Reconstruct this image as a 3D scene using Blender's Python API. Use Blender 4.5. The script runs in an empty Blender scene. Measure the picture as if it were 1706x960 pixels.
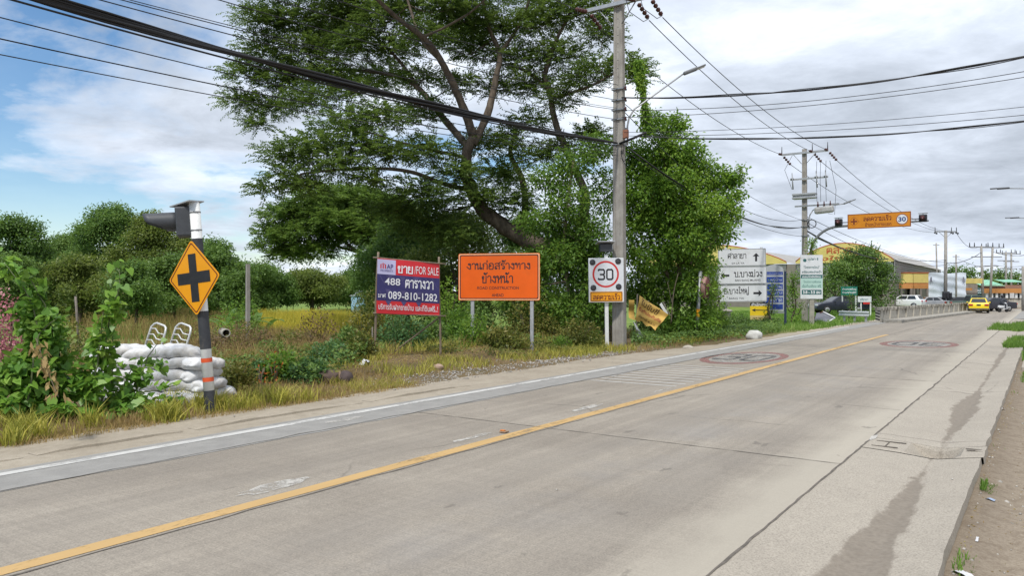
import bpy, bmesh, math, random
import numpy as np
from mathutils import Vector, Matrix
R = math.radians
rng = np.random.default_rng(7)
random.seed(7)
SC = bpy.context.scene
COL = SC.collection

# ------------------------------------------------------------------ camera
F, CX, CY, EYE = 1270.0, 853.0, 480.0, 2.0      # focal length and centre in photo pixels, eye height
PITCH = math.atan(8 / F)
cam = bpy.data.cameras.new('camera')
cam.sensor_width = 36.0
cam.lens = F / 1706 * 36.0
cam.clip_start = 0.05
cam.clip_end = 6000
cam_o = bpy.data.objects.new('camera', cam)
COL.objects.link(cam_o)
cam_o.location = (0, 0, EYE)
cam_o.rotation_euler = (R(90) + PITCH, 0, 0)
SC.camera = cam_o

# ------------------------------------------------------------------ sky and sun
SUN_EL, SUN_AZ = R(58), R(205)      # azimuth clockwise from +Y: behind the camera, a little left
world = bpy.data.worlds.new('World')
SC.world = world
world.use_nodes = True
wt = world.node_tree
for n in list(wt.nodes):
    wt.nodes.remove(n)
def WN(kind, **kw):
    n = wt.nodes.new(kind)
    for k, v in kw.items():
        setattr(n, k, v)
    return n
def wmath(op, a, b=None, c=None):
    n = WN('ShaderNodeMath', operation=op)
    for i, v in enumerate((a, b, c)):
        if v is None: continue
        if isinstance(v, (int, float)): n.inputs[i].default_value = v
        else: wt.links.new(v, n.inputs[i])
    return n.outputs[0]
def wramp(val, stops):
    n = WN('ShaderNodeValToRGB')
    cr = n.color_ramp
    while len(cr.elements) < len(stops): cr.elements.new(0.5)
    for e, (p, c) in zip(cr.elements, stops):
        e.position = p
        e.color = (*c, 1) if isinstance(c, tuple) else (c, c, c, 1)
    wt.links.new(val, n.inputs[0])
    return n.outputs[0]
sky = WN('ShaderNodeTexSky', sky_type='NISHITA', sun_disc=False, sun_elevation=SUN_EL, sun_rotation=SUN_AZ,
         air_density=1.0, dust_density=0.4, ozone_density=1.5)
bg_sky = WN('ShaderNodeBackground')
bg_sky.inputs[1].default_value = 0.13
hs = WN('ShaderNodeHueSaturation')
hs.inputs['Saturation'].default_value = 1.3
wt.links.new(sky.outputs[0], hs.inputs['Color'])
wt.links.new(hs.outputs[0], bg_sky.inputs[0])
tc = WN('ShaderNodeTexCoord')
sep = WN('ShaderNodeSeparateXYZ')
wt.links.new(tc.outputs['Generated'], sep.inputs[0])
zc = wmath('MAXIMUM', sep.outputs[2], 0.0)
den = wmath('ADD', zc, 0.16)
comb = WN('ShaderNodeCombineXYZ')
wt.links.new(wmath('DIVIDE', sep.outputs[0], den), comb.inputs[0])
wt.links.new(wmath('DIVIDE', sep.outputs[1], den), comb.inputs[1])
def wnoise(scale, detail, rough, off, dist=0.0):
    mp = WN('ShaderNodeMapping')
    mp.inputs['Location'].default_value = off
    wt.links.new(comb.outputs[0], mp.inputs[0])
    n = WN('ShaderNodeTexNoise')
    n.inputs['Scale'].default_value = scale
    n.inputs['Detail'].default_value = detail
    n.inputs['Roughness'].default_value = rough
    n.inputs['Distortion'].default_value = dist
    wt.links.new(mp.outputs[0], n.inputs[0])
    return n.outputs[0]
cover_n = wnoise(0.75, 9, 0.56, (3.1, 1.7, 0), 0.25)
thick_n = wnoise(0.55, 10, 0.6, (7.3, 2.2, 4), 0.3)
fine_n = wnoise(2.4, 8, 0.62, (1.2, 5.5, 2), 0.4)
# more cloud to the right of the view, the blue gap lies to the left
lean = wmath('MULTIPLY_ADD', sep.outputs[0], 0.50, 0.045)
cov = wmath('ADD', cover_n, lean)
cov = wmath('ADD', cov, wmath('MULTIPLY_ADD', fine_n, 0.36, -0.18))
cov = wmath('ADD', cov, wmath('MULTIPLY', zc, 0.22))
cov = wmath('ADD', cov, wmath('MULTIPLY', wmath('MAXIMUM', wmath('MULTIPLY_ADD', zc, -5.0, 1.0), 0.0), 0.10))
mask = wramp(cov, [(0.38, 0.08), (0.46, 0.72), (0.55, 1.0)])
thk = wmath('ADD', thick_n, wmath('MULTIPLY_ADD', fine_n, 0.46, -0.23))
thk = wmath('ADD', thk, wmath('MULTIPLY', sep.outputs[0], 0.11))
ccol = wramp(thk, [(0.38, (0.86, 0.90, 0.95)), (0.49, (0.62, 0.68, 0.78)), (0.60, (0.47, 0.52, 0.60)), (0.72, (0.33, 0.37, 0.43))])
bg_cl = WN('ShaderNodeBackground')
bg_cl.inputs[1].default_value = 1.24
wt.links.new(ccol, bg_cl.inputs[0])
mx = WN('ShaderNodeMixShader')
wt.links.new(mask, mx.inputs[0])
wt.links.new(bg_sky.outputs[0], mx.inputs[1])
wt.links.new(bg_cl.outputs[0], mx.inputs[2])
wo = WN('ShaderNodeOutputWorld')
wt.links.new(mx.outputs[0], wo.inputs[0])

sun = bpy.data.lights.new('sun', 'SUN')
sun.energy = 3.3
sun.angle = R(5)
sun.color = (1.0, 0.955, 0.88)
sun_o = bpy.data.objects.new('sun', sun)
COL.objects.link(sun_o)
sdir = Vector((math.sin(SUN_AZ) * math.cos(SUN_EL), math.cos(SUN_AZ) * math.cos(SUN_EL), math.sin(SUN_EL)))
sun_o.rotation_euler = sdir.to_track_quat('Z', 'Y').to_euler()
sun_o.location = (0, -20, 60)

SC.view_settings.view_transform = 'Standard'
SC.view_settings.look = 'None'
SC.view_settings.exposure = 0.12
SC.view_settings.gamma = 1.0
SC.view_settings.use_curve_mapping = False
SC.render.engine = 'CYCLES'
SC.cycles.max_bounces = 6
SC.cycles.diffuse_bounces = 3
SC.cycles.transparent_max_bounces = 8

# ------------------------------------------------------------------ helpers: places
def ray(px, py):
    x, y = (px - CX) / F, (CY - py) / F
    f = math.cos(PITCH) - y * math.sin(PITCH)
    u = math.sin(PITCH) + y * math.cos(PITCH)
    return x / f, u / f
def P(px, py, d):                       # point seen at a photo pixel, d metres ahead
    a, b = ray(px, py)
    return Vector((a * d, d, EYE + b * d))
def G(px, py, z=0.0):                   # the same, on the level z
    a, b = ray(px, py)
    d = (z - EYE) / b
    return Vector((a * d, d, z))
TH = R(34.9)                            # the road runs this far right of straight ahead
RD = Vector((math.sin(TH), math.cos(TH), 0))
RL = Vector((-math.cos(TH), math.sin(TH), 0))
ROADROT = (0, 0, math.pi / 2 - TH)
def SD(s, D, z=0.0):
    return RD * s + RL * D + Vector((0, 0, z))
def toSD(x, y):
    return x * RD.x + y * RD.y, x * RL.x + y * RL.y
def sstep(a, b, x):
    t = np.clip((np.asarray(x, float) - a) / (b - a), 0, 1)
    return t * t * (3 - 2 * t)
def vnoise(x, y, seed=0):               # smooth value noise
    x = np.asarray(x, float); y = np.asarray(y, float)
    xi = np.floor(x).astype(np.int64); yi = np.floor(y).astype(np.int64)
    fx = x - xi; fy = y - yi
    fx = fx * fx * (3 - 2 * fx); fy = fy * fy * (3 - 2 * fy)
    def h(a, b):
        n = (a * 374761393 + b * 668265263 + seed * 982451653) & 0x7fffffff
        n = ((n ^ (n >> 13)) * 1274126177) & 0x7fffffff
        return ((n ^ (n >> 16)) & 0xffff) / 65535.0
    return (h(xi, yi) * (1 - fx) + h(xi + 1, yi) * fx) * (1 - fy) + (h(xi, yi + 1) * (1 - fx) + h(xi + 1, yi + 1) * fx) * fy
def gsd(s, D):                          # ground height
    s = np.asarray(s, float); D = np.asarray(D, float)
    n = vnoise(s * 1.3, D * 1.3, 1) - 0.5 + 0.5 * (vnoise(s * 3.1, D * 3.1, 2) - 0.5)
    L = sstep(10.9, 12.3, D)
    h = -0.055 + L * (0.05 + 0.10 * n)
    h = h + 0.26 * np.exp(-((s - 17) / 6.0) ** 2 - ((D - 14.6) / 1.6) ** 2)
    h = h - 0.35 * sstep(17, 24, D) * (1 - sstep(45, 80, s))
    h = h - 0.40 * sstep(0.62, 0.80, D) * (1 - sstep(1.55, 1.85, D))
    Rr = 1 - sstep(0.35, 0.62, D)
    h = h - Rr * (0.06 - 0.035 * n)
    return h
def gz(x, y):
    s, D = toSD(x, y)
    return float(gsd(s, D))

# ------------------------------------------------------------------ helpers: objects
def link(o, parent=None):
    COL.objects.link(o)
    if parent is not None: o.parent = parent
    return o
def tag(o, label=None, cat=None, group=None, kind=None):
    if label: o['label'] = label
    if cat: o['category'] = cat
    if group: o['group'] = group
    if kind: o['kind'] = kind
    return o
def thing(name, label, cat, loc=(0, 0, 0), rot=(0, 0, 0), group=None):
    o = bpy.data.objects.new(name, None)
    o.empty_display_size = 0.2
    o.location = loc
    o.rotation_euler = rot
    link(o)
    return tag(o, label, cat, group)
def yaw_of(v): return math.atan2(v.y, v.x)
def children_of(o): return [c for c in COL.objects if c.parent == o]
def copy_tree(o, parent=None):
    c = o.copy()
    link(c)
    c.parent = parent
    for ch in children_of(o):
        if ch != c: copy_tree(ch, c)
    return c
class MB:
    def __init__(s): s.v = []; s.f = []; s.sm = []
    def add(s, vs, fs, smooth=False):
        b = len(s.v)
        s.v += [tuple(v) for v in vs]
        s.f += [tuple(i + b for i in f) for f in fs]
        s.sm += [smooth] * len(fs)
        return s
    def box(s, c, d, rot=None):
        x, y, z = d[0] / 2, d[1] / 2, d[2] / 2
        vs = [Vector(p) for p in ((-x, -y, -z), (x, -y, -z), (x, y, -z), (-x, y, -z), (-x, -y, z), (x, -y, z), (x, y, z), (-x, y, z))]
        if rot is not None:
            m = rot if isinstance(rot, Matrix) else Matrix.Rotation(rot, 3, 'Z')
            vs = [m @ v for v in vs]
        c = Vector(c)
        return s.add([v + c for v in vs], [(0, 3, 2, 1), (4, 5, 6, 7), (0, 1, 5, 4), (1, 2, 6, 5), (2, 3, 7, 6), (3, 0, 4, 7)])
    def bbox(s, c, d, b=0.01, rot=None):     # box with bevelled edges
        bm = bmesh.new()
        bmesh.ops.create_cube(bm, size=1)
        bmesh.ops.scale(bm, vec=d, verts=bm.verts)
        bmesh.ops.bevel(bm, geom=bm.edges[:], offset=min(b, min(d) * 0.45), segments=2, affect='EDGES', profile=0.5)
        c = Vector(c)
        m = rot if isinstance(rot, Matrix) else Matrix.Rotation(rot or 0, 3, 'Z')
        vs = [m @ v.co + c for v in bm.verts]
        fs = [tuple(v.index for v in f.verts) for f in bm.faces]
        bm.free()
        return s.add(vs, fs, False)
    def tube(s, pts, r, n=8, cap=True):
        pts = [Vector(p) for p in pts]
        if isinstance(r, (int, float)): r = [r] * len(pts)
        vs, fs = [], []
        t0 = (pts[1] - pts[0]).normalized()
        a = t0.orthogonal().normalized()
        for i, p in enumerate(pts):
            t = (pts[min(i + 1, len(pts) - 1)] - pts[max(i - 1, 0)])
            if t.length < 1e-9: t = t0
            t.normalize()
            a = (a - t * a.dot(t))
            if a.length < 1e-6: a = t.orthogonal()
            a.normalize()
            b = t.cross(a)
            for k in range(n):
                q = 2 * math.pi * k / n
                vs.append(p + (a * math.cos(q) + b * math.sin(q)) * r[i])
        for i in range(len(pts) - 1):
            for k in range(n):
                k2 = (k + 1) % n
                fs.append((i * n + k, i * n + k2, (i + 1) * n + k2, (i + 1) * n + k))
        if cap:
            fs.append(tuple(range(n - 1, -1, -1)))
            fs.append(tuple((len(pts) - 1) * n + k for k in range(n)))
        return s.add(vs, fs, n > 5)
    def prism(s, poly, y0, y1):           # polygon in x,z pushed along y
        n = len(poly)
        vs = [(x, y0, z) for x, z in poly] + [(x, y1, z) for x, z in poly]
        fs = [tuple(range(n)), tuple(range(2 * n - 1, n - 1, -1))]
        for i in range(n):
            j = (i + 1) % n
            fs.append((j, i, n + i, n + j))
        return s.add(vs, fs)
    def prism_x(s, poly, x0, x1):         # polygon in y,z pushed along x
        n = len(poly)
        vs = [(x0, y, z) for y, z in poly] + [(x1, y, z) for y, z in poly]
        fs = [tuple(range(n)), tuple(range(2 * n - 1, n - 1, -1))]
        for i in range(n):
            j = (i + 1) % n
            fs.append((j, i, n + i, n + j))
        return s.add(vs, fs)
    def lathe(s, prof, c=(0, 0, 0), n=16, m=None):
        c = Vector(c); vs, fs = [], []
        for r, z in prof:
            for k in range(n):
                q = 2 * math.pi * k / n
                p = Vector((r * math.cos(q), r * math.sin(q), z))
                if m is not None: p = m @ p
                vs.append(p + c)
        for i in range(len(prof) - 1):
            for k in range(n):
                k2 = (k + 1) % n
                fs.append((i * n + k, i * n + k2, (i + 1) * n + k2, (i + 1) * n + k))
        fs.append(tuple(range(n - 1, -1, -1)))
        fs.append(tuple((len(prof) - 1) * n + k for k in range(n)))
        return s.add(vs, fs, True)
    def grid(s, fn, nu, nv, smooth=True):
        vs = [fn(i / nu, j / nv) for j in range(nv + 1) for i in range(nu + 1)]
        fs = [(j * (nu + 1) + i, j * (nu + 1) + i + 1, (j + 1) * (nu + 1) + i + 1, (j + 1) * (nu + 1) + i) for j in range(nv) for i in range(nu)]
        return s.add(vs, fs, smooth)
    def build(s, name, mat, parent=None, off=None):
        me = bpy.data.meshes.new(name)
        vs = s.v if off is None else [tuple(Vector(v) - Vector(off)) for v in s.v]
        me.from_pydata(vs, [], s.f)
        me.polygons.foreach_set('use_smooth', s.sm)
        me.materials.append(mat)
        me.update()
        return link(bpy.data.objects.new(name, me), parent)
def rrect(x0, z0, x1, z1, r, n=5):
    out = []
    for cx, cz, a in ((x1 - r, z0 + r, -90), (x1 - r, z1 - r, 0), (x0 + r, z1 - r, 90), (x0 + r, z0 + r, 180)):
        for i in range(n + 1):
            q = R(a + 90 * i / n)
            out.append((cx + r * math.cos(q), cz + r * math.sin(q)))
    return out
def frame_faces(mb, outer, inner, y):    # flat band between two loops of equal length
    n = len(outer)
    mb.add([(x, y, z) for x, z in outer] + [(x, y, z) for x, z in inner],
           [(i, (i + 1) % n, n + (i + 1) % n, n + i) for i in range(n)])
def circ(cx, cz, rx, rz=None, n=32):
    rz = rz or rx
    return [(cx + rx * math.cos(2 * math.pi * i / n), cz + rz * math.sin(2 * math.pi * i / n)) for i in range(n)]
_tc = {}
def text_raw(body, bold=0.0):
    k = (body, bold)
    if k not in _tc:
        c = bpy.data.curves.new('lettering', 'FONT')
        c.body = body
        c.resolution_u = 3
        c.offset = bold
        o = bpy.data.objects.new('lettering', c)
        m = bpy.data.meshes.new_from_object(o)
        v = np.zeros(len(m.vertices) * 3)
        m.vertices.foreach_get('co', v)
        v = v.reshape(-1, 3)[:, :2]
        fs = [tuple(p.vertices) for p in m.polygons]
        bpy.data.objects.remove(o); bpy.data.curves.remove(c); bpy.data.meshes.remove(m)
        _tc[k] = (v, fs)
    return _tc[k]
def text_into(mb, body, fn, u0, u1, v0, v1, bold=0.0):   # lettering stretched to the rectangle u0..u1, v0..v1
    if body != '30' and len(body) > 1 and all(c in GL for c in body): return strokes_into(mb, body, fn, u0, u1, v0, v1, .125 + bold * 2)
    v, fs = text_raw(body, bold)
    lo, hi = v.min(0), v.max(0)
    uv = (v - lo) / np.maximum(hi - lo, 1e-6)
    mb.add([fn(u0 + (u1 - u0) * a, v0 + (v1 - v0) * b) for a, b in uv], fs)
    return mb
def lettering(lines, fn, mat, parent, bold=0.0, name='lettering', off=None):
    mb = MB()
    for l in lines:
        text_into(mb, l[0], fn, *l[1:5], bold=l[5] if len(l) > 5 else bold)
    return mb.build(name, mat, parent, off)


def _lp(cx, cy, r=.12, n=9, a0=0): return [(cx + r * math.cos(a0 + 2 * math.pi * i / n), cy + r * math.sin(a0 + 2 * math.pi * i / n)) for i in range(n + 1)]
_ARC = [(.12, 0), (.12, .76), (.18, .90), (.28, .98), (.52, .98), (.62, .90), (.68, .76), (.68, 0)]
_ARCT = [(.12, 0), (.12, .80), (.20, .96), (.30, .98), (.40, .86), (.50, .98), (.60, .96), (.68, .80), (.68, 0)]
GL = {  # looped Thai letters as pen strokes: width, strokes
 'ง': (.68, [_lp(.38, .84), [(.53, .90), (.55, .05), (.40, .05), (.06, .40)]]),
 'า': (.62, [[(.08, .78), (.14, .92), (.24, .98), (.38, .98), (.48, .90), (.52, .76), (.52, 0)]]),
 'น': (.86, [_lp(.14, .86), [(.27, .90), (.27, .0)], [(.30, .04), (.52, .22)], _lp(.70, .13), [(.58, .16), (.58, 1)]]),
 'ก': (.82, [[(.14, 0), (.14, .52), (.24, .62), (.08, .74), (.16, .90), (.28, .98), (.52, .98), (.62, .90), (.68, .76), (.68, 0)]]),
 'อ': (.82, [_lp(.26, .58), [(.13, .58), (.12, .14), (.24, 0), (.56, 0), (.68, .14), (.68, .80), (.56, .98), (.28, .98), (.14, .86)]]),
 'ล': (.82, [_lp(.25, .14), [(.12, .18), (.14, .46), (.36, .60), (.60, .52)], [(.12, .82), (.22, .96), (.52, .98), (.64, .88), (.68, .74), (.68, 0)]]),
 'ส': (.84, [_lp(.25, .14), [(.12, .18), (.14, .46), (.36, .60), (.60, .52)], [(.12, .82), (.22, .96), (.52, .98), (.64, .88), (.68, .74), (.68, 0)], [(.56, .86), (.82, 1.16)]]),
 'ร': (.66, [_lp(.40, .13), [(.53, .13), (.54, .44), (.44, .56), (.20, .62), (.10, .76), (.22, .97), (.38, .88), (.58, .97)]]),
 'ท': (.82, [_lp(.14, .86), [(.27, .90), (.27, .0), (.46, .84), (.58, .96), (.68, .84), (.68, 0)]]),
 'ข': (.80, [_lp(.24, .82), [(.12, .80), (.14, .62), (.30, .54), (.22, .42), (.22, .0), (.66, .0), (.66, 1)]]),
 'ห': (.84, [_lp(.14, .86), [(.27, .90), (.27, .0)], [(.30, .42), (.54, .74)], _lp(.66, .86), [(.62, .72), (.68, .56), (.68, 0)]]),
 'ด': (.82, [_ARC, _lp(.34, .44), [(.30, .30), (.30, .10), (.16, .04)]]),
 'ค': (.82, [_ARC, _lp(.38, .50), [(.30, .38), (.16, .14)]]),
 'ต': (.82, [_ARCT, _lp(.38, .48), [(.30, .36), (.16, .14)]]),
 'ศ': (.86, [_ARC, _lp(.38, .50), [(.30, .38), (.16, .14)], [(.62, .96), (.84, 1.18)]]),
 'ว': (.68, [_lp(.42, .13), [(.54, .14), (.55, .78), (.44, .96), (.22, .98), (.08, .82)]]),
 'ม': (.86, [_lp(.14, .87), [(.27, .90), (.27, .12)], _lp(.16, .12), [(.30, .03), (.70, .03), (.70, 1)]]),
 'เ': (.44, [[(.13, 1), (.13, .13)], _lp(.26, .13)]),
 'ย': (.82, [_lp(.22, .86), [(.10, .84), (.14, .60), (.34, .52)], [(.14, .46), (.12, .06), (.20, 0), (.68, 0), (.68, 1)]]),
 'บ': (.84, [_lp(.14, .86), [(.27, .90), (.27, .0), (.70, .0), (.70, 1)]]),
 'ใ': (.52, [_lp(.34, .12), [(.22, .12), (.22, 1.10), (.36, 1.30), (.30, 1.50), (.12, 1.46), (.10, 1.30)]]),
 'ญ': (1.06, [[(.12, 0), (.12, .76), (.20, .94), (.42, .94), (.52, .76), (.52, .0), (.90, .0), (.90, 1)], _lp(.30, .46, .10), [(.50, -.12), (.60, -.28), (.86, -.28), (.90, -.10)]]),
 ' ': (.5, []), '.': (.34, [_lp(.14, .07, .06)]),
 '่': (0, [[(-.16, 1.18), (-.16, 1.46)]]),
 '้': (0, [_lp(-.34, 1.34, .09), [(-.32, 1.22), (-.16, 1.22), (.02, 1.46)]]),
 '็': (0, [[(-.52, 1.18), (-.52, 1.36), (-.36, 1.42), (-.28, 1.30)], [(-.36, 1.20), (-.16, 1.18), (-.16, 1.40), (-.02, 1.52)]]),
 '3': (.9, [[(.08, .92), (.14, 1), (.62, 1), (.72, .90), (.72, .60), (.62, .50), (.30, .50)], [(.62, .46), (.72, .36), (.72, .10), (.62, 0), (.14, 0), (.08, .08)]]),
 '0': (.9, [[(.30, 0), (.62, 0), (.74, .12), (.74, .88), (.62, 1), (.22, 1), (.10, .88), (.10, .12), (.22, 0), (.32, 0)]]),
}
def strokes_into(mb, body, fn, u0, u1, v0, v1, th=.12):
    """pen-stroke lettering stretched to the rectangle; ribbons of constant width, each a hair above the last"""
    x = 0; S = []
    for ch in body:
        w, st = GL[ch]
        for s in st: S.append([(x + a, b) for a, b in s])
        x += w
    A = np.array([p for s in S for p in s]); lo = A.min(0) - th / 2; hi = A.max(0) + th / 2
    k = 0
    for s in S:
        n = len(s); closed = math.hypot(s[0][0] - s[-1][0], s[0][1] - s[-1][1]) < 1e-6
        vs = []
        for i in range(n):
            p = np.array(s[i])
            a = np.array(s[i - 1] if i else (s[-2] if closed else s[0])); b = np.array(s[i + 1] if i < n - 1 else (s[1] if closed else s[-1]))
            t1 = p - a; t2 = b - p
            l1 = np.hypot(*t1); l2 = np.hypot(*t2)
            t1 = t1 / l1 if l1 > 1e-9 else t2 / l2
            t2 = t2 / l2 if l2 > 1e-9 else t1
            n1 = np.array([-t1[1], t1[0]]); n2 = np.array([-t2[1], t2[0]])
            m = n1 + n2; m = m / max(np.dot(m, m) / 2, .55)
            e = -t1 * 0
            if not closed and i == 0: e = -t2 * th * .4
            if not closed and i == n - 1: e = t1 * th * .4
            for sg in (1, -1):
                q = (p + e + m * sg * th / 2 - lo) / (hi - lo)
                vs.append(Vector(fn(u0 + (u1 - u0) * q[0], v0 + (v1 - v0) * q[1])) + Vector((0, -.0007 * (k % 4), 0)))
        mb.add(vs, [(2 * i, 2 * i + 1, 2 * i + 3, 2 * i + 2) for i in range(n - 1)])
        k += 1
    return mb

# ------------------------------------------------------------------ helpers: materials
class NT:
    def __init__(s, name):
        s.m = bpy.data.materials.new(name)
        s.m.use_nodes = True
        s.t = s.m.node_tree
        s.t.nodes.clear()
    def n(s, kind, ins=None, **kw):
        n = s.t.nodes.new(kind)
        for k, v in kw.items(): setattr(n, k, v)
        for k, v in (ins or {}).items():
            if isinstance(v, bpy.types.NodeSocket): s.t.links.new(v, n.inputs[k])
            else: n.inputs[k].default_value = v
        return n
    def coord(s, which='Object', scale=(1, 1, 1)):
        c = s.n('ShaderNodeTexCoord')
        if scale == (1, 1, 1): return c.outputs[which]
        return s.n('ShaderNodeMapping', {0: c.outputs[which], 'Scale': scale}).outputs[0]
    def noise(s, vec, scale, detail=5, rough=0.55, dist=0.0):
        return s.n('ShaderNodeTexNoise', {0: vec, 'Scale': scale, 'Detail': detail, 'Roughness': rough, 'Distortion': dist}).outputs[0]
    def math(s, op, a, b=0.0, c=0.0, clamp=False):
        n = s.n('ShaderNodeMath', {0: a, 1: b, 2: c}, operation=op)
        n.use_clamp = clamp
        return n.outputs[0]
    def ramp(s, v, stops, interp='LINEAR'):
        n = s.n('ShaderNodeValToRGB', {0: v})
        cr = n.color_ramp
        cr.interpolation = interp
        while len(cr.elements) < len(stops): cr.elements.new(0.5)
        for e, (p, c) in zip(cr.elements, stops):
            e.position = p
            e.color = (*c, 1) if isinstance(c, (tuple, list)) else (c, c, c, 1)
        return n.outputs[0]
    def mix(s, f, a, b, blend='MIX'):
        n = s.n('ShaderNodeMix', data_type='RGBA', blend_type=blend)
        for i, v in ((0, f), (6, a), (7, b)):
            if isinstance(v, bpy.types.NodeSocket): s.t.links.new(v, n.inputs[i])
            elif i == 0: n.inputs[0].default_value = v
            else: n.inputs[i].default_value = (*v, 1)
        return n.outputs[2]
    def bump(s, h, strength=0.3, dist=0.01):
        return s.n('ShaderNodeBump', {'Height': h, 'Strength': strength, 'Distance': dist}).outputs[0]
    def bsdf(s, col, rough=0.7, normal=None, metal=0.0, spec=0.4, **kw):
        ins = {'Base Color': col if isinstance(col, bpy.types.NodeSocket) else (*col, 1), 'Roughness': rough, 'Metallic': metal, 'Specular IOR Level': spec}
        if normal is not None: ins['Normal'] = normal
        ins.update(kw)
        return s.n('ShaderNodeBsdfPrincipled', ins).outputs[0]
    def out(s, sh):
        s.n('ShaderNodeOutputMaterial', {0: sh})
        return s.m
def M_plain(name, c, rough=0.6, var=0.25, scale=6.0, metal=0.0, bump=0.0, spec=0.4, dirt=None):
    t = NT(name)
    co = t.coord()
    n = t.noise(co, scale, 6, 0.62)
    a = tuple(x * (1 - var) for x in c); b = tuple(min(1, x * (1 + var * 0.6)) for x in c)
    col = t.ramp(n, [(0.3, a), (0.7, b)])
    if dirt:
        d = t.ramp(t.noise(co, scale * 0.6, 8, 0.7, 0.6), [(0.52, 0.0), (0.72, 1.0)])
        col = t.mix(t.math('MULTIPLY', d, dirt[1]), col, dirt[0])
    nm = t.bump(t.noise(co, scale * 8, 4), bump, 0.01) if bump else None
    rr = t.math('MULTIPLY_ADD', n, 0.25, rough - 0.12)
    return t.out(t.bsdf(col, rr, nm, metal, spec))
def M_leaf(name, cols, trans=0.45, nscale=0.5, rough=0.5):
    t = NT(name)
    rnd = t.n('ShaderNodeNewGeometry')
    isl = rnd.outputs['Random Per Island']
    n = t.noise(rnd.outputs['Position'], nscale, 3)
    f = t.math('ADD', t.math('MULTIPLY', isl, 0.6), t.math('MULTIPLY_ADD', n, 1.1, -0.35), clamp=True)
    k = len(cols)
    col = t.ramp(f, [(i / max(1, k - 1), c) for i, c in enumerate(cols)])
    d = t.bsdf(col, rough, None, 0.0, 0.35)
    tr = t.n('ShaderNodeBsdfTranslucent', {'Color': t.mix(0.5, col, (0.16, 0.24, 0.02), 'SCREEN')}).outputs[0]
    return t.out(t.n('ShaderNodeMixShader', {0: trans, 1: d, 2: tr}).outputs[0])
def M_paint_worn(name, c, lo=0.36, hi=0.5, scale=3.0, stretch=(0.35, 1, 1)):
    t = NT(name)
    co = t.coord('Object', stretch)
    n = t.math('ADD', t.math('MULTIPLY', t.noise(co, scale, 8, 0.7), 0.7), t.math('MULTIPLY', t.noise(co, scale * 9, 4, 0.7), 0.3))
    k = t.ramp(n, [(lo, 0.0), (hi, 1.0)])
    col = t.mix(t.noise(co, 2.0, 4), tuple(x * 0.72 for x in c), c)
    sh = t.bsdf(col, 0.7)
    tr = t.n('ShaderNodeBsdfTransparent').outputs[0]
    return t.out(t.n('ShaderNodeMixShader', {0: k, 1: tr, 2: sh}).outputs[0])

# ------------------------------------------------------------------ helpers: leaves and blades in bulk
def unit(a): return a / np.maximum(np.linalg.norm(a, axis=-1, keepdims=True), 1e-9)
def np_mesh(name, V, loops_per, nfaces, idx, mat, parent=None, smooth=False):
    me = bpy.data.meshes.new(name)
    me.vertices.add(len(V))
    me.vertices.foreach_set('co', V.astype(np.float32).ravel())
    me.loops.add(len(idx))
    me.loops.foreach_set('vertex_index', idx.astype(np.int32))
    me.polygons.add(nfaces)
    st = np.concatenate([[0], np.cumsum(loops_per)[:-1]]).astype(np.int32)
    me.polygons.foreach_set('loop_start', st)
    me.polygons.foreach_set('loop_total', np.asarray(loops_per, np.int32))
    if smooth: me.polygons.foreach_set('use_smooth', np.ones(nfaces, bool))
    me.materials.append(mat)
    me.update(calc_edges=True)
    return link(bpy.data.objects.new(name, me), parent)
def leaf_verts(base, axis, nrm, L, W, fold=0.25):   # pointed leaf, four corners
    axis = unit(axis)
    side = unit(np.cross(axis, nrm))
    up = np.cross(side, axis)
    L = np.asarray(L)[:, None]; W = np.asarray(W)[:, None]
    mid = base + axis * L * 0.45
    return np.stack([base, mid + side * W * 0.5 + up * W * fold, base + axis * L - up * L * 0.12, mid - side * W * 0.5 + up * W * fold], 1)
def heart_verts(base, axis, nrm, L, W, fold=0.2):   # broad leaf, six corners
    axis = unit(axis)
    side = unit(np.cross(axis, nrm))
    up = np.cross(side, axis)
    L = np.asarray(L)[:, None]; W = np.asarray(W)[:, None]
    a = base + axis * L * 0.12
    q = [base + axis * L * 0.08]
    for t, w in ((-0.04, 0.36), (0.30, 0.5), (0.72, 0.27)):
        q.append(base + axis * L * t + side * W * w + up * W * w * fold * 2)
    q.append(base + axis * L - up * L * 0.15)
    for t, w in ((0.72, -0.27), (0.30, -0.5), (-0.04, -0.36)):
        q.append(base + axis * L * t + side * W * w - up * W * w * fold * 2)
    return np.stack(q, 1)
def build_leaves(name, VV, mat, parent=None, extra=None, loc=None):
    V = VV.reshape(-1, 3)
    if loc is not None: V = V - np.asarray(loc)
    k = VV.shape[1]; n = VV.shape[0]
    return np_mesh(name, V, np.full(n, k), n, np.arange(n * k), mat, parent)
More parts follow.
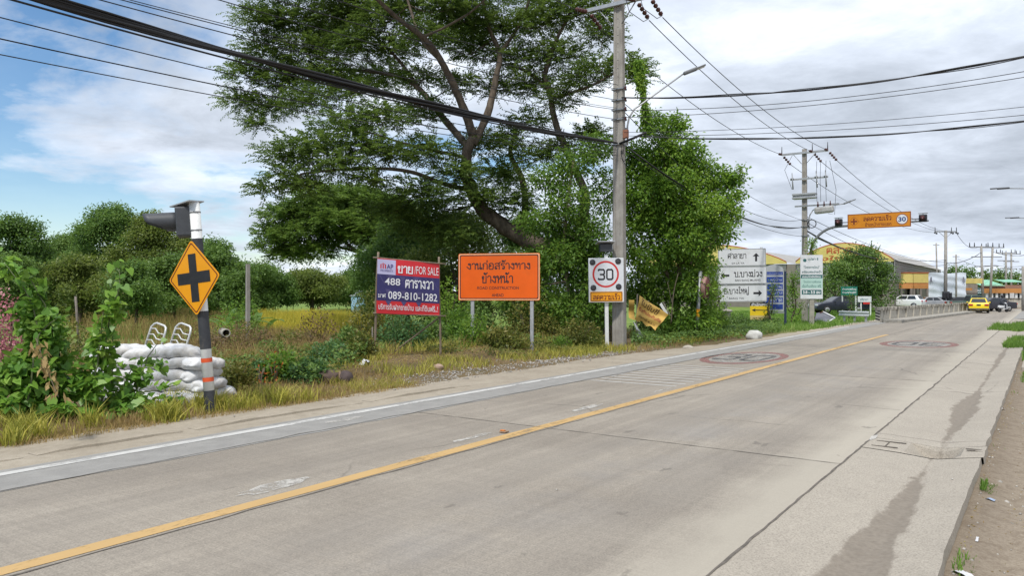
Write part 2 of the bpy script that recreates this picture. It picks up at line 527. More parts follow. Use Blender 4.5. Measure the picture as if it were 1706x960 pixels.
def sprigs(C, D, k=11, L=0.6, leafL=0.14, leafW=0.06, droop=0.25):
    """feathery sprays: leaflets in pairs along a short twig"""
    n = len(C)
    D = unit(D)
    upv = np.tile([0, 0, 1.0], (n, 1)) + rng.normal(0, 0.25, (n, 3))
    S = unit(np.cross(D, upv)); U = np.cross(S, D)
    Ls = L * rng.uniform(0.6, 1.25, n)
    t = np.linspace(0.1, 1, k)
    sg = np.where(np.arange(k) % 2 == 0, 1.0, -1.0)
    tt = t[None, :, None]
    base = C[:, None, :] + D[:, None, :] * (Ls[:, None, None] * tt) + np.array([0, 0, -1.0]) * (droop * Ls[:, None, None] * tt ** 2)
    ax = D[:, None, :] * 0.55 + S[:, None, :] * sg[None, :, None] + np.array([0, 0, -0.25]) + rng.normal(0, 0.22, (n, k, 3))
    nr = U[:, None, :] + rng.normal(0, 0.35, (n, k, 3))
    m = n * k
    return leaf_verts(base.reshape(m, 3), ax.reshape(m, 3), nr.reshape(m, 3), leafL * rng.uniform(0.7, 1.3, m), leafW * rng.uniform(0.7, 1.3, m))
def in_ball(n, power=0.45):
    d = unit(rng.normal(0, 1, (n, 3)))
    return d * (rng.uniform(0, 1, n) ** power)[:, None]
def blades(name, pos, h, w, mat, parent=None, lean=0.35, loc=None):
    n = len(pos)
    h = h * rng.uniform(0.5, 1.25, n); w = w * rng.uniform(0.7, 1.3, n)
    a = rng.uniform(0, 2 * np.pi, n)
    side = np.stack([np.cos(a), np.sin(a), np.zeros(n)], 1)
    b = rng.uniform(0, 2 * np.pi, n)
    ld = np.stack([np.cos(b), np.sin(b), np.zeros(n)], 1) * (lean * rng.uniform(0.2, 1.6, n) * h)[:, None]
    up = np.stack([np.zeros(n), np.zeros(n), h], 1)
    V = np.stack([pos - side * w[:, None] / 2, pos + side * w[:, None] / 2,
                  pos + up * 0.55 + ld * 0.35 + side * w[:, None] * 0.4, pos + up * 0.55 + ld * 0.35 - side * w[:, None] * 0.4,
                  pos + up * 0.92 + ld], 1)
    if loc is not None: V = V - np.asarray(loc)
    i = np.arange(n)[:, None] * 5
    idx = np.concatenate([i + 0, i + 1, i + 2, i + 3, i + 3, i + 2, i + 4], 1).ravel()
    return np_mesh(name, V.reshape(-1, 3), np.tile([4, 3], n), 2 * n, idx, mat, parent)
def with_ground(s, D, dz=0.0):
    x = RD.x * s + RL.x * D; y = RD.y * s + RL.y * D
    return np.stack([x, y, gsd(s, D) + dz], 1)
def scatter(n, s0, s1, D0, D1, dens=None):
    s = rng.uniform(s0, s1, n); D = rng.uniform(D0, D1, n)
    if dens is not None:
        k = rng.uniform(0, 1, n) < dens(s, D)
        s, D = s[k], D[k]
    return s, D
def px_scatter(n, poly, dens=None):     # points on the ground inside an outline given as photo pixels of ground level
    pts = np.array([toSD(*G(*p)[:2]) for p in poly])
    s0, D0 = pts.min(0); s1, D1 = pts.max(0)
    s = rng.uniform(s0, s1, n); D = rng.uniform(D0, D1, n)
    ins = np.zeros(n, bool)
    j = len(pts) - 1
    for i in range(len(pts)):
        a, b = pts[i], pts[j]
        c = ((a[1] > D) != (b[1] > D)) & (s < (b[0] - a[0]) * (D - a[1]) / (b[1] - a[1] + 1e-12) + a[0])
        ins ^= c
        j = i
    if dens is not None: ins &= rng.uniform(0, 1, n) < dens(s, D)
    return s[ins], D[ins]
# ------------------------------------------------------------------ ground
def road_obj(mb, name, mat, parent=None, kind='structure'):
    o = mb.build(name, mat, parent)
    if parent is None:
        o.rotation_euler = ROADROT
        if kind: o['kind'] = kind
    return o
ss = np.concatenate([[-1600, -700, -250, -100, -60], np.arange(-40, 75, 0.45), np.arange(76, 160, 4), [180, 240, 350, 600, 1000, 1800]])
DD = np.concatenate([[-1600, -700, -250, -100, -50, -30, -20], np.arange(-12, 30, 0.35), np.arange(31, 70, 2.5), [80, 110, 160, 250, 500, 900, 1800]])
S2, D2 = np.meshgrid(ss, DD, indexing='ij')
Z2 = gsd(S2, D2)
V = np.stack([S2, D2, Z2], -1).reshape(-1, 3)
ns, nd = len(ss), len(DD)
ii, jj = np.meshgrid(np.arange(ns - 1), np.arange(nd - 1), indexing='ij')
q = np.stack([ii * nd + jj, (ii + 1) * nd + jj, (ii + 1) * nd + jj + 1, ii * nd + jj + 1], -1).reshape(-1, 4)
t = NT('earth')
co = t.coord()
sx = t.n('ShaderNodeSeparateXYZ', {0: co})
s_, d_ = sx.outputs[0], sx.outputs[1]
n1 = t.noise(co, 0.7, 8, 0.62); n2 = t.noise(co, 5.0, 8, 0.65); n3 = t.noise(co, 40.0, 4, 0.7)
sand = t.mix(n1, t.ramp(n2, [(0.3, (0.19, 0.155, 0.115)), (0.7, (0.37, 0.315, 0.24))]), t.ramp(n3, [(0.35, (0.24, 0.19, 0.14)), (0.65, (0.40, 0.34, 0.27))]))
trash = t.ramp(t.noise(co, 7.0, 9, 0.78), [(0.47, 0.0), (0.60, 1.0)])
kd = t.n('ShaderNodeMapRange', {0: t.math('ADD', d_, t.math('MULTIPLY_ADD', n2, .5, -.25)), 1: -.15, 2: .5}).outputs[0]
sand = t.mix(t.math('MULTIPLY', kd, .45), sand, (.14, .11, .08))
sand = t.mix(t.math('MULTIPLY', trash, 0.5), sand, (0.14, 0.105, 0.075))
mulch = t.mix(n2, t.ramp(n3, [(0.3, (0.07, 0.045, 0.03)), (0.7, (0.20, 0.135, 0.085))]), t.ramp(n1, [(0.35, (0.23, 0.17, 0.09)), (0.65, (0.10, 0.10, 0.04))]))
field = t.ramp(t.math('ADD', t.math('MULTIPLY', n1, 0.7), t.math('MULTIPLY', n3, 0.3)), [(0.3, (0.09, 0.15, 0.03)), (0.55, (0.16, 0.23, 0.05)), (0.75, (0.24, 0.27, 0.08))])
far = t.ramp(t.math('ADD', s_, t.math('MULTIPLY', d_, 0.9)), [(0.0, 0.0), (1.0, 1.0)])
farm = t.n('ShaderNodeMapRange', {0: t.math('ADD', t.math('ADD', s_, t.math('MULTIPLY', d_, 1.0)), t.math('MULTIPLY', n1, 12.0)), 1: 52.0, 2: 66.0}).outputs[0]
left = t.n('ShaderNodeMapRange', {0: d_, 1: 8.0, 2: 9.0}).outputs[0]
col = t.mix(left, sand, t.mix(farm, mulch, field))
earth = t.out(t.bsdf(col, 0.95, t.bump(t.math('ADD', n2, t.math('MULTIPLY', n3, 0.9)), 0.4, 0.02), 0.0, 0.15))
g = np_mesh('ground', V, np.full(len(q), 4), len(q), q.ravel(), earth, None, True)
g.rotation_euler = ROADROT
g['kind'] = 'structure'

# ------------------------------------------------------------------ concrete road
def concrete(name, c0, c1, dusty=(0.42, 0.37, 0.30), stain=None, joints=None, streak=True):
    t = NT(name)
    co = t.coord()
    sx = t.n('ShaderNodeSeparateXYZ', {0: co})
    s_, d_ = sx.outputs[0], sx.outputs[1]
    n1 = t.noise(co, 0.45, 8, 0.6, 0.4); n2 = t.noise(co, 4.0, 8, 0.68); n3 = t.noise(co, 60, 3, 0.7)
    base = t.ramp(t.math('ADD', t.math('MULTIPLY', n1, 0.65), t.math('MULTIPLY', n2, 0.35)), [(0.33, c0), (0.68, c1)])
    # fine broom texture across the lane and long tyre streaks along it
    st = t.noise(t.n('ShaderNodeMapping', {0: co, 'Scale': (0.10, 3.2, 1)}).outputs[0], 1.0, 7, 0.7)
    br = t.noise(t.n('ShaderNodeMapping', {0: co, 'Scale': (38, 0.9, 1)}).outputs[0], 1.0, 3, 0.6)
    if streak:
        base = t.mix(t.ramp(st, [(0.36, 0.34), (0.60, 0.0)]), base, (0.125, 0.108, 0.09))
        base = t.mix(t.ramp(st, [(0.58, 0.0), (0.78, 0.35)]), base, dusty)
    base = t.mix(t.ramp(br, [(0.38, 0.20 if streak else 0.06), (0.6, 0.0)]), base, tuple(x * 0.5 for x in c0))
    sp = t.ramp(t.noise(co, 13, 6, 0.75), [(0.66, 0.0), (0.71, 0.5)])
    base = t.mix(sp, base, (0.10, 0.085, 0.07))
    base = t.mix(t.ramp(n3, [(0.34, 0.50), (0.50, 0.0)]), base, (0.13, 0.115, 0.10))
    base = t.mix(t.ramp(n3, [(0.52, 0.0), (0.68, 0.35)]), base, (0.52, 0.47, 0.40))
    n4 = t.noise(co, 18, 6, 0.75)
    base = t.mix(t.ramp(n4, [(0.36, 0.24 if streak else 0.10), (0.5, 0.0)]), base, (0.14, 0.125, 0.105))
    base = t.mix(t.ramp(n4, [(0.5, 0.0), (0.66, 0.22 if streak else 0.10)]), base, dusty)
    # hair cracks
    vor = t.n('ShaderNodeTexVoronoi', {0: t.mix(0.25, co, t.n('ShaderNodeTexNoise', {0: co, 'Scale': 1.5, 'Detail': 5}).outputs[1]), 'Scale': 0.35}, feature='DISTANCE_TO_EDGE').outputs['Distance']
    ck = t.math('MULTIPLY', t.ramp(vor, [(0.0, 1.0), (0.006, 0.0)]), t.ramp(t.noise(co, 0.3, 3), [(0.50, 0.0), (0.58, 0.7)]))
    base = t.mix(ck, base, (0.07, 0.06, 0.05))
    if stain:
        base = stain(t, co, s_, d_, base, n2)
    nm = t.bump(t.math('ADD', t.math('MULTIPLY', br, 0.5), n3), 0.25, 0.006)
    return t.out(t.bsdf(base, t.math('MULTIPLY_ADD', n2, 0.2, 0.68), nm, 0.0, 0.3))
def edge_dust(t, co, s_, d_, base, n2):      # pale dust swept to the right edge of the carriageway and bluish wear on the left
    w = t.math('ADD', d_, t.math('MULTIPLY_ADD', t.noise(co, 1.2, 5), 0.7, -0.35))
    k = t.n('ShaderNodeMapRange', {0: w, 1: 2.75, 2: 2.15}).outputs[0]
    base = t.mix(t.math('MULTIPLY', k, 0.7), base, (0.44, 0.40, 0.33))
    k2 = t.math('MULTIPLY', t.n('ShaderNodeMapRange', {0: t.math('ABSOLUTE', t.math('SUBTRACT', d_, 4.0)), 1: 1.3, 2: 0.2}).outputs[0], t.ramp(t.noise(co, 0.8, 6, 0.7), [(0.4, 0.0), (0.7, 0.35)]))
    base = t.mix(k2, base, (0.24, 0.235, 0.235))
    slab = t.n('ShaderNodeTexWhiteNoise', {0: t.n('ShaderNodeCombineXYZ', {0: t.math('FLOOR', t.math('MULTIPLY_ADD', s_, .1, .05)), 1: t.math('GREATER_THAN', d_, 5.98), 2: 3.0}).outputs[0]}, noise_dimensions='3D').outputs[0]
    base = t.mix(t.math('MULTIPLY', slab, .24), base, (0.16, 0.14, 0.115))
    for c in (2.95, 4.75, 6.95, 8.15):       # tyre-polished tracks
        w = t.n('ShaderNodeMapRange', {0: t.math('ABSOLUTE', t.math('SUBTRACT', t.math('ADD', d_, t.math('MULTIPLY_ADD', t.noise(co, .25, 3), .7, -.35)), c)), 1: .45, 2: .05}).outputs[0]
        base = t.mix(t.math('MULTIPLY', w, t.math('MULTIPLY_ADD', n2, .5, -.06)), base, (0.17, 0.152, 0.132))
    oil = t.ramp(t.noise(t.n('ShaderNodeMapping', {0: co, 'Scale': (.55, 1, 1)}).outputs[0], 2.1, 5, .6), [(.665, 0.), (.70, .5)])
    return t.mix(oil, base, (0.11, 0.097, 0.083))
M_road = concrete('road_concrete', (0.255, 0.222, 0.182), (0.405, 0.36, 0.298), stain=edge_dust)
def sheet(mb, s0, s1, D0, D1, z, ds=1.0, wob=0.0, zf=None, wob0=None, taper=0.0):
    n = max(1, int((s1 - s0) / ds))
    vs = []
    for i in range(n + 1):
        s = s0 + (s1 - s0) * i / n
        a = D0 + (wob0 or 0) * (vnoise(s * 1.7, 0.5, 11) - 0.5) * 2
        b = D1 - taper * float(sstep(21, 31, s)) + wob * ((vnoise(s * 0.9, 3.5, 5) - 0.5) * 2 + (vnoise(s * 3.7, 9.5, 6) - 0.5))
        vs += [(s, a, z), (s, float(b), z if zf is None else zf)]
    fs = [(2 * i, 2 * i + 2, 2 * i + 3, 2 * i + 1) for i in range(n)]
    return mb.add(vs, fs)
road = road_obj(sheet(MB(), -30, 112, 1.95, 8.62, 0.0, 2.0), 'road', M_road)

t = NT('asphalt_patch')
co = t.coord()
n2 = t.noise(co, 3, 8, 0.7); n3 = t.noise(co, 70, 3, 0.7)
col = t.ramp(t.math('ADD', t.math('MULTIPLY', n2, 0.6), t.math('MULTIPLY', n3, 0.4)), [(0.3, (0.20, 0.194, 0.184)), (0.7, (0.33, 0.32, 0.30))])
M_asph = t.out(t.bsdf(col, 0.85, t.bump(n3, 0.4, 0.008), 0, 0.25))
road_obj(sheet(MB(), -30, 70, 8.55, 9.62, 0.004, 0.35, 0.03, None, 0.07), 'road_edge_strip', M_asph)
# junction beyond the parapet
mb = MB()
mb.add([(70, -40, -0.004), (112, -60, -0.004), (112, 12, -0.004), (92, 9.2, -0.004), (70, 8.9, -0.004)], [(0, 1, 2, 3, 4)])
road_obj(mb, 'junction_road', M_asph)

t = NT('dusty_shoulder')
co = t.coord()
sx = t.n('ShaderNodeSeparateXYZ', {0: co})
n1 = t.noise(co, 0.8, 8, 0.65, 0.5); n2 = t.noise(co, 6, 8, 0.7); n3 = t.noise(co, 55, 3, 0.7)
col = t.ramp(t.math('ADD', t.math('MULTIPLY', n1, 0.6), t.math('MULTIPLY', n2, 0.4)), [(0.32, (0.25, 0.215, 0.165)), (0.55, (0.36, 0.315, 0.25)), (0.7, (0.42, 0.375, 0.30))])
col = t.mix(t.ramp(n3, [(0.32, 0.4), (0.5, 0.0)]), col, (0.15, 0.12, 0.09))
col = t.mix(t.ramp(t.noise(co, 2.2, 7, 0.75), [(0.58, 0.0), (0.68, 0.5)]), col, (0.17, 0.14, 0.10))
M_should = t.out(t.bsdf(col, 0.93, t.bump(t.math('ADD', n2, n3), 0.35, 0.012), 0, 0.2))
road_obj(sheet(MB(), -30, 68, 9.58, 11.25, 0.0, 0.3, 0.22, -0.012, None, 0.85), 'roadside', M_should)
# crumbled kerb lip along the shoulder
mb = MB()
for s0, s1 in ((1.5, 4.2), (4.35, 6.3), (6.5, 9.8), (10.0, 13.0)):
    k = int((s1 - s0) / 0.25)
    prof = [(10.15, -0.01), (10.16, 0.035), (10.23, 0.05), (10.34, 0.04), (10.40, -0.01)]
    vs = []
    for i in range(k + 1):
        s = s0 + (s1 - s0) * i / k
        w = 0.06 * (vnoise(s * 2.3, 1.0, 3) - 0.5); hh = (0.35 + 0.9 * vnoise(s * 1.9, 4.0, 8)) * math.sin(math.pi * i / k) ** .5 - .02
        vs += [(s, D + w, z * hh) for D, z in prof]
    fs = [(i * 5 + j, (i + 1) * 5 + j, (i + 1) * 5 + j + 1, i * 5 + j + 1) for i in range(k) for j in range(4)]
    mb.add(vs, fs)
road_obj(mb, 'kerb', M_should)

# right-hand gutter: shallow valley, raised lip, drain box
def gut_stain(t, co, s_, d_, base, n2):
    w = t.math('ADD', t.math('SUBTRACT', d_, 1.13), t.math('MULTIPLY_ADD', t.noise(t.n('ShaderNodeMapping', {0: co, 'Scale': (0.42, 1.0, 1)}).outputs[0], 1.6, 8, 0.66), 0.22, -0.11))
    wd = t.math('ADD', t.ramp(t.math('MULTIPLY', s_, 1 / 40), [(q / 40, v) for q, v in ((0, .22), (3, .25), (6.5, .20), (8.6, .11), (9.9, .03), (11.6, .03), (13, .06), (15.2, .20), (17.2, .14), (19, .03), (24, .05), (29, .10), (34, .05), (40, .04))]), t.math('MULTIPLY_ADD', t.noise(t.n('ShaderNodeMapping', {0: co, 'Scale': (1.1, 2.5, 1)}).outputs[0], 2.2, 8, .7), .26, -.14))
    k = t.n('ShaderNodeMapRange', {0: t.math('SUBTRACT', t.math('ABSOLUTE', w), wd), 1: 0.018, 2: -0.022}).outputs[0]
    base = t.mix(t.math('MULTIPLY', k, t.math('MULTIPLY_ADD', t.noise(co, 30, 6, .8), 1.4, .05), clamp=True), base, t.mix(t.noise(co, 14, 6, .75), (0.10, 0.082, 0.064), (0.25, 0.21, 0.165)))
    gr = t.ramp(t.noise(co, 26, 5, 0.75), [(0.63, 0.0), (0.68, 0.8)])
    return t.mix(t.math('MULTIPLY', gr, 0.6), base, (0.13, 0.105, 0.08))
M_gut = concrete('gutter_concrete', (0.31, 0.275, 0.228), (0.41, 0.368, 0.305), stain=gut_stain, streak=False)
def gut(s0, s1, box=False):
    mb = MB()
    k = 28 if box else max(1, int((s1 - s0) / 0.3)); vs = []
    for i in range(k + 1):
        s = s0 + (s1 - s0) * i / k
        e = 0.02 * (vnoise(s * 2.1, 7.0, 4) - 0.5) + 0.02 * (vnoise(s * 6.1, 2.0, 9) - 0.5)
        if box:
            u = min(1.0, 9.0 * min(i, k - i) / k); u = u * u * (3 - 2 * u); L = lambda a, b: a + (b - a) * u
            pr = [(1.945, 0.001), (L(1.5, 1.46), L(-0.020, -.012)), (L(1.16, 1.22), L(-0.050, -.24)), (L(1.08, 1.04), L(-0.050, -.24)), (L(.9, .84), L(-0.018, .004)), (0.60 + e, L(0.028, .032)), (0.57 + e, -0.25)]
        else: pr = [(1.945, 0.0), (1.5, -0.022), (1.16, -0.052), (1.08, -0.052), (0.9, -0.02), (0.62 + e, 0.026), (0.585 + e, -0.25)]
        vs += [(s, D, z) for D, z in pr]
    n = 7
    fs = [(i * n + j + 1, (i + 1) * n + j + 1, (i + 1) * n + j, i * n + j) for i in range(k) for j in range(n - 1)]
    mb.add(vs, fs)
    if not box:
        mb.add([vs[j] for j in range(n)] + [(s0, 1.945, -0.25)], [tuple(range(n + 1))])
        mb.add([vs[k * n + j] for j in range(n)] + [(s1, 1.945, -0.25)], [tuple(range(n, -1, -1))])
    return mb
gb = MB()
for a, b in ((-12, 0.49), (0.51, 10.68), (11.53, 19.5), (19.52, 25.4), (25.45, 33.9), (33.95, 46), (46.03, 70)):
    m = gut(a, b)
    gb.add(m.v, m.f)
road_obj(gb, 'gutter', M_gut)
dr = thing('drain_inlet', 'concrete drain inlet with a V-shaped notch set into the right-hand gutter', 'drain', SD(0, 0, 0), ROADROT)
m = gut(10.71, 11.50, True)
o = m.build('inlet_slab', M_gut, dr)
M_crack = M_plain('joint_filler', (0.135, 0.118, 0.10), 0.9, 0.4, 8)
for s, a, b in ((10.9, 1.86, 1.55), (11.28, 1.5, 1.86), (11.1, 0.62, 0.80), (11.22, 0.64, 0.82)):
    mb = MB(); mb.box((s, (a + b) / 2, 0.000 if a > 1 else 0.024), (0.012, abs(a - b), 0.012)); mb.build('slab_joint', M_crack, dr)
mb = MB(); mb.box((11.09, 1.7, 0.000), (0.35, 0.012, 0.010)); mb.build('slab_joint', M_crack, dr)
mb = MB(); mb.box((11.16, 0.72, 0.024), (0.10, 0.012, 0.012)); mb.build('slab_joint', M_crack, dr)
M_debris = M_plain('dark_leaf_litter', (0.09, 0.065, 0.045), 0.9, 0.5, 30)  # leaf litter, coloured darker to give the notch a dark inside
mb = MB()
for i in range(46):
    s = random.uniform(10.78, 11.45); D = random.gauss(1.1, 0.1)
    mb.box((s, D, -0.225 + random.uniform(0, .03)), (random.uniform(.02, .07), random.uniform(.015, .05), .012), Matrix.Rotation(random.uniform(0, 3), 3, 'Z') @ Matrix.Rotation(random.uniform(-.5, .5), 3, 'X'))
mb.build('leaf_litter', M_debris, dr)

# joints and sealed cracks (thin strips, ragged edges)
def strip(mb, pts, w, z=0.0045, jit=0.35):
    n = len(pts); vs = []
    for i, (s, D) in enumerate(pts):
        a = pts[max(i - 1, 0)]; b = pts[min(i + 1, n - 1)]
        tx, ty = b[0] - a[0], b[1] - a[1]
        l = math.hypot(tx, ty) or 1
        nx, ny = -ty / l, tx / l
        w1 = w * (1 + jit * random.uniform(-1, 1)) / 2; w2 = w * (1 + jit * random.uniform(-1, 1)) / 2
        vs += [(s + nx * w1, D + ny * w1, z), (s - nx * w2, D - ny * w2, z)]
    mb.add(vs, [(2 * i, 2 * i + 1, 2 * i + 3, 2 * i + 2) for i in range(n - 1)])
mb = MB()
def wob(a, b, n, amp):
    return [(a[0] + (b[0] - a[0]) * i / n + random.uniform(-amp, amp) * 0.4, a[1] + (b[1] - a[1]) * i / n + random.uniform(-amp, amp)) for i in range(n + 1)]
strip(mb, wob((-12, 1.95), (14, 1.95), 160, 0.005), 0.024, jit=0.4)
strip(mb, wob((14, 1.95), (70, 1.93), 160, 0.012), 0.030, jit=.6)
strip(mb, wob((-15, 5.98), (60, 5.98), 240, 0.012), 0.022, jit=0.6)
strip(mb, wob((-15, 8.6), (60, 8.6), 200, 0.03), 0.02, 0.0085, jit=0.6)
for s in (-10.5, -0.5, 9.5, 19.5, 29.5, 39.5, 49.5):
    strip(mb, wob((s, 1.95), (s + 0.05, 8.6), 40, 0.01), 0.018, jit=0.7)
strip(mb, wob((14.4, 2.0), (14.6, 3.2), 10, 0.02), 0.012)
strip(mb, wob((22.0, 2.3), (21.6, 3.9), 12, 0.03), 0.012)
jo = road_obj(mb, 'road_joint', M_crack)

# painted markings
M_yel = M_paint_worn('yellow_road_paint', (0.55, 0.36, 0.15), 0.32, 0.47, 3.0)
M_wht = M_paint_worn('white_road_paint', (0.60, 0.59, 0.56), 0.33, 0.50, 3.5)
M_wht2 = M_paint_worn('faded_white_paint', (0.42, 0.40, 0.37), 0.40, 0.60, 5.0, (1, 1, 1))
M_redp = M_paint_worn('faded_red_paint', (0.30, 0.14, 0.125), 0.38, 0.56, 5.0, (1, 1, 1))
M_blkp = M_paint_worn('faded_black_paint', (0.105, 0.105, 0.108), 0.38, 0.56, 6.0, (1, 1, 1))
mb = MB(); sheet(mb, -16, 40, 6.03, 6.22, 0.004, 0.4, 0.012, None, 0.012)
road_obj(mb, 'centre_line', M_yel)
mb = MB(); sheet(mb, -16, 48, 9.30, 9.46, 0.0085, 0.4, 0.012, None, 0.01)
road_obj(mb, 'edge_line', M_wht)
mb = MB()
for i in range(10):
    s = 15.3 + i * 0.5
    sheet(mb, s, s + 0.085, 6.42 + 0.03 * random.random(), 8.5, 0.004, 1)
road_obj(mb, 'rumble_line', M_paint_worn('rumble_paint', (0.60, 0.59, 0.56), 0.30, 0.46, 3.0, (1, .5, 1)))
mb = MB()
for (px, py, l, w) in ((575, 701, 0.42, 0.13), (460, 811, 0.5, 0.16), (788, 729, 0.5, 0.07), (978, 680, 0.6, 0.10), (1105, 650, 0.5, 0.05), (1455, 730, 0.3, 0.04)):
    g0 = G(px, py); s, D = toSD(g0.x, g0.y)
    n = 18
    z = 0.0085 if D > 8.5 else 0.005
    vs = [(s + l * math.cos(2 * math.pi * i / n) * random.uniform(.7, 1.1), D + w * math.sin(2 * math.pi * i / n) * random.uniform(.6, 1.1), z) for i in range(n)]
    mb.add(vs, [tuple(range(n))])
road_obj(mb, 'paint_patch', M_paint_worn('scuffed_white_paint', (0.54, 0.515, 0.47), 0.41, 0.56, 5.0, (1, 1, 1)))
def speed_roundel(s, D, rs, rd, flip, idx):
    n = 48
    mb = MB()
    O = [(s + rs * math.cos(2 * math.pi * i / n), D + rd * math.sin(2 * math.pi * i / n)) for i in range(n)]
    I = [(s + rs * .82 * math.cos(2 * math.pi * i / n), D + rd * .80 * math.sin(2 * math.pi * i / n)) for i in range(n)]
    mb.add([(a, b, .004) for a, b in O] + [(a, b, .004) for a, b in I], [(i, (i + 1) % n, n + (i + 1) % n, n + i) for i in range(n)])
    road_obj(mb, 'speed_marking_ring', M_redp)
    mb = MB(); mb.add([(a, b, .0045) for a, b in I], [tuple(range(n))])
    road_obj(mb, 'speed_marking_disc', M_wht2)
    k = -1 if flip else 1
    fn = lambda u, v: (s + k * v * rs * .62, D - k * u * rd * .62, .0085)
    mb = MB(); strokes_into(mb, '30', fn, -1.05, 1.05, -0.75, 0.75, 0.15)
    road_obj(mb, 'speed_marking_figures', M_blkp)
speed_roundel(23.4, 7.55, 2.5, 1.12, False, 0)
speed_roundel(33.4, 4.0, 2.3, 1.35, True, 1)
# scuffed tyre arcs
# concrete crossing on the right verge
mb = MB()
mb.bbox(((27.1 + 24.6) / 2, -3.75, -0.10), (2.5, 8.5, 0.22), 0.015)
road_obj(mb, 'pavement', M_gut)
# road stud lying on the centre line
rs = thing('road_stud', 'small broken orange road stud lying on the yellow centre line', 'road stud', G(840, 721, 0.005), ROADROT)
mb = MB(); mb.bbox((0, 0, 0.012), (0.11, 0.10, 0.022), 0.006); mb.build('stud_base', M_plain('stud_grey', (0.30, 0.2, 0.13), 0.7, 0.4, 30), rs)
mb = MB(); mb.bbox((-0.02, 0.01, 0.031), (0.05, 0.07, 0.014), 0.004); mb.build('reflector', M_plain('stud_orange', (0.62, 0.20, 0.04), 0.4, 0.2, 30), rs)
# ------------------------------------------------------------------ shared materials
M_galv = M_plain('galvanised_steel', (0.42, 0.43, 0.44), 0.45, 0.2, 9, 0.35)
M_steel = M_plain('dull_steel', (0.30, 0.31, 0.32), 0.5, 0.25, 8, 0.4)
M_white = M_plain('white_enamel', (0.72, 0.73, 0.72), 0.45, 0.10, 5, dirt=((0.36, 0.33, 0.28), 0.4))
M_signw = M_plain('white_reflective', (0.66, 0.68, 0.71), 0.4, 0.06, 3, dirt=((0.36, 0.35, 0.32), 0.5))
M_black = M_plain('black_paint', (0.022, 0.022, 0.026), 0.5, 0.3, 8)
M_blackp = M_plain('black_post_paint', (0.045, 0.048, 0.055), 0.5, 0.3, 8, dirt=((0.16, 0.14, 0.12), 0.5))
M_rubber = M_plain('cable_black', (0.016, 0.016, 0.018), 0.55, 0.3, 10)
M_red = M_plain('red_film', (0.58, 0.035, 0.03), 0.45, 0.12, 5)
M_redor = M_plain('red_orange_band', (0.68, 0.10, 0.03), 0.45, 0.1, 5)
M_amber = M_plain('amber_reflective', (0.80, 0.33, 0.006), 0.38, 0.07, 3, dirt=((0.55, 0.25, 0.03), 0.35))
M_orange = M_plain('orange_reflective', (0.76, 0.112, 0.003), 0.38, 0.10, 1.5, dirt=((0.50, 0.12, 0.02), 0.4))
M_maroon = M_plain('maroon_border', (0.16, 0.03, 0.012), 0.5, 0.2, 9)
M_lens = M_plain('dark_lens', (0.035, 0.035, 0.038), 0.2, 0.3, 40)
M_amberlens = M_plain('amber_lens', (0.16, 0.12, 0.03), 0.2, 0.3, 30)
M_lamp = M_plain('lamp_housing', (0.055, 0.06, 0.068), 0.5, 0.2, 8)
M_solar = M_plain('solar_cell', (0.05, 0.055, 0.075), 0.25, 0.2, 8)
M_bamboo = M_plain('weathered_bamboo', (0.20, 0.155, 0.11), 0.75, 0.35, 9, bump=0.3)
M_wood = M_plain('grey_wood', (0.19, 0.165, 0.14), 0.8, 0.35, 9, bump=0.3)
M_insul = M_plain('brown_porcelain', (0.075, 0.022, 0.018), 0.25, 0.3, 12)
t = NT('pole_concrete')
co = t.coord()
n = t.noise(co, 2.5, 8, 0.65)
c1 = t.ramp(n, [(0.3, (0.24, 0.22, 0.195)), (0.7, (0.38, 0.36, 0.325))])
stn = t.ramp(t.noise(t.n('ShaderNodeMapping', {0: co, 'Scale': (9, 9, 0.5)}).outputs[0], 1, 6, 0.7), [(0.52, 0.0), (0.7, 0.6)])
M_conc = t.out(t.bsdf(t.mix(stn, c1, (0.13, 0.12, 0.105)), 0.9, t.bump(t.noise(co, 40, 4), 0.3, 0.01), 0, 0.2))
M_concold = M_plain('weathered_concrete', (0.33, 0.31, 0.27), 0.9, 0.3, 3, bump=0.4, dirt=((0.10, 0.09, 0.075), 0.85))
flat = lambda y: (lambda u, v: (u, y, v))

def base_at(px, py, d=None):
    g0 = G(px, py)
    return Vector((g0.x, g0.y, gz(g0.x, g0.y)))
def at_depth(px, d):
    x = (px - CX) / F * d
    return Vector((x, d, gz(x, d)))

# ------------------------------------------------------------------ crossroads warning sign
b = at_depth(352, 12.75)
x_ = Vector((0.875, -0.485, 0)); z_ = Vector((-0.082, 0.0, 1)).normalized()
y_ = z_.cross(x_).normalized(); x_ = y_.cross(z_).normalized()
mat = Matrix((x_, y_, z_)).transposed().to_4x4(); mat.translation = b
cs = thing('warning_sign', 'leaning striped post with a yellow crossroads diamond and a dark hooded flasher on top', 'road sign')
cs.matrix_world = mat
zz = lambda py: (687 - py) * 0.01004 * 1.003
r0 = 0.087
mb = MB(); mb.tube([(0, 0, -0.3), (0, 0, zz(333))], r0, 20); mb.build('pole', M_white, cs)
for a, c, m, nm in ((690, 647, M_blackp, 'black_band'), (578, 515, M_blackp, 'black_band'), (436, 394, M_blackp, 'black_band'),
                    (600, 593, M_redor, 'red_band'), (632, 625, M_redor, 'red_band')):
    mb = MB(); mb.tube([(0, 0, zz(a)), (0, 0, zz(c))], r0 + 0.003, 20, False); mb.build(nm, m, cs)
zc_ = zz(459)
def diamond(r): return [(0, zc_ - r), (r, zc_), (0, zc_ + r), (-r, zc_)]
